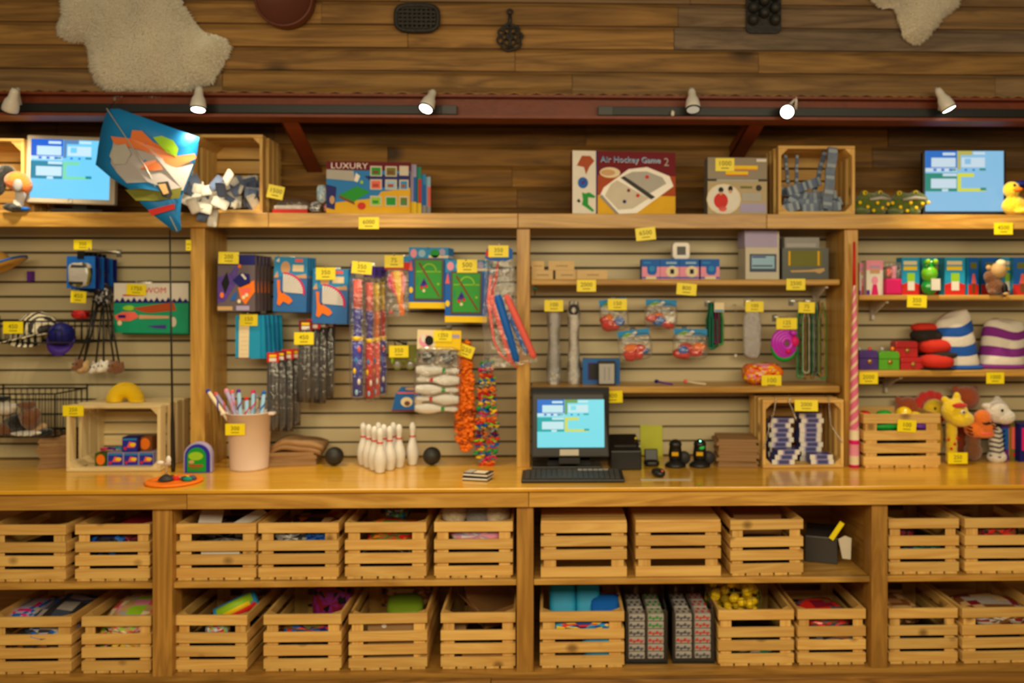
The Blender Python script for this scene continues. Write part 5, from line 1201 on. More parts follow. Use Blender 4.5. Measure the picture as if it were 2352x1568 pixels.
# dark stick packs
mat('dark_foil', (58, 52, 48), .25, spec=.8, bump=.4, bscale=30, var=.3)
def sticks(x0, x1, ytop, ybot, Y, n, lab, hdr, grp, slant=0):
    X, Z, w, h = R(x0, ytop, x1, ybot, Y)
    for i in range(n):
        b = MB(); ww = w/(n*.62); hh = h*(.86 + .06*((i*7) % 3)/2)
        for k in range(3): b.tube([(-ww*.3+k*ww*.3, 0, 0), (-ww*.3+k*ww*.3+slant*.02, 0, hh*.5), (-ww*.3+k*ww*.3+slant*.04, 0, hh)], ww*.19, 'dark_foil' if (i+k) % 3 else 'charcoal', n=7)
        t = thing('stick_pack', lab+(' at the front left' if i == 0 else f', {("second", "third", "fourth", "fifth", "sixth")[i-1]} from the front left'), 'toy pack', (X-w/2+ww*.5+(w-ww)*i/max(1, n-1), Y+.022*i, Z+h*.86-hh*.86+.004*i), group=grp)
        b.build('sticks', t)
        b = MB(); b.box(-ww*.5+slant*.04, ww*.5+slant*.04, -.004, .004, hh, hh+h*.12, hdr[i % len(hdr)]); b.face(ww, h*.12, -.004); b.T = Matrix.Translation((slant*.04, 0, hh)); b.q(.2, .1, .8, .45, 'whitish', 1); b.q(.2, .55, .8, .8, 'yellow', 1); b.build('header_card', t)
        b = MB(); b.ell((slant*.02, 0, hh*.5), (ww*.55, .012, hh*.52), 'clear_bag', power=.5, n=12, k=8); b.build('clear_sleeve', t)
sticks(614, 680, 828, 1010, 3.62, 4, 'dark foil stick pack above the paper bags', ['red', 'maroon', 'red'], 'low stick packs')
sticks(682, 757, 755, 945, 3.64, 4, 'dark foil stick pack hanging right of the yellow tag', ['maroon', 'red', 'brown'], 'high stick packs', slant=.25)
peg(645, 828, 3.61, 'peg hook holding the low stick packs'); peg(708, 758, 3.63, 'peg hook holding the high stick packs')
price(698, 777, 3.60, '450', 'yellow price tag at the top of the high stick packs', 44, 28)
# bubble wands in bags
def wand(x0, x1, ytop, ybot, Y, cols, lab, grp):
    X, Z, w, h = R(x0, ytop, x1, ybot, Y); t = thing('bubble_wand', lab, 'toy pack', (X, Y, Z), group=grp); r = w*.36
    b = MB(); b.tube([(0, 0, h*.0+.005), (0, 0, h*.44)], r, cols[2], n=12); b.build('lower_tube', t)
    b = MB(); b.lathe([(r*.9, h*.44), (r*1.05, h*.445), (r*.75, h*.47), (r*.7, h*.56), (r*.95, h*.58), (r*.95, h*.64), (r*.8, h*.66)], cols[1], n=14); b.build('handle', t)
    b = MB(); b.tube([(0, 0, h*.66), (0, 0, h*.88)], r*.85, cols[0], n=12); b.build('upper_tube', t)
    b = MB(); b.tube([(0, 0, h*.425), (0, 0, h*.455)], r*1.12, 'yellow', n=12); b.build('collar', t)
    b = MB()
    for k in range(5): b.ell((r*.5*sin(k*2), -r*.85, h*(.04+.08*k)), (r*.35, r*.3, h*.025), ('lightblue', 'whitish', 'yellow', 'sky', 'salmon')[k], n=8, k=5)
    b.build('wrap_print', t)
    b = MB(); b.box(-w*.5, w*.5, -.003, .003, h*.92, h, 'violet'); b.build('header_card', t)
    b = MB(); b.ell((0, 0, h*.46), (w*.56, r*1.06, h*.49), 'clear_bag', power=.4, n=14, k=8); b.build('clear_bag', t)
wand(805, 838, 605, 912, 3.60, ('salmon', 'toybox_blue', 'toybox_blue'), 'orange and blue bubble wand at the left of its hook', 'bubble wands')
wand(836, 862, 612, 915, 3.645, ('salmon', 'violet', 'red'), 'salmon, violet and red bubble wand in the middle of its hook', 'bubble wands')
wand(852, 876, 615, 910, 3.69, ('yellow', 'orange', 'salmon'), 'yellow-topped bubble wand, second from the right of its hook', 'bubble wands')
wand(866, 890, 612, 905, 3.735, ('yellow', 'red', 'toybox_blue'), 'yellow and red bubble wand at the right of its hook', 'bubble wands')
peg(825, 604, 3.59, 'peg hook holding the bubble wands'); price(831, 615, 3.586, '350', 'yellow price tag tilted at the top of the bubble wands', 46, 28, roll=.08)
# paddle ball
Yp = 3.66; X, Z, w, h = R(884, 588, 941, 728, Yp); t = thing('paddle_ball', 'orange and pink paddle bat in a bag under a red header', 'toy pack', (X, Yp, Z))
b = MB(); o = [(.62, .03), (.76, .03), (.80, .10), (.72, .32), (.84, .5), (.84, .65), (.68, .76), (.32, .76), (.12, .66), (.12, .52), (.48, .32)]
b.prism([(u*w-w/2, v*h) for u, v in o], .0, .008, 'orange'); b.face(w, h, 0); b.pol([(.12, .52), (.12, .66), (.25, .73), (.32, .5), (.48, .34)], 'magenta', 1); b.pol([(.72, .40), (.84, .5), (.84, .65), (.74, .72), (.72, .55)], 'pink', 1); b.pol([(.36, .76), (.62, .76), (.66, .5), (.6, .2), (.48, .4)], 'yellow', 1); b.build('bat', t)
b = MB(); b.box(-w/2, w/2, -.002, .01, h*.78, h*.9, 'red'); b.box(-w/2, w/2, -.002, .01, h*.9, h, 'sky'); b.build('header_card', t)
b = MB(); b.ell((0, .004, h*.40), (w*.52, .016, h*.41), 'clear_bag', power=.4); b.build('clear_bag', t)
dots(t, [((-w*.25, 0, h*.08), (.009, .009, .009))], 'salmon', 'ball')
peg(905, 587, 3.65, 'peg hook holding the paddle bat'); price(905, 600, 3.654, '75', 'yellow price tag on the paddle bat header', 43, 28)
# mini pool tables
mat('felt_green', (16, 150, 30), .5); mat('pool_rail', (70, 48, 36), .4)
def pool(b):
    b.q(0, 0, 1, 1, 'blue', 1); b.q(0, 0, 1, .10, 'yellow', 2); b.q(0, .80, 1, 1, 'sky', 2); b.disc(.12, .9, .08, .07, 'pink', 3); b.disc(.33, .9, .09, .06, 'lightblue', 3); b.disc(.66, .90, .12, .07, 'green', 3); b.disc(.84, .92, .08, .06, 'lilac', 3); b.q(.5, .83, 1, .87, 'cream', 3)
    b.disc(.06, .30, .05, .05, 'yellow', 3); b.pol([(0, .62), (.1, .62), (.06, .8)], 'salmon', 3)
    b.q(.13, .13, .88, .82, 'pool_rail', 4); b.q(.18, .165, .83, .785, 'felt_green', 5)
    n = 10
    for i in range(n):
        a0, a1 = pi*i/n, pi*(i+1)/n; b.pol([(.52+.16*cos(a0), .60+.12*sin(a0)), (.52+.19*cos(a0), .60+.14*sin(a0)), (.52+.19*cos(a1), .60+.14*sin(a1)), (.52+.16*cos(a1), .60+.12*sin(a1))], 'lime', 6)
    b.q(.2, .595, .82, .61, 'lime', 6); b.pol([(.28, .36), (.5, .36), (.39, .25+.25)], 'violet', 6); b.disc(.33, .34, .04, .025, 'red', 7); b.disc(.45, .36, .04, .025, 'red', 7); b.disc(.39, .42, .035, .025, 'navy', 7); b.disc(.39, .29, .035, .025, 'cream', 7); b.disc(.75, .4, .03, .02, 'lime', 7); b.disc(.22, .45, .015, .07, 'teal', 7)
    b.pol([(.24, .74), (.28, .76), (.80, .20), (.77, .18)], 'brown', 7)
for (x0, y0, x1, y1, Yf, lab, n) in ((938, 568, 1029, 708, 3.66, 'upper mini pool table pack', 3), (1022, 597, 1118, 740, 3.62, 'lower mini pool table pack with the price tag', 4)):
    o, *_ = hang('pool_table_pack', lab+' with green felt', 'toy pack', x0, y0, x1, y1, Yf, .02, 'blue', pool, rot=(0, .01, 0))
    behind(o, n, .024, .004, 'mini pool table pack hidden behind the '+lab.split(' ')[0]+' front one', 'pool packs behind the '+lab.split(' ')[0]+' one')
    peg((x0+x1)/2, y0+2, Yf-.008, 'peg hook holding the '+lab.split(' ')[0]+' mini pool table packs')
price(1073, 611, 3.612, '500', 'yellow price tag on the lower mini pool table pack', 46, 30)
# foam rocket bag
Yf = 3.54; X, Z, w, h = R(1112, 565, 1232, 856, Yf); t = thing('foam_rocket_bag', 'clear bag of red and blue foam tubes hanging before the middle upright post', 'toy pack', (X, Yf, Z))
def loc(x, y, d=0): q = P(x, y, Yf); return (q.x-X, d, q.z-Z)
for (a, c, r, m, d) in (((1130, 678), (1178, 835), .017, 'salmon', .0), ((1143, 678), (1188, 830), .018, 'blue', -.02), ((1162, 676), (1228, 822), .016, 'salmon', -.005), ((1168, 720), (1212, 812), .014, 'blue', .015)):
    b = MB(); A_, B_ = Vector(loc(*a, d)), Vector(loc(*c, d)); b.tube([A_, A_+(B_-A_)*.06, A_+(B_-A_)*.94, B_], [r*.7, r, r*.9, r*.55], m, n=12); b.build('foam_tube', t)
b = MB(); b.tube([loc(1128, 632), loc(1122, 690), loc(1134, 780), loc(1150, 815), loc(1190, 845)], [.006, .009, .006, .005, .003], 'salmon', n=8); b.build('cord', t)
b = MB(); b.tube([loc(1144, 600), loc(1139, 640), loc(1128, 690)], [.004, .006, .009], 'red', n=8); b.build('red_tail', t)
b = MB(); o = [(1114, 592), (1118, 572), (1140, 566), (1165, 566), (1178, 574), (1178, 594), (1160, 600), (1124, 598)]
b.add([loc(x, y, -.012) for x, y in reversed(o)], [tuple(range(len(o)))], 'blue'); b.add([loc(x, y, -.013) for x, y in ((1116, 588), (1130, 594), (1130, 574), (1118, 574))], [(0, 1, 2, 3)], 'red'); b.build('header_card', t, solid=.002)
b = MB(); vs = []; n, k = 20, 12; r2 = random.Random(2)
L_ = [(1114, 596), (1112, 660), (1108, 740), (1112, 800), (1108, 850)]; R_ = [(1180, 580), (1186, 660), (1192, 740), (1226, 800), (1236, 830)]
def li(Lp, f): f *= len(Lp)-1; i = min(int(f), len(Lp)-2); f -= i; return (Lp[i][0]*(1-f)+Lp[i+1][0]*f, Lp[i][1]*(1-f)+Lp[i+1][1]*f)
for sd in (-1, 1):
    base = len(vs)
    for j in range(n+1):
        a, c = li(L_, j/n), li(R_, j/n)
        for i in range(k+1):
            s = i/k; dd = sd*.030*math.sin(pi*s)**.6*min(1, .3+j/n)+r2.uniform(-.004, .004); vs.append(loc(a[0]*(1-s)+c[0]*s, a[1]*(1-s)+c[1]*s, dd))
    b.add(vs[base:], [(j*(k+1)+i, j*(k+1)+i+1, (j+1)*(k+1)+i+1, (j+1)*(k+1)+i) for j in range(n) for i in range(k)], 'clear_bag', True)
b.build('clear_bag', t)
b = MB(); q = P(1147, 566, Yf); b.tube([(q.x, YW-.001, q.z), (q.x, Yf-.014, q.z), (q.x, Yf-.02, q.z+.01)], .003, 'chrome', n=6); tag(b.build('peg_hook'), 'long peg hook holding the foam tube bag', 'hook', 'metal peg hooks on the slatwall')
price(1145, 577, Yf-.018, '350', 'yellow price tag on the foam tube bag', 46, 27)
# toy glasses
Yq = 3.70; X, Z, w, h = R(897, 800, 958, 856, Yq); t = thing('toy_glasses', 'green and black toy glasses hanging left of the bowling set', 'toy glasses', (X, Yq, Z))
for s in (-1, 1):
    b = MB(); b.torus((s*w*.24, 0, h*.35), w*.17, .006, 'olive', n=20, k=6); b.build('rim', t); b = MB(); b.T = Matrix.Translation((s*w*.24, .002, h*.35)) @ Matrix.Rotation(pi/2, 4, 'X'); b.lathe([(0, .002), (w*.16, 0)], 'shiny_grey', n=18); b.build('lens', t)
    b = MB(); b.tube([(s*w*.42, 0, h*.4), (s*w*.47, .02, h*.8), (s*w*.3, .03, h*1.1)], .007, 'lime', n=8); b.build('temple', t)
b = MB(); b.tube([(-w*.1, 0, h*.4), (0, -.004, h*.48), (w*.1, 0, h*.4)], .005, 'olive', n=6); b.build('bridge', t)
b = MB(); b.box(-w*.4, w*.5, .004, .012, h*.55, h*1.15, 'olive'); b.tube([(-w*.3, 0, h*1.1), (-w*.38, 0, h*1.35), (w*.1, 0, h*1.15)], .004, 'black', n=5); b.build('backing_card', t)
price(916, 807, 3.69, '350', 'yellow price tag above the toy glasses', 44, 27); peg(916, 794, 3.70, 'peg hook holding the toy glasses')
# blue card below
def bluec(b): b.q(0, 0, 1, .06, 'maroon', 1); b.disc(.5, .38, .20, .2, 'cream', 1); b.disc(.52, .32, .1, .1, 'brown', 2); b.disc(.9, .42, .14, .2, 'cream', 1); b.q(.18, .72, .9, .78, 'salmon', 1); b.disc(.65, .92, .2, .06, 'skin', 1)
hang('blue_card', 'blue card with cream shapes hanging behind the bowling set', 'toy pack', 900, 888, 968, 944, 3.73, .004, 'fan_blue', bluec, shape=[(0, 0), (1, .04), (1, 1), (.32, 1), (.12, .7)])
# bowling set in a bag
Yb = 3.62; X, Z, w, h = R(952, 758, 1054, 950, Yb); t = thing('bowling_set_bag', 'bagged toy bowling set with white pins under a yellow header', 'toy pack', (X, Yb, Z), (0, .03, 0))
def hdr(b): b.q(0, .0, .42, 1, 'cream', 1); b.q(.70, .62, .98, .80, 'lilac', 2); b.disc(.2, .42, .16, .32, 'pink', 2); b.disc(.28, .45, .1, .26, 'black', 3); b.disc(.15, .55, .06, .2, 'whitish', 3); b.q(.42, .05, 1, .4, 'yellow', 2)
b = MB(); b.box(-w*.48, w*.50, -.004, .004, h*.77, h*1.0, 'yellow'); b.T = Matrix.Translation((0, 0, h*.77)); hdr(b.face(w*.97, h*.23, -.004)); b.build('header_card', t)
def pinprof(H): return [(0, 0), (.10*H, .0), (.115*H, .03*H), (.155*H, .22*H), (.158*H, .32*H), (.13*H, .45*H), (.075*H, .6*H), (.062*H, .68*H), (.065*H, .74*H), (.082*H, .84*H), (.08*H, .91*H), (.05*H, .98*H), (0, H)]
for i in range(5):
    L = w*.98; s = 1 if i in (0, 2, 4) else -1
    b = MB(); b.T = Matrix.Translation((-s*L/2, 0, h*(.06+.115*i))) @ Matrix.Rotation(s*pi/2, 4, 'Y') @ Matrix.Diagonal((1, 1, 1, 1)); b.lathe([(r*.75, z) for r, z in pinprof(L)], 'white', n=16, mats=['white']*6+['red' if i % 2 else 'green']+['white']*5); b.build('toy_pin', t)
for s in (-1, 1):
    b = MB(); b.ell((s*w*.22, .0, h*.67), .028, 'shiny_black', n=16, k=10); b.build('toy_ball', t)
b = MB(); b.ell((0, 0, h*.40), (w*.53, .034, h*.41), 'clear_bag', power=.35, n=18, k=12); b.build('clear_bag', t)
peg(1016, 757, 3.61, 'peg hook holding the bowling set'); price(1017, 772, Yb-.008, '1250', 'yellow price tag on the bowling set header', 42, 24, roll=.02)
# leis
def lei(lab, x0, x1, ytop, ybot, Y, ms, n, r, seed, flat=.4, cord=None):
    r2 = random.Random(seed); X, Z, w, h = R(x0, ytop, x1, ybot, Y); t = thing('flower_garland', lab, 'garland', (X, Y, Z))
    groups = {}
    for i in range(n):
        f = i/n; sd = -1 if i % 2 else 1; z = h*(1-f); half = w*.24*min(1, .25+f*1.2)*(1 if f < .85 else max(.1, (1-f)/.15)); x = sd*half+r2.uniform(-.006, .006)
        m = ms[(i//2) % len(ms)] if cord else r2.choice(ms); b = groups.setdefault(m, MB()); c = Vector((x, r2.uniform(-.01, .014), z))
        for k in range(5):
            a = r2.uniform(0, 6.3); b.ell(c+Vector((r*.7*cos(a), r2.uniform(-.012, .008), r*flat*sin(a))), (r*.62, .004+r*.2, r*flat*.55), m, n=7, k=4, rot=(r2.uniform(-.6, .6), r2.uniform(-.7, .7), 0))
    for m, b in groups.items():
        o = b.build('petals', t); o['kind'] = 'stuff'
    b = MB()
    for sd in (-1, 1): b.tube([(0, 0, h), (sd*w*.18, 0, h*.8), (sd*w*.24, -.004, h*.4), (sd*w*.1, 0, .01)], .003, cord or 'orange', n=5)
    b.build('cord', t)
lei('orange flower garland hanging right of the bowling set', 1046, 1092, 790, 1028, 3.66, ['orange', 'orange', 'rust'], 130, .022, 1, .55)
mat('lei_grey', (120, 132, 130), .6)
lei('rainbow flower garland hanging over the counter beside the middle post', 1090, 1146, 832, 1076, 3.64, ['green', 'blue', 'yellow', 'magenta', 'lei_grey', 'orange', 'red', 'lime', 'blue', 'yellow', 'lei_grey', 'maroon', 'orange', 'navy', 'red', 'lime', 'red', 'blue', 'yellow', 'magenta'], 96, .022, 2, .30, 'skin')
price(1071, 806, 3.635, '250', 'yellow price tag slanting on the orange garland', 34, 28, roll=.35); peg(1060, 790, 3.66, 'peg hook holding the orange garland'); peg(1110, 834, 3.65, 'peg hook holding the rainbow garland')
# white bucket with twirl pens
Yk = 3.52; X, Z, w, h = R(503, 946, 607, 1076, Yk); t = thing('bucket', 'white plastic bucket on the counter beside the left upright post', 'bucket', (X, Yk+.09, ZC+.001)); rt = w/2*.97; rb = w/2*.82
b = MB(); b.lathe([(0, .0), (rb, .0), (rb*1.01, .006), (rt, h), (rt*1.03, h), (rt*1.03, h+.004), (rt*.97, h+.003), (rb*.96, .008), (0, .008)], 'bucket_white', n=40); b.build('tub', t)
for s in (-1, 1):
    b = MB(); b.box(s*rt*.98-(.0 if s > 0 else .024), s*rt*.98+(.024 if s > 0 else 0), -.03, .03, h-.008, h+.003, 'bucket_white'); b.build('lug', t, bevel=.003)
bt = t; price(540, 986, Yk-.008, '300', 'yellow price tag on the front of the white bucket', 44, 26)
pens = [(478, 898, 'toybox_blue', 'left-leaning blue-spotted twirl pen sticking furthest out of the bucket', -.02), (520, 897, 'pink', 'pink twirl pen standing left of centre in the bucket', .0), (533, 900, 'salmon', 'salmon twirl pen at the centre of the bucket', .02), (548, 898, 'purple', 'purple twirl pen right of centre in the bucket', -.01), (582, 900, 'magenta', 'magenta twirl pen near the right of the bucket', .03), (606, 902, 'blue', 'blue twirl pen leaning right out of the bucket', .0), (496, 905, 'salmon', 'salmon twirl pen behind the left-leaning one', .05), (590, 912, 'lilac', 'lilac twirl pen leaning behind the blue one', .05), (566, 916, 'red', 'short red twirl pen deep in the bucket', .02)]
for px, py, m, lab, dy in pens:
    q = P(px, py, Yk+.09+dy); top = q-Vector(bt.location); bot = Vector((top.x*(-.28 if abs(top.x) > .09 else .5), dy*.6, .014)); b = MB(); d = top-bot; n = 26
    b.tube([bot, bot+d*.5, top], .0085, ('lilac', 'pink', 'lightblue', 'cream')[len(lab) % 4], n=9)
    u = d.normalized().orthogonal().normalized(); v = d.normalized().cross(u)
    b.tube([bot+d*(k/n)+(u*cos(k*1.1)+v*sin(k*1.1))*.0072 for k in range(n+1)], .0042, m, n=5); b.ell(tuple(top), .010, m, n=8, k=6)
    tag(b.build('twirl_pen', loc=bt.location), lab, 'pen', 'twirl pens in the white bucket')
# black balls and bowling pins
def ball(px, py, r, lab):
    Y = 3.66; q = P(px, py, Y); rr_ = r*M(Y); b = MB(); b.ell((0, 0, 0), rr_, 'rubber', n=28, k=18); tag(b.build('black_ball', loc=(q.x, Y, ZC+rr_+.0005)), lab, 'ball')
ball(768, 1040, 21, 'black rubber ball between the paper bags and the bowling pins'); ball(992, 1037, 20.5, 'black rubber ball right of the bowling pins')
q = P(873, 1082, 3.5); sp = .062; pin = None; H = .188
names = [(0, 0, 'front bowling pin of the white triangle'), (-.5, 1, 'left bowling pin in the second row'), (.5, 1, 'right bowling pin in the second row'), (-1, 2, 'left bowling pin in the third row'), (0, 2, 'middle bowling pin in the third row'), (1, 2, 'right bowling pin in the third row'), (-1.5, 3, 'leftmost bowling pin in the back row'), (-.5, 3, 'second bowling pin from the left in the back row'), (.5, 3, 'third bowling pin from the left in the back row'), (1.5, 3, 'rightmost bowling pin, standing apart in the back row')]
for u, r_, lab in names:
    lc = (q.x+u*sp*1.05+(.02 if u == 1.5 else 0)-.003*r_, 3.50+r_*.055, ZC+.0008)
    if pin is None:
        pin = thing('bowling_pin', lab, 'bowling pin', lc, group='white bowling pins on the counter')
        b = MB(); b.lathe([(r*.92, z) for r, z in pinprof(H)], 'white', n=24); b.build('body', pin); b = MB(); b.torus((0, 0, H*.67), .0605*H, .0035, 'red', n=20, k=6, axis='z'); b.build('neck_band', pin)
    else: dup(pin, lc, None, lab)
# small card cases
for i, (dx, ro, lab) in enumerate(((0, .25, 'lower black and white card case on the counter before the middle post'), (.004, .32, 'upper open black and white card case with a cream face'))):
    q = P(1097, 1095, 3.36); b = MB(); b.box(-.052, .052, -.035, .035, 0, .004, 'black_plastic'); b.box(-.052, .052, -.035, .035, .004, .010, 'whitish'); b.box(-.052, .052, -.035, .035, .010, .0145, 'charcoal')
    if i: b.box(-.012, .038, -.026, .022, .0146, .0156, 'cream'); b.box(-.05, -.018, -.03, .03, .0146, .0155, 'silver')
    tag(b.build('card_case', loc=(q.x+dx, 3.36, ZC+.0008+.0158*i), rot=(0, 0, -ro)), lab, 'card case')
# ------------------------------------------------------------------ third bay: shelves
def dom(txt='DOMINOES'): return lambda b: b.text(txt, .52, .45, .010, 'charcoal', 1, maxw=b.fw*.62)
dz = .0405
for x0, x1, lv, Y, lab in ((1221, 1270, 0, 3.66, 'small tan box at the lower left of the pile on the upper shelf'), (1276, 1326, 0, 3.66, 'small tan box in the lower middle of the pile on the upper shelf'), (1326, 1395, 0, 3.635, 'small tan box at the right end of the pile, set forward'), (1221, 1250, 1, 3.66, 'small tan box on the upper left of the pile, touching the post'), (1260, 1319, 1, 3.66, 'small tan box on the upper right of the pile')):
    bx('domino_box', lab, 'box', x0, x1, 0, Y, ZS1+lv*dz, .05, 'card_tan', 0, dom(), 'small tan boxes on the upper shelf', h=.040)
def clk(variant):
    def f(b):
        b.q(0, 0, 1, 1, 'pink', 1); b.q(0, .62, 1, 1, 'blue', 2); b.q(0, .04, 1, .12, 'blue', 2)
        if variant: b.pol([(.28, .70), (.30, .32), (.42, .22), (.72, .22), (.82, .34), (.84, .7)], 'blue', 3); b.disc(.56, .52, .16, .14, 'sky', 4); b.q(.22, 0, .8, .14, 'cream', 3); b.q(.1, .78, .5, .86, 'sky', 3)
        else: b.disc(.62, .38, .32, .28, 'cream', 3); b.q(.52, .27, .72, .5, 'black', 4); b.q(.3, .76, .85, .86, 'lightblue', 3)
    return f
for x0, x1, v, lab in ((1474, 1516, 1, 'blue and pink clock box at the left, showing its side print'), (1516, 1561, 0, 'blue and pink clock box left of the middle, with a cream clock'), (1561, 1606, 0, 'blue and pink clock box in the middle under the white clock'), (1609, 1653, 1, 'blue and pink clock box at the right end')):
    bx('clock_box', lab, 'box', x0+.4, x1-.4, 595, 3.66, ZS1, .08, 'blue', 0, clk(v), 'clock boxes on the upper shelf')
zt = P(1500, 595, 3.66).z
X, Z, w, h = R(1545, 557, 1585, 596, 3.68); t = thing('cube_clock', 'white rounded cube clock standing on the clock boxes', 'clock', (X, 3.68, zt+.001))
b = MB(); c = .016; o = []
for cx, cz, a0 in ((w/2-c, h-c, 0), (-w/2+c, h-c, pi/2), (-w/2+c, c, pi), (w/2-c, c, 3*pi/2)): o += [(cx+c*cos(a0+a*pi/8), cz+c*sin(a0+a*pi/8)) for a in range(5)]
b.prism(o, 0, .06, 'white_gloss'); b.build('case', t, bevel=.004)
b = MB(); b.box(-w*.25, w*.25, -.002, .001, h*.25, h*.75, 'grey_plastic'); b.build('display', t)
# white box with picture, and dark boxed device
mat('box_olivegrey', (70, 74, 72), .4); mat('box_pale', (196, 188, 172), .45)
X, Z, w, h = R(1712, 530, 1790, 638, 3.66); t = thing('tall_box', 'tall pale box with a small blue screen picture on the upper shelf', 'box', (X, 3.66, ZS1+.001), (0, 0, .04)); h = P(1750, 530, 3.66).z-ZS1
def tall(b): b.q(.12, .15, .92, .52, 'slate', 1); b.q(.18, .22, .86, .48, 'lightblue', 2); b.q(.2, .44, .6, .47, 'violet', 3); b.q(.2, .26, .8, .29, 'slate', 3); b.q(.05, .62, .95, .98, 'lilac', 1) if False else None
b = MB(); b.box(-w/2, w/2, 0, .12, 0, h, 'box_pale'); tall(b.face(w, h, 0)); b.build('carton', t)
b = MB(); b.box(-w/2-.004, w/2-.01, -.003, .118, h*.66, h, 'lilac'); b.build('plastic_wrap', t); MATS['lilac']
X, Z, w, h = R(1797, 568, 1903, 638, 3.65); h = P(1850, 570, 3.65).z-ZS1; t = thing('dark_boxed_device', 'dark grey boxed device with an olive window on the upper shelf', 'box', (X, 3.65, ZS1+.001))
def dev(b): b.q(.12, .42, .86, .92, 'olive', 1); b.q(.2, .46, .74, .86, 'olive', 2); b.q(.13, .44, .17, .9, 'game_gold', 3); b.q(.76, .44, .80, .9, 'game_gold', 3); b.pol([(.16, .28), (.6, .30), (.9, .36), (.92, .28), (.8, .18), (.7, .24), (.2, .22)], 'tan', 2)
b = MB(); b.box(-w/2, w/2, 0, .13, 0, h, 'box_olivegrey'); dev(b.face(w, h, 0)); b.build('carton', t)
bx('grey_box', 'flat grey box lying on top of the dark boxed device', 'box', 1802, 1882, 0, 3.67, ZS1+h+.001, .12, 'grey', .02, lambda b: b.q(.05, .1, .9, .45, 'silver', 1), h=.048)
price(1347, 656, 3.615, '2000', 'yellow price tag on the shelf edge below the small tan boxes', 44, 27); price(1577, 664, 3.615, '800', 'yellow price tag hanging tilted below the clock boxes', 46, 27, roll=.08); price(1828, 653, 3.615, '2500', 'yellow price tag on the shelf edge below the dark boxed device', 44, 26)
# blue-green light on the post side
q = P(1229, 662, 3.66); b = MB(); b.ell((0, 0, 0), (.008, .008, .007), 'bead_teal', n=10, k=6); b.tube([(0, 0, -.006), (-.002, .002, -.03)], .002, 'black', n=5); b.tube([(0, 0, 0), (0, YW-3.66, .01)], .0025, 'chrome', n=5); tag(b.build('peg_tip', loc=tuple(q)), 'teal tip of an empty peg beside the middle upright post', 'hook')
# sparkling packs
mat('glitter_strip', (226, 218, 212), .25, spec=.9, bump=1, bscale=160, var=.35)
for x0, x1, yt, m, lab, hd in ((1254, 1290, 690, 'clear_glitter', 'narrow clear glitter strip pack under a price tag', 0), (1302, 1334, 694, 'glitter_strip', 'pale glitter strip pack right of the clear one', 1)):
    Yg = 3.74; X, Z, w, h = R(x0, yt, x1, 884, Yg); t = thing('strip_pack', lab, 'toy pack', (X, Yg, Z+.004), group='glitter strip packs')
    b = MB(); n = 24; vs = []
    for i in range(n+1):
        f = i/n; ww = w*(.42+.06*sin(f*9))*(1-.2*(f > .9)); vs += [(-ww, -.006*sin(f*23), h*f), (0, -.016-.004*sin(f*31), h*f), (ww, -.006*sin(f*19), h*f), (0, .01, h*f)]
    b.add(vs, [(i*4+a, i*4+(a+1) % 4, (i+1)*4+(a+1) % 4, (i+1)*4+a) for i in range(n) for a in range(4)], m, True); b.build('strip', t)
    b = MB()
    for k in range(7): b.ell((random.uniform(-.3, .3)*w, -.014, h*random.uniform(.0, .14)), (.008, .006, .008), 'glitter_strip', n=8, k=5)
    b.build('sequins', t)['kind'] = 'stuff'
    if hd: b = MB(); b.torus((0, -.012, h*.9), w*.28, .008, 'charcoal', n=16, k=6); b.build('ring', t)
    peg((x0+x1)/2, yt+2, Yg-.02, 'peg hook holding the '+lab.split(' strip')[0]+' strip')
price(1272, 702, 3.70, '100', 'yellow price tag on the narrow clear glitter strip', 43, 26)
# toy bags with red contents
def toybag(x0, y0, x1, y1, Y, lab, seed):
    r2 = random.Random(seed); X, Z, w, h = R(x0, y0, x1, y1, Y); t = thing('toy_bag', lab, 'toy pack', (X, Y, Z), (0, -.12 if seed % 2 else .03, 0), group='clear bags of small red toys')
    for k in range(7):
        m = ['red', 'shiny_red', 'red', 'shiny_blue', 'whitish', 'shiny_red', 'orange'][k]
        b = MB(); b.ell((w*r2.uniform(-.32, .32), r2.uniform(-.012, .012), h*(.10+.07*k*.7)), (w*r2.uniform(.15, .25), .018, h*r2.uniform(.12, .18)), m, n=10, k=7, jit=.06); b.build('small_toy', t)
    b = MB(); b.box(-w*.48, w*.48, -.002, .002, h*.9, h, 'sky'); b.face(w, h, -.002); b.pol([(.1, .80), (.3, .92), (.45, .90), (.3, .78)], 'lime', 1); b.q(.02, .78, .98, .9, 'sky', 0); b.pol([(.3, .78), (.55, .95), (.62, .9), (.5, .78)], 'whitish', 2); b.build('header_card', t)
    b = MB(); b.ell((0, 0, h*.42), (w*.52, .03, h*.46), 'clear_bag', power=.45, n=16, k=10, jit=.03); b.build('clear_bag', t)
    peg((x0+x1)/2, y0+3, Y-.006, 'peg hook holding the '+lab)
toybag(1382, 686, 1446, 756, 3.70, 'clear bag of red toys under a price tag', 1); toybag(1480, 688, 1554, 753, 3.72, 'clear bag of red toys, upper right of the four', 2)
toybag(1424, 757, 1500, 824, 3.68, 'clear bag of red toys, lower left of the four', 3); toybag(1545, 755, 1624, 822, 3.70, 'clear bag of red toys, lower right of the four', 4)
price(1418, 699, 3.66, '150', 'yellow price tag on the upper left toy bag', 44, 26)
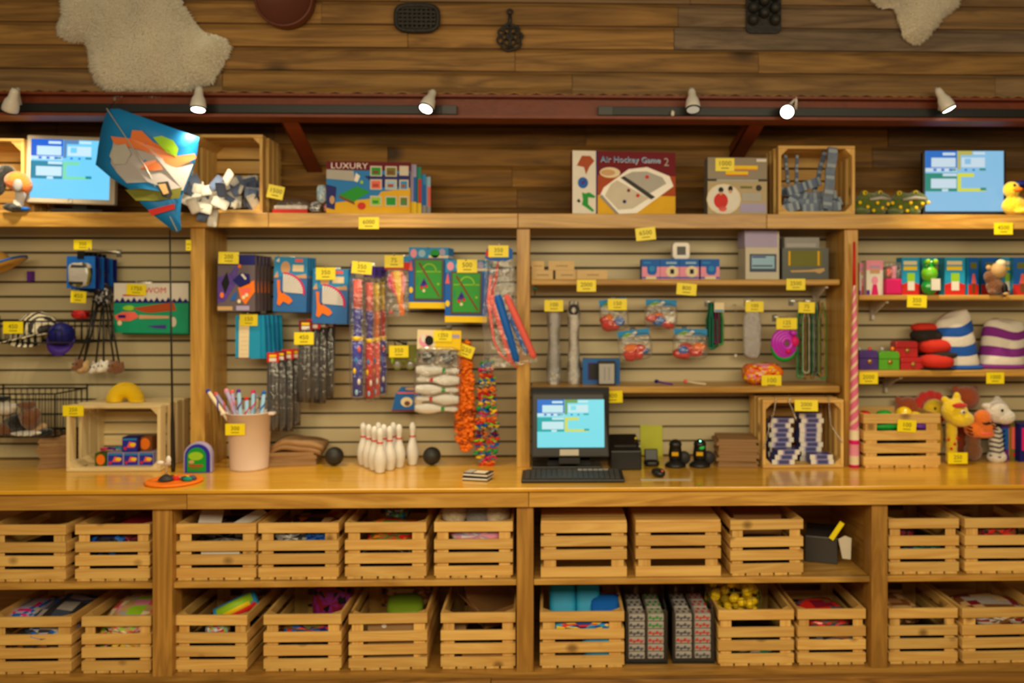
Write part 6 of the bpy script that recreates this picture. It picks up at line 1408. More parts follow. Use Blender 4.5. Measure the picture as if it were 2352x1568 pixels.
# bead necklaces
def necklace(px, py, L, w, Y, m, lab, grp, r=.0032, dense=True):
    q = P(px, py, Y); b = MB(); n = int(L/.009); pts = []
    for i in range(n): pts.append((-w/2*min(1, i/8), .002*sin(i), -L*i/n))
    for i in range(9): a = pi*i/8; pts.append((-w/2*cos(a), 0, -L-w/2*sin(a)))
    for i in range(n, -1, -1): pts.append((w/2*min(1, i/8), .002*sin(i+2), -L*i/n))
    for p_ in pts: b.ell(p_, r, m, n=6, k=4)
    b.tube(pts, r*.4, m, n=4, caps=False)
    return tag(b.build('bead_necklace', loc=tuple(q)), lab, 'necklace', grp)
r2 = random.Random(8)
for i in range(13):
    m = ['bead_teal', 'bead_purple', 'bead_green', 'bead_teal'][i % 4]; necklace(1640+r2.uniform(-12, 14), 698, .185+r2.uniform(-.02, .01), r2.uniform(.012, .030), 3.70+.008*i, m, {'bead_teal': 'teal', 'bead_purple': 'purple', 'bead_green': 'green'}[m]+' bead necklace in the short bunch right of the toy bags', {'bead_teal': 'teal', 'bead_purple': 'purple', 'bead_green': 'green'}[m]+' necklaces, short bunch', .006)
b = MB(); q = P(1652, 706, 3.688); b.box(-.022, .022, 0, .002, -.02, .022, 'cream'); b.box(-.02, .02, -.001, 0, -.018, -.01, 'sky'); tag(b.build('necklace_card', loc=tuple(q)), 'cream card on the short bunch of bead necklaces', 'card')
peg(1640, 694, 3.685, 'peg hook holding the short bead necklaces')
long_ = [('bead_green', 'green'), ('bead_red', 'dark red'), ('bead_gold', 'gold'), ('bead_teal', 'teal'), ('bead_silver', 'silver')]
for i in range(20):
    m, c = long_[(i*3+i//5) % 5]; gx = 1834+(56*i/19); necklace(gx+r2.uniform(-3, 3), 696, .325+r2.uniform(-.03, .012), r2.uniform(.012, .028), 3.66+.012*(i % 6), m, c+' bead necklace in the long bunch left of the right upright post', c+' necklaces, long bunch', .0044)
for px in (1846, 1882): peg(px, 692, 3.655, f'peg hook holding the {"left" if px < 1860 else "right"} half of the long necklaces')
price(1853, 706, 3.648, '75', 'yellow price tag on the long bead necklaces', 38, 25, roll=.03)
# hanging clear pack
Yc = 3.74; X, Z, w, h = R(1706, 712, 1748, 822, Yc); t = thing('clear_pack', 'clear plastic pack of pale beads hanging between the necklaces', 'toy pack', (X, Yc, Z))
b = MB(); b.ell((0, 0, h*.5), (w*.5, .018, h*.5), 'clear_glitter', power=.5, n=14, k=12, jit=.04); b.build('bag', t)
for k in range(5): b = MB(); b.tube([(-w*.3+w*.15*k, 0, h*.05), (-w*.3+w*.15*k, 0, h*.85)], .0042, 'shiny_silver', n=7); b.build('bead_string', t)
price(1733, 704, 3.72, '100', 'dim yellow price tag above the clear bead pack', 42, 24); peg(1728, 692, 3.735, 'peg hook holding the clear bead pack')
b = MB(); q = P(1690, 700, 3.80); b.tube([(0, 0, 0), (.0, 0, -.22), (.002, 0, -.225)], .0012, 'silver', n=4); b.ell((0, 0, -.235), (.008, .006, .008), 'shiny_white', n=8, k=5); b.tube([(0, 0, 0), (0, YW-3.80, 0)], .002, 'chrome', n=5); tag(b.build('pendant', loc=tuple(q)), 'thin pendant string hanging left of the clear bead pack', 'pendant')
# purple coil toy
mat('neon_violet', (190, 40, 200), .3); X, Z, w, h = R(1774, 757, 1832, 826, 3.66); t = thing('coiled_rope_toy', 'neon violet coiled toy with a green lower coil beside the long necklaces', 'toy', (X, 3.66, Z))
for k in range(4):
    b = MB(); b.torus((.002*k, -.006*k+.01, h*(.55-.0*k)), w*(.44-.085*k), .011, 'neon_violet', n=26, k=8, sq=1.12); b.build('violet_coil', t)
b = MB(); b.torus((.0, .014, h*.42), w*.44, .011, 'green', n=26, k=8, sq=1.1); b.build('green_coil', t)
b = MB(); b.ell((w*.36, -.01, h*.62), (w*.17, .016, h*.18), 'magenta'); b.ell((w*.1, -.012, h*.3), (.013, .012, .013), 'magenta'); b.ell((w*.3, -.016, h*.9), (.016, .012, .012), 'neon_violet'); b.build('knots', t)
price(1807, 743, 3.645, '125', 'pale yellow price tag on the neon violet coil', 48, 26); peg(1806, 730, 3.655, 'peg hook holding the neon violet coil')
# on the lower shelf
def frame_art(b): b.q(0, 0, 1, 1, 'fan_blue', 1); b.q(.14, .16, .86, .84, 'violet', 2); b.q(.17, .19, .83, .81, 'charcoal', 3)
bx('blue_box', 'blue box with a dark window on the lower shelf', 'box', 1338, 1424, 824, 3.72, ZS2, .06, 'fan_blue', -.05, frame_art)
X, Z, w, h = R(1373, 828, 1414, 885, 3.66); h = P(1390, 829, 3.66).z-ZS2; t = thing('picture_stand', 'small dark frame with a pale face leaning before the blue box', 'frame', (X, 3.66, ZS2+.001))
b = MB(); b.box(-w/2, w/2, 0, .02, 0, h, 'charcoal'); b.build('surround', t, bevel=.003)
b = MB(); b.box(-w*.42, w*.42, -.002, .001, h*.07, h*.88, 'silver'); b.face(w, h, -.002); b.q(.35, .2, .42, .75, 'grey', 1); b.q(.6, .2, .67, .75, 'grey', 1); b.build('face', t)
for x0, x1, m, lab in ((1508, 1545, 'purple', 'thin purple toy stick lying on the lower shelf'), (1575, 1622, 'cream', 'thin cream toy stick lying on the lower shelf')):
    A_, B_ = P(x0, 0, 3.70), P(x1, 0, 3.66); b = MB(); b.tube([(A_.x, 3.70, ZS2+.014), ((A_.x+B_.x)/2, 3.68, ZS2+.008), (B_.x, 3.66, ZS2+.005)], [.005, .004, .004], m, n=7); b.ell((A_.x, 3.70, ZS2+.014), (.011, .009, .009), 'navy' if m == 'purple' else 'salmon', n=8, k=5); tag(b.build('toy_stick'), lab, 'toy stick')
q = P(1752, 865, 3.70); pouch('candy_bag', 'clear bag of orange and yellow candy sitting at the right of the lower shelf', 'candy bag', (q.x, 3.71, ZS2+.048), (.088, .05, .047), ['orange', 'shiny_salmon', 'yellow', 'red', 'shiny_orange', 'orange', 'shiny_pink'], jit=.08, n=26, k=14)
price(1772, 876, 3.648, '100', 'yellow price tag leaning on the orange candy bag', 46, 30); price(1407, 911, 3.614, '400', 'crumpled shiny yellow price tag on the lower shelf edge above the till screen', 46, 28, roll=-.02, tilt=.1)
# ------------------------------------------------------------------ till on the counter
Yt = 3.50; t = thing('touch_screen_till', 'black touch-screen till standing on the counter beside the middle post', 'till', (P(1308, 0, Yt).x, Yt, ZC+.001))
X, Z, w, h = R(1222, 905, 1397, 1050, Yt); zl = Z-ZC
def tl(px): return P(px, 0, Yt).x-t.location.x
b = MB(); b.T = Matrix.Translation((0, 0, zl)) @ Matrix.Rotation(-.10, 4, 'X'); b.prism([(tl(1221), 0), (tl(1400), 0), (tl(1388), h), (tl(1222), h)], 0, .05, 'grey_plastic'); o = b.build('bezel', t, bevel=.006)
sw = tl(1388)-tl(1234); sh = (1027-918)*M(Yt); so = screen_art(t, sw, sh, 0, (126, 226, 236), (14, 110, 200), (20, 170, 170), (110, 160, 90), (214, 220, 100), s=.95); so.location = ((tl(1234)+tl(1388))/2, -.004, zl+(1050-1027)*M(Yt)); so.rotation_euler = (-.10, 0, 0)
b = MB(); b.T = Matrix.Translation(((tl(1286)+tl(1329))/2, 0, zl)) @ Matrix.Rotation(-.10, 4, 'X'); b.box(-.04, .04, -.003, 0, .008, .033, 'off_white'); b.build('paper_label', t)
b = MB(); b.box(-.16, .14, .03, .20, .0, .015, 'black_plastic'); b.prism([(-.10, .0), (.10, .0), (.07, zl+.1), (-.07, zl+.1)], .07, .13, 'black_plastic'); b.build('stand', t, bevel=.004)
b = MB(); b.box(tl(1219), tl(1402), .07, .09, zl-.03, h+zl+.02, 'black_plastic'); b.build('back_shell', t, bevel=.004)
b = MB(); b.box(-.045, .045, .008, .06, .03, .055, 'charcoal'); b.build('card_slot', t, bevel=.003)
# keyboard
X, Z, w, h = R(1198, 1072, 1432, 1108, 3.30); Yk = 3.28; t = thing('keyboard', 'black keyboard lying on the counter in front of the till', 'keyboard', (P(1315, 0, 3.35).x, Yk, ZC+.001), (0, 0, -.005)); w = (1432-1197)*M(3.32); D = .135
b = MB(); b.add([(-w/2, 0, 0), (w/2, 0, 0), (w/2, D, 0), (-w/2, D, 0), (-w/2, 0, .012), (w/2, 0, .012), (w/2, D, .026), (-w/2, D, .026)], [(0, 3, 2, 1), (4, 5, 6, 7), (0, 1, 5, 4), (1, 2, 6, 5), (2, 3, 7, 6), (3, 0, 4, 7)], 'black_plastic'); b.build('case', t, bevel=.003)
ks = .0205
for r_ in range(6):
    for c in range(18):
        x = -w/2+.016+c*(w-.03)/18; y = .012+r_*.0195
        if r_ == 0 and 4 <= c <= 8:
            if c > 4: continue
            x1 = x+5*(w-.03)/18-.003
        else: x1 = x+(w-.03)/18-.003
        z = .012+.014*y/D; b = MB(); b.box(x, x1, y, y+.0165, z, z+.007, 'shiny_silver' if (r_ == 5 and 10 <= c <= 15) else 'grey_plastic'); b.build('key', t)
# receipt printer, card reader, sticky note
Yp = 3.52; X, Z, w, h = R(1403, 998, 1474, 1078, Yp); t = thing('receipt_printer', 'black receipt printer right of the till', 'printer', (X, Yp, ZC+.001), (0, 0, .02)); h = P(1440, 1000, Yp+.1).z-ZC
b = MB(); b.add([(-w/2, 0, 0), (w/2, 0, 0), (w/2, .15, 0), (-w/2, .15, 0), (-w/2, 0, h*.62), (w/2, 0, h*.62), (w/2*.9, .15, h), (-w/2*.9, .15, h), (-w/2, .04, h*.70), (w/2, .04, h*.70)], [(0, 3, 2, 1), (0, 1, 5, 4), (4, 5, 9, 8), (8, 9, 6, 7), (1, 2, 6, 9, 5), (3, 0, 4, 8, 7), (2, 3, 7, 6)], 'black_plastic'); b.build('body', t, bevel=.004)
b = MB(); b.box(-w*.36, w*.36, .034, .044, h*.70, h*.76, 'charcoal'); b.build('paper_slot', t)
b = MB(); b.ell((w*.40, .10, h*.90), (.005, .004, .005), 'tag_yellow'); b.build('button', t); b = MB(); b.ell((w*.47, .04, h*.70), (.004, .005, .008), 'silver'); b.build('latch', t)
Yc = 3.60; X, Z, w, h = R(1481, 1030, 1514, 1068, Yc); t = thing('card_reader', 'small black card reader between the printer and the scanners', 'card reader', (X, Yc, ZC+.001))
b = MB(); b.ell((0, .02, .012), (w*.55, .035, .014), 'black_plastic', power=.6); b.build('foot', t); b = MB(); b.T = Matrix.Translation((0, .02, .018)) @ Matrix.Rotation(-.25, 4, 'X'); b.box(-w*.46, w*.46, 0, .02, 0, h*.75, 'black_plastic'); b.build('head', t, bevel=.004)
q = P(1494, 1008, YW-.008); a, c = P(1466, 976, YW), P(1522, 1044, YW); mat('sticky_green', (196, 200, 60), .6)
b = MB(); w = c.x-a.x; h = a.z-c.z; b.prism([(-w*.42, 0), (w*.5, -.006), (w*.44, h), (-w*.46, h)], 0, .001, 'sticky_green'); tag(b.build('sticky_note', loc=((a.x+c.x)/2, YW-.008, c.z), rot=(-.0, .03, 0)), 'yellow-green note stuck to the slatwall behind the card reader', 'note')
def scanner(px, lab, lit):
    Y = 3.60; q = P(px, 1066, Y); t = thing('barcode_scanner', lab, 'scanner', (q.x, Y, ZC+.001), (0, 0, -.1), 'barcode scanners on the counter')
    b = MB(); b.lathe([(0, .0), (.046, .0), (.046, .008), (.03, .022), (.018, .03), (0, .032)], 'black_plastic', n=22); b.build('base', t)
    b = MB(); b.tube([(0, .01, .02), (0, .006, .05), (0, -.004, .085), (0, -.014, .105)], [.026, .030, .026, .024], 'black_plastic', n=14); b.build('grip', t)
    b = MB(); b.ell((0, -.012, .098), (.028, .032, .022), 'black_plastic'); b.build('scan_head', t)
    b = MB(); b.T = Matrix.Translation((0, -.024, .056)) @ Matrix.Rotation(.15, 4, 'X'); b.box(-.016, .012, -.003, .0, -.006, .010, 'game_gold'); b.build('yellow_label', t)
    b = MB(); b.T = Matrix.Translation((.038, .02, .034)) @ Matrix.Rotation(pi/2, 4, 'X'); b.lathe([(0, -.012), (.028, -.012), (.030, 0), (.028, .012), (0, .012)], 'charcoal', n=20); b.build('side_wheel', t)
    if lit:
        b = MB(); b.ell((0, -.030, .108), (.008, .006, .008), 'led_green'); b.build('indicator_light', t); b = MB(); b.ell((.006, -.036, .088), (.012, .006, .009), 'led_soft'); b.build('scan_window', t)
    else: b = MB(); b.ell((.004, -.034, .100), (.014, .009, .010), 'charcoal'); b.build('scan_window', t)
scanner(1551, 'black barcode scanner with its light off', False); scanner(1607, 'black barcode scanner glowing green', True)
q = P(1512, 1088, 3.40); t = thing('computer_mouse', 'small black computer mouse on the counter', 'mouse', (q.x, 3.40, ZC+.0025), (0, 0, .2)); b = MB(); b.ell((0, 0, .013), (.026, .044, .018), 'black_plastic', power=.9); b.build('body', t); b = MB(); b.ell((.006, -.030, .024), (.005, .009, .005), 'salmon'); b.build('wheel', t)
b = MB(); q0, q1 = P(1472, 0, 3.33), P(1586, 0, 3.33); b.box(q0.x, q1.x, 3.315, 3.345, ZC+.0005, ZC+.0015, 'off_white'); tag(b.build('paper_strip'), 'narrow pale paper strip lying in front of the mouse', 'paper')
q = P(1607, 1108, 3.24); b = MB(); b.add([(-.008, 0, 0), (.008, 0, 0), (.004, .03, 0), (-.004, .03, 0)], [(0, 1, 2, 3)], 'lime'); tag(b.build('green_sticker', loc=(q.x, 3.225, ZC+.0012)), 'tiny lime sticker near the counter edge below the lit scanner', 'sticker')
# crate with card boxes
X, Z, w, h, cc = open_crate(1752, 1938, 918, 3.548, ZC+e, .25, 'pine crate on its side on the counter, stacked with blue and white card boxes', post=.03)
mat('cards_blue', (66, 70, 140), .4)
def card(b): b.q(.0, .0, 1, 1, 'lilac', 1); b.q(.30, .1, .75, .9, 'cards_blue', 2); b.q(.0, .0, .22, 1, 'whitish', 2); b.q(.8, 0, 1, 1, 'whitish', 2); b.q(.3, .4, .75, .55, 'slate', 3)
def cb(dx, Y, z, ro, lab, wd=.098): bx_ = MB(); bx_.box(-wd/2, wd/2, 0, .07, 0, .0205, 'cards_blue'); card(bx_.face(wd, .0205, 0)); tag(bx_.build('card_box', loc=(X+dx, Y, Z+z), rot=(0, 0, ro)), lab, 'box', 'card boxes, '+lab.split(', ')[-1] if ', ' in lab else None)
for i in range(9): cb(-.075+random.uniform(-.008, .008), 3.63, .001+.021*i, random.uniform(-.1, .1), 'blue and white card box in the left stack, back left stack')
for i in range(12): cb(.06+random.uniform(-.006, .006), 3.63, .001+.021*i, random.uniform(-.08, .08), 'blue and white card box in the taller right stack, back right stack') if i < 10 else None
for i in range(3): cb(-.085+.012*i, 3.556, .001+.021*i, .05*i, f'blue and white card box in the low front left pile, {("lowest", "middle", "topmost")[i]}')
for i in range(2): cb(.085-.004*i, 3.556, .001+.021*i, -.04, f'blue and white card box in the low front right pile, {("lower", "upper")[i]}')
for i in range(3): cb(-.022+.008*i, 3.60-.006*i, .001+.021*i, .3, 'blue and white card box, between the two stacks', .07) if i < 0 else None
# chains draped over the crate
for pts, lab in ((((1782, 916), (1779, 940), (1772, 965), (1762, 1000), (1755, 1030)), 'silver bead chain draped down the left of the card-box crate'), (((1904, 916), (1905, 945), (1908, 975), (1924, 1000), (1934, 1015)), 'silver bead chain draped down the right of the card-box crate'), (((1816, 914), (1812, 922), (1824, 950), (1828, 962)), 'short silver bead chain hanging at the crate centre')):
    b = MB(); p3 = [P(x, y, 3.534) for x, y in pts]; fine = []
    for i in range(len(p3)-1): fine += [p3[i].lerp(p3[i+1], k/7) for k in range(7)]
    for q in fine+[p3[-1]]: b.ell(tuple(q), .0035, 'chrome', n=6, k=4)
    b.tube(fine+[p3[-1]], .0014, 'chrome', n=4); b.tube([p3[0], p3[0]+Vector((0, .02, .008)), p3[0]+Vector((0, .05, .006))], .002, 'chrome', n=4); tag(b.build('bead_chain'), lab, 'chain')
price(1852, 931, 3.536, '2000', 'shiny yellow price tag on the top edge of the card-box crate', 54, 26, roll=.02, tilt=-.12)
# ------------------------------------------------------------------ striped tube
t = thing('striped_tube', 'tall pink and cream spiral tube with a red tip against the right upright post', 'tube', (P(1961, 0, 3.57).x, 3.565, ZC+.001)); px = lambda y: P(1961, y, 3.57).z-ZC
mst, n_, l_, pb = newmat('spiral_pink'); tc_ = n_.new('ShaderNodeTexCoord'); sx_ = n_.new('ShaderNodeSeparateXYZ'); l_.new(tc_.outputs['Object'], sx_.inputs[0])
at = n_.new('ShaderNodeMath'); at.operation = 'ARCTAN2'; l_.new(sx_.outputs[0], at.inputs[0]); l_.new(sx_.outputs[1], at.inputs[1])
m1 = n_.new('ShaderNodeMath'); m1.operation = 'MULTIPLY_ADD'; m1.inputs[1].default_value = 130; l_.new(sx_.outputs[2], m1.inputs[0])
m2 = n_.new('ShaderNodeMath'); m2.operation = 'MULTIPLY'; m2.inputs[1].default_value = 2; l_.new(at.outputs[0], m2.inputs[0]); l_.new(m2.outputs[0], m1.inputs[2])
sn_ = n_.new('ShaderNodeMath'); sn_.operation = 'SINE'; l_.new(m1.outputs[0], sn_.inputs[0]); rp = n_.new('ShaderNodeValToRGB'); rp.color_ramp.elements[0].position = .35; rp.color_ramp.elements[1].position = .65
rp.color_ramp.elements[0].color = lin((226, 110, 150))+(1,); rp.color_ramp.elements[1].color = lin((236, 206, 170))+(1,); l_.new(sn_.outputs[0], rp.inputs[0]); l_.new(rp.outputs[0], pb.inputs['Base Color']); pb.inputs['Roughness'].default_value = .35; MATS['spiral_pink'] = mst
b = MB(); b.lathe([(.0195, px(985)), (.0165, px(860)), (.012, px(740)), (.007, px(655))], 'spiral_pink', n=18); b.build('spiral', t)
b = MB(); b.tube([(0, 0, px(656)), (0, 0, px(556))], [.0072, .0055], 'red', n=12); b.build('red_tip', t)
b = MB(); prof = []; mm = []; zz = 0
ys = [1080, 1074, 1040, 1024, 1012, 992, 985]
b.lathe([(.0, 0), (.021, 0), (.021, .012), (.021, .05), (.021, .10), (.022, .102), (.022, .118), (.021, .12), (.021, .16), (.020, px(985))], 'cream', n=20, mats=['pink', 'magenta', 'cream', 'pink', 'magenta', 'magenta', 'pink', 'cream', 'pink']); b.build('banded_base', t)
# ------------------------------------------------------------------ fourth bay
def bubble(b): b.q(0, .0, 1, .3, 'red', 1); b.q(0, .28, 1, 1, 'cyan', 2); b.pol([(0, .28), (.5, .36), (1, .28), (1, .2), (.5, .28), (0, .2)], 'red', 3); b.q(.1, .80, .85, .9, 'cream', 3); b.q(.1, .66, .85, .76, 'yellow', 3); b.q(.3, .34, .72, .58, 'lime', 4); b.q(.32, .12, .7, .36, 'whitish', 5)
def bubble2(b): b.q(0, .0, 1, .3, 'red', 1); b.q(0, .28, 1, 1, 'blue', 2); b.q(.2, .70, .8, .86, 'olive', 3); b.pol([(.3, .3), (.4, .56), (.6, .56), (.75, .3)], 'salmon', 3); b.q(.35, .06, .65, .3, 'brown', 4)
def pinkb(b): b.q(0, 0, 1, 1, 'whitish', 1); b.q(0, .72, 1, 1, 'pink', 2); b.q(.2, .78, .8, .84, 'lilac', 3); b.q(.22, .62, .8, .74, 'skin', 3); b.disc(.5, .42, .2, .12, 'pink', 3); b.pol([(.28, .0), (.72, .0), (.62, .3), (.38, .3)], 'magenta', 4); b.q(0, 0, .2, .14, 'purple', 3)
Y4 = 3.66
bx('bubble_toy_box', 'dim pink toy box at the left end of the boxed-toy shelf', 'box', 1974, 1988, 604, 3.70, ZS3, .06, 'pink', 0, pinkb, 'boxed toys on the right-hand shelf')
bx('bubble_toy_box', 'white and pink toy box on the boxed-toy shelf', 'box', 1990, 2028, 598, Y4, ZS3, .06, 'whitish', 0, pinkb, 'boxed toys on the right-hand shelf')
for x0, x1, f_, lab, Y, ro in ((2071, 2112, bubble, 'bright blue toy box left of the green toy animal', Y4, 0), (2116, 2166, bubble, 'blue toy box behind the green toy animal', 3.74, 0), (2170, 2216, bubble, 'bright blue toy box right of the green toy animal', Y4, 0), (2221, 2250, bubble2, 'darker blue toy box turned aside, left of the brown toy animal', 3.68, .3), (2254, 2300, bubble2, 'blue toy box behind the brown toy animal', 3.75, 0), (2300, 2326, bubble, 'blue toy box right of the brown toy animal', 3.70, 0), (2328, 2372, bubble2, 'blue toy box cut by the frame edge on the boxed-toy shelf', Y4, -.1)):
    bx('bubble_toy_box', lab, 'box', x0, x1, 591, Y, ZS3, .06, 'cyan', ro, f_, 'boxed toys on the right-hand shelf')
def bubtoy(x, lab, mb_, mh, Y=3.63, hd=.0, parts=()):
    q = P(x, 0, Y); t = thing('bubble_toy', lab, 'toy', (q.x, Y, ZS3+.001)); return t
t = bubtoy(2054, 'magenta bubble toy under a clear cover, left of the first blue box', 0, 0)
b = MB(); b.box(-.036, .036, 0, .05, 0, .072, 'magenta'); b.build('base', t, bevel=.008); b = MB(); b.box(-.034, .034, 0, .05, .072, .145, 'clear_bag'); b.build('clear_cover', t, bevel=.006); b = MB(); b.lathe([(.012, .072), (.01, .11), (.014, .125), (0, .13)], 'pink', n=12, c=(.008, .025, 0)); b.ell((-.014, .025, .1), (.012, .01, .02), 'salmon'); b.build('nozzle', t)
t = bubtoy(2139, 'green toy animal with big eyes holding a white label', 0, 0, 3.61)
blob('body', '', '', (0, .02, .035), [((0, 0, 0), (.036, .028, .038)), ((0, 0, .06), (.035, .03, .04)), ((-.015, 0, .105), (.016, .016, .018)), ((.018, 0, .105), (.016, .016, .018))], 'shiny_green', par=t); mat('frog_lime', (110, 190, 30), .35)
b = MB(); b.ell((0, .018, .092), (.036, .032, .038), 'frog_lime'); b.build('head', t); dots(t, [((-.015, -.002, .146), (.012, .010, .012)), ((.018, -.002, .146), (.012, .010, .012))], 'lime', 'eyes'); b = MB(); b.box(-.006, .034, -.014, -.008, .02, .07, 'whitish'); b.build('label', t)
t = bubtoy(2290, 'brown toy animal with a pale head in front of the blue boxes', 0, 0, 3.61)
blob('body', '', '', (0, .02, .04), [((0, 0, 0), (.038, .03, .042)), ((-.02, 0, .04), (.028, .026, .03)), ((-.022, -.02, -.03), (.016, .018, .012))], 'plush_brown', par=t); b = MB(); b.ell((.012, .008, .108), (.036, .03, .036), 'tan'); b.ell((.018, .0, .138), (.022, .018, .018), 'cream'); b.ell((-.03, .014, .12), (.012, .010, .012), 'tan'); b.build('head', t); dots(t, [((.028, -.014, .02), (.014, .010, .03))], 'black', 'shirt'); dots(t, [((.03, -.016, .004), (.014, .014, .008))], 'tan', 'foot')
price(2106, 692, 3.615, '350', 'yellow price tag hanging below the blue boxed toys', 46, 28, roll=.02)
# toy chests
def chest(x0, x1, ytop, Y, z, m, lab, sh=None):
    a, c = P(x0, 0, Y).x, P(x1, 0, Y).x; w = c-a; h = P(x0, ytop, Y).z-ZS4 if sh is None else sh
    t = thing('toy_chest', lab, 'toy chest', ((a+c)/2, Y, z+.001), group='toy chests on the right-hand shelf')
    b = MB(); b.box(-w/2, w/2, 0, .06, 0, h*.58, m); b.build('box', t, bevel=.002); b = MB(); b.prism([(x, z_) for x, z_ in [(-w/2, h*.60), (w/2, h*.60), (w/2, h*.85), (w/2-.006, h), (-w/2+.006, h), (-w/2, h*.85)]], -.001, .06, m); b.build('lid', t, bevel=.002)
    b = MB(); b.ell((.004, -.002, h*.42), (.012, .006, .011), 'bead_gold'); b.build('clasp', t); return h
mat('chest_green', (90, 170, 40), .3); mat('chest_purple', (76, 50, 130), .3, var=.5, bscale=120); mat('chest_red', (186, 40, 44), .3)
chest(1974, 2017, 805, 3.66, ZS4, 'chest_purple', 'purple patterned toy chest at the left end of its shelf'); chest(2019, 2066, 808, 3.66, ZS4, 'chest_green', 'green toy chest between the purple and red ones')
hh = chest(2069, 2122, 822, 3.66, ZS4, 'chest_red', 'lower red toy chest beside the green one'); chest(2057, 2108, 0, 3.68, ZS4+hh+.001, 'chest_red', 'upper red toy chest stacked on the lower one', .072)
for i, (px, py, m, r) in enumerate(((1976, 805, 'silver', .009), (2000, 806, 'red', .009), (2028, 806, 'silver', .009), (2052, 806, 'orange', .010))):
    c = P(px, 0, 3.68); zt_ = P(px, 807, 3.66).z; b = MB(); b.ell((0, 0, 0), (r, r*.7, r), ('shiny_silver', 'shiny_red', 'shiny_silver', 'shiny_orange')[i], n=10, k=7); tag(b.build('shiny_bauble', loc=(c.x, 3.69, zt_+r)), ('silver bauble on the left of the purple chest', 'red bauble on the right of the purple chest', 'silver bauble on the green chest', 'orange bauble on the green chest')[i], 'bauble')
# red and black soft hat pile
def stripes_hat(x0, x1, ytop, ybot, Y, cols, lab, lean, tilt=.22):
    X, Z, w, h = R(x0, ytop, x1, ybot, Y); h = P(x0, ytop, Y).z-ZS4; t = thing('striped_hat', lab, 'hat', (X, Y+.09, ZS4+.002)); n = len(cols)
    b = MB(); k = 26; prof = []
    b.lathe([(w*.50, 0), (w*.53, .006), (w*.44, .016)], cols[0], n=k); b.build('brim', t, scale=(1, .62, 1), solid=.004)
    for i, m in enumerate(cols[1:]):
        z0 = .014+(h-.014)*i/(n-1); z1 = .014+(h-.014)*(i+1)/(n-1); r0 = w*(.44-.012*i); r1 = w*(.44-.012*(i+1)); last = i == n-2
        b = MB(); zm = (z0+z1)/2; pr = [(r0, z0), (r0*1.03, z0*.7+z1*.3), (r1*1.01, z1)]
        if last: pr = [(r0, z0), (r0*.97, z0*.5+z1*.5), (r0*.80, z1*.95+z0*.05), (r0*.4, z1), (0, z1*1.005)]
        b.lathe(pr, m, n=k); b.v = [(x+lean*.35*(z/h)*w, y, z+tilt*x*(z/h)**1.5+.012*sin(x*30+y*20)*(z/h)) for x, y, z in b.v]; b.build('stripe_band', t, scale=(1, .62, 1))
mat('hat_blue', (20, 84, 180), .9, bump=.3); mat('hat_white', (226, 218, 208), .9, bump=.3); mat('hat_purple', (128, 36, 140), .9, bump=.3); mat('hat_red', (206, 44, 26), .9, bump=.3); mat('hat_black', (40, 34, 30), .95, bump=.3)
stripes_hat(2172, 2278, 724, 850, 3.62, ['hat_blue', 'hat_white', 'hat_blue', 'hat_white', 'hat_blue', 'hat_white'], 'tall blue and white striped hat', -.45)
stripes_hat(2264, 2385, 738, 850, 3.66, ['hat_purple', 'hat_white', 'hat_purple', 'hat_white', 'hat_purple', 'hat_white'], 'purple and white striped hat beside the blue striped one', .2, -.2)
def softhat(px, z, rx, rz_, m, lab, Y=3.72, ry=.07): 
    q = P(px, 0, Y); b = MB(); b.ell((0, 0, 0), (rx, ry, rz_), m, n=20, k=12, power=.85, jit=.015); return tag(b.build('soft_hat', loc=(q.x, Y, z)), lab, 'cap', 'red and black soft caps piled by the hats')
softhat(2150, ZS4+.036, .074, .034, 'hat_red', 'red soft cap at the bottom of the pile', 3.67); softhat(2162, ZS4+.064, .064, .017, 'hat_black', 'black soft brim second from the bottom of the pile', 3.69)
softhat(2145, ZS4+.102, .072, .036, 'hat_red', 'red soft cap in the middle of the pile', 3.71); softhat(2130, ZS4+.150, .076, .034, 'hat_black', 'black soft cap second from the top of the pile', 3.73, .06); softhat(2124, ZS4+.186, .062, .022, 'hat_red', 'dark red soft cap on top of the pile', 3.74, .05); softhat(2150, ZS4+.005, .085, .004, 'hat_black', 'flat black brim under the bottom red cap', 3.68)
price(1995, 868, 3.612, '2000', 'shiny-topped yellow price tag below the purple toy chest', 44, 27); price(2286, 868, 3.612, '1000', 'yellow price tag below the purple striped hat', 42, 26)
b = MB(); q = P(2022, 866, YW); b.box(-.012, .012, -.02, 0, -.004, .004, 'black_plastic'); tag(b.build('hook_clip', loc=(q.x, YW-.001, q.z)), 'small black clip right of the tag below the purple chest', 'clip')
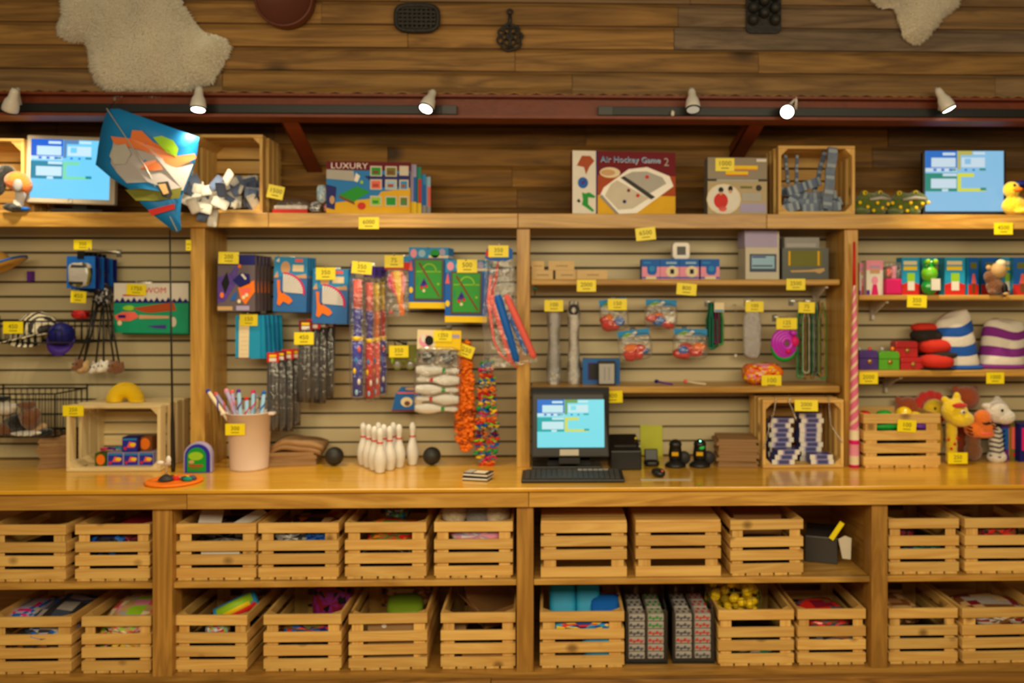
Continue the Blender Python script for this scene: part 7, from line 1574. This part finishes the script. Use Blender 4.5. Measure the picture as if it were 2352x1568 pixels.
# crate of small toys on the counter
a, c = P(1983, 0, 3.54).x, P(2161, 0, 3.54).x; t = dup(proto, ((a+c)/2, 3.54, ZC+.001), (0, 0, 0), 'pine crate on the counter filled with colourful small toys', scale=((c-a)/CW, .62, 1.05)); t.rotation_euler = (0, 0, .02); del t['group']
X = (a+c)/2; Zc = ZC
for dx, dy, dz, r, m, lab in ((.03, .05, .225, (.036, .036, .034), 'shiny_yellow', 'yellow ball heaped at the front of the small-toy crate'), (-.12, .12, .215, (.03, .03, .018), 'red', 'red toy at the back left of the small-toy crate'), (-.03, .12, .215, (.035, .03, .02), 'green', 'green toy at the back middle of the small-toy crate'), (-.08, .06, .205, (.05, .04, .016), 'forest', 'dark green toy lying across the small-toy crate'), (-.06, .04, .172, (.065, .026, .016), 'green', 'green toy showing through the top gap of the small-toy crate'), (.10, .04, .172, (.035, .024, .014), 'purple', 'purple toy showing through the top gap of the small-toy crate'), (.03, .04, .16, (.028, .024, .018), 'orange', 'orange toy showing through the top gap of the small-toy crate'), (.10, .10, .21, (.03, .03, .02), 'yellow', 'yellow toy at the back right of the small-toy crate'), (0, .12, .09, (.12, .08, .08), 'dark', 'dark bundle filling the bottom of the small-toy crate')):
    pouch('small_toy', lab, 'toy', (X+dx, 3.54+dy, Zc+dz), r, [m], jit=.03, power=1, group='toys in the small-toy crate')
price(2083, 978, 3.532, '100', 'yellow price tag on the front of the small-toy crate', 44, 28, roll=.06)
# plush puppets
def puppet(px, py, Y, rot, lab, body, head, snout, neck, extra):
    q = P(px, py, Y); t = thing('plush_puppet', lab, 'soft toy', tuple(q), rot, 'plush animal puppets'); extra(t); return t
def brownbear(px, lab, Y, ztop):
    q = P(px, 0, Y); blob('plush_puppet', lab, 'soft toy', (q.x, Y, ZC+.002), [((0, 0, .10), (.06, .05, .10)), ((0, -.01, ztop-.05), (.062, .05, .055)), ((-.045, 0, ztop-.012), (.018, .012, .018)), ((.045, 0, ztop-.012), (.018, .012, .018))], 'plush_rust', group='plush animal puppets', vox=.007)
brownbear(2085, 'brown plush puppet half hidden behind the small-toy crate', 3.79, .275); brownbear(2216, 'tall brown plush puppet at the back beside the giraffe', 3.78, .325)
# lion
q = P(2142, 940, 3.735); t = thing('plush_lion', 'yellow plush lion with a red mane behind the small-toy crate', 'soft toy', (q.x, 3.74, ZC+.001), group='plush animal puppets')
blob('body', '', '', (0, 0, .1), [((0, 0, 0), (.05, .045, .1)), ((0, 0, .06), (.04, .04, .06))], 'plush_yellow', par=t); zl = q.z-ZC
blob('mane', '', '', (0, .005, zl), [((.062*cos(a), .01, .064*sin(a)), (.024, .022, .024)) for a in [2*pi*k/12 for k in range(12)]]+[((0, .02, 0), (.055, .02, .055))], 'plush_red', par=t)
blob('face', '', '', (0, -.02, zl), [((0, 0, 0), (.052, .036, .05)), ((.01, -.026, -.018), (.026, .022, .02))], 'plush_yellow', par=t); dots(t, [((-.012, -.056, zl+.010), .006), ((.024, -.056, zl+.010), .006)], 'black', 'eyes'); dots(t, [((.012, -.066, zl-.026), (.010, .006, .005))], 'purple', 'mouth')
# giraffe
q = P(2192, 945, 3.62); t = thing('plush_giraffe', 'yellow plush giraffe with red spots beside the small-toy crate', 'soft toy', (q.x, 3.63, ZC+.001), group='plush animal puppets'); zl = q.z-ZC
blob('neck', '', '', (-.008, 0, .06), [((0, 0, .02+.03*k), (.026, .024, .034)) for k in range(-2, 4)], 'plush_yellow', par=t)
blob('head', '', '', (0, -.01, zl), [((0, 0, 0), (.058, .046, .056)), ((.022, -.02, -.03), (.056, .038, .036)), ((-.038, .01, .05), (.018, .014, .018)), ((.016, .01, .060), (.018, .014, .026))], 'plush_yellow', par=t)
dots(t, [((.002, -.056, zl+.032), (.034, .008, .012))], 'plush_red', 'forelock'); dots(t, [((.014, -.058, zl+.004), (.012, .008, .009))], 'whitish', 'eye_white'); dots(t, [((.014, -.066, zl+.004), .005)], 'black', 'pupil')
for c in ((-.03, -.02, .11), (-.005, -.026, .09), (-.02, -.024, .07), (.008, -.022, .115), (-.012, -.026, .045), (.006, -.024, .03), (-.028, -.018, .03)): dots(t, [(c, (.006, .005, .007))], 'red', 'spot')
# tiger
q = P(2245, 985, 3.66); t = thing('plush_tiger', 'orange plush tiger with black stripes between the giraffe and zebra', 'soft toy', (q.x, 3.67, ZC+.001), group='plush animal puppets'); zl = q.z-ZC
blob('body', '', '', (-.01, .01, .045), [((0, 0, 0), (.04, .035, .045)), ((0, 0, .05), (.034, .03, .04))], 'plush_brown', par=t)
blob('head', '', '', (0, -.01, zl), [((0, 0, 0), (.062, .04, .042)), ((.012, -.02, .05), (.040, .03, .04)), ((.045, -.02, .012), (.03, .024, .018)), ((.02, -.02, -.022), (.05, .028, .016))], 'plush_orange', par=t)
for k, (x, z) in enumerate(((-.05, .012), (-.05, -.004), (-.046, -.02), (.02, .03), (.032, .032), (.010, .028), (.055, .018), (.058, .004))): b = MB(); b.tube([(x-.010, -.036-(.016 if x > 0 else 0), zl+z+.006), (x, -.046-(.012 if x > 0 else 0), zl+z), (x+.012, -.038-(.014 if x > 0 else 0), zl+z-.002)], .0034, 'black', n=6); b.build('stripe', t)
dots(t, [((.02, -.050, zl-.016), (.030, .008, .006))], 'salmon', 'mouth')
# zebra
q = P(2290, 945, 3.66); t = thing('plush_zebra', 'white plush zebra with a black-striped neck on the counter', 'soft toy', (q.x, 3.67, ZC+.001), group='plush animal puppets'); zl = q.z-ZC
blob('neck', '', '', (.004, 0, .05), [((.0, 0, -.03), (.044, .036, .03))]+[((-.002*k, 0, .02*k), (.032, .028, .03)) for k in range(5)], 'plush_white', par=t)
blob('head', '', '', (0, -.01, zl), [((0, 0, 0), (.054, .042, .054)), ((.028, -.014, -.022), (.046, .036, .034)), ((-.05, 0, .026), (.024, .016, .016)), ((.006, .01, .052), (.02, .014, .018))], 'plush_white', par=t)
for k in range(6): b = MB(); b.tube([(-.036+.004*k*0, -.012, .03+.021*k), (0, -.034, .024+.021*k), (.034, -.014, .034+.021*k)], .0036, 'black', n=6); b.build('stripe', t)
dots(t, [((.0, -.054, zl+.010), .007)], 'black', 'eye'); dots(t, [((-.036, -.012, zl+.024), (.010, .006, .006))], 'purple', 'ear_lining')
price(2200, 1052, 3.575, '250', 'lime-yellow price tag standing on the counter before the giraffe', 46, 26)
# boxes at the edge of the frame
def bk(m1, m2): return lambda b: (b.q(0, 0, 1, 1, m1, 1), b.q(.08, .3, .7, .9, m2, 2), b.q(.75, .1, .95, .9, 'game_gold', 2), b.disc(.35, .15, .15, .06, 'red', 3))
bx('picture_book', 'blue and purple picture book standing behind the zebra', 'book', 2300, 2322, 975, 3.72, ZC, .12, 'blue', -.2, bk('purple', 'blue')); bx('picture_book', 'yellow picture book standing right of the zebra', 'book', 2322, 2340, 972, 3.70, ZC, .12, 'game_gold', -.1, bk('olive', 'salmon')); bx('picture_book', 'blue picture book cut by the frame edge', 'book', 2342, 2400, 974, 3.66, ZC, .12, 'navy', 0, bk('navy', 'magenta'))
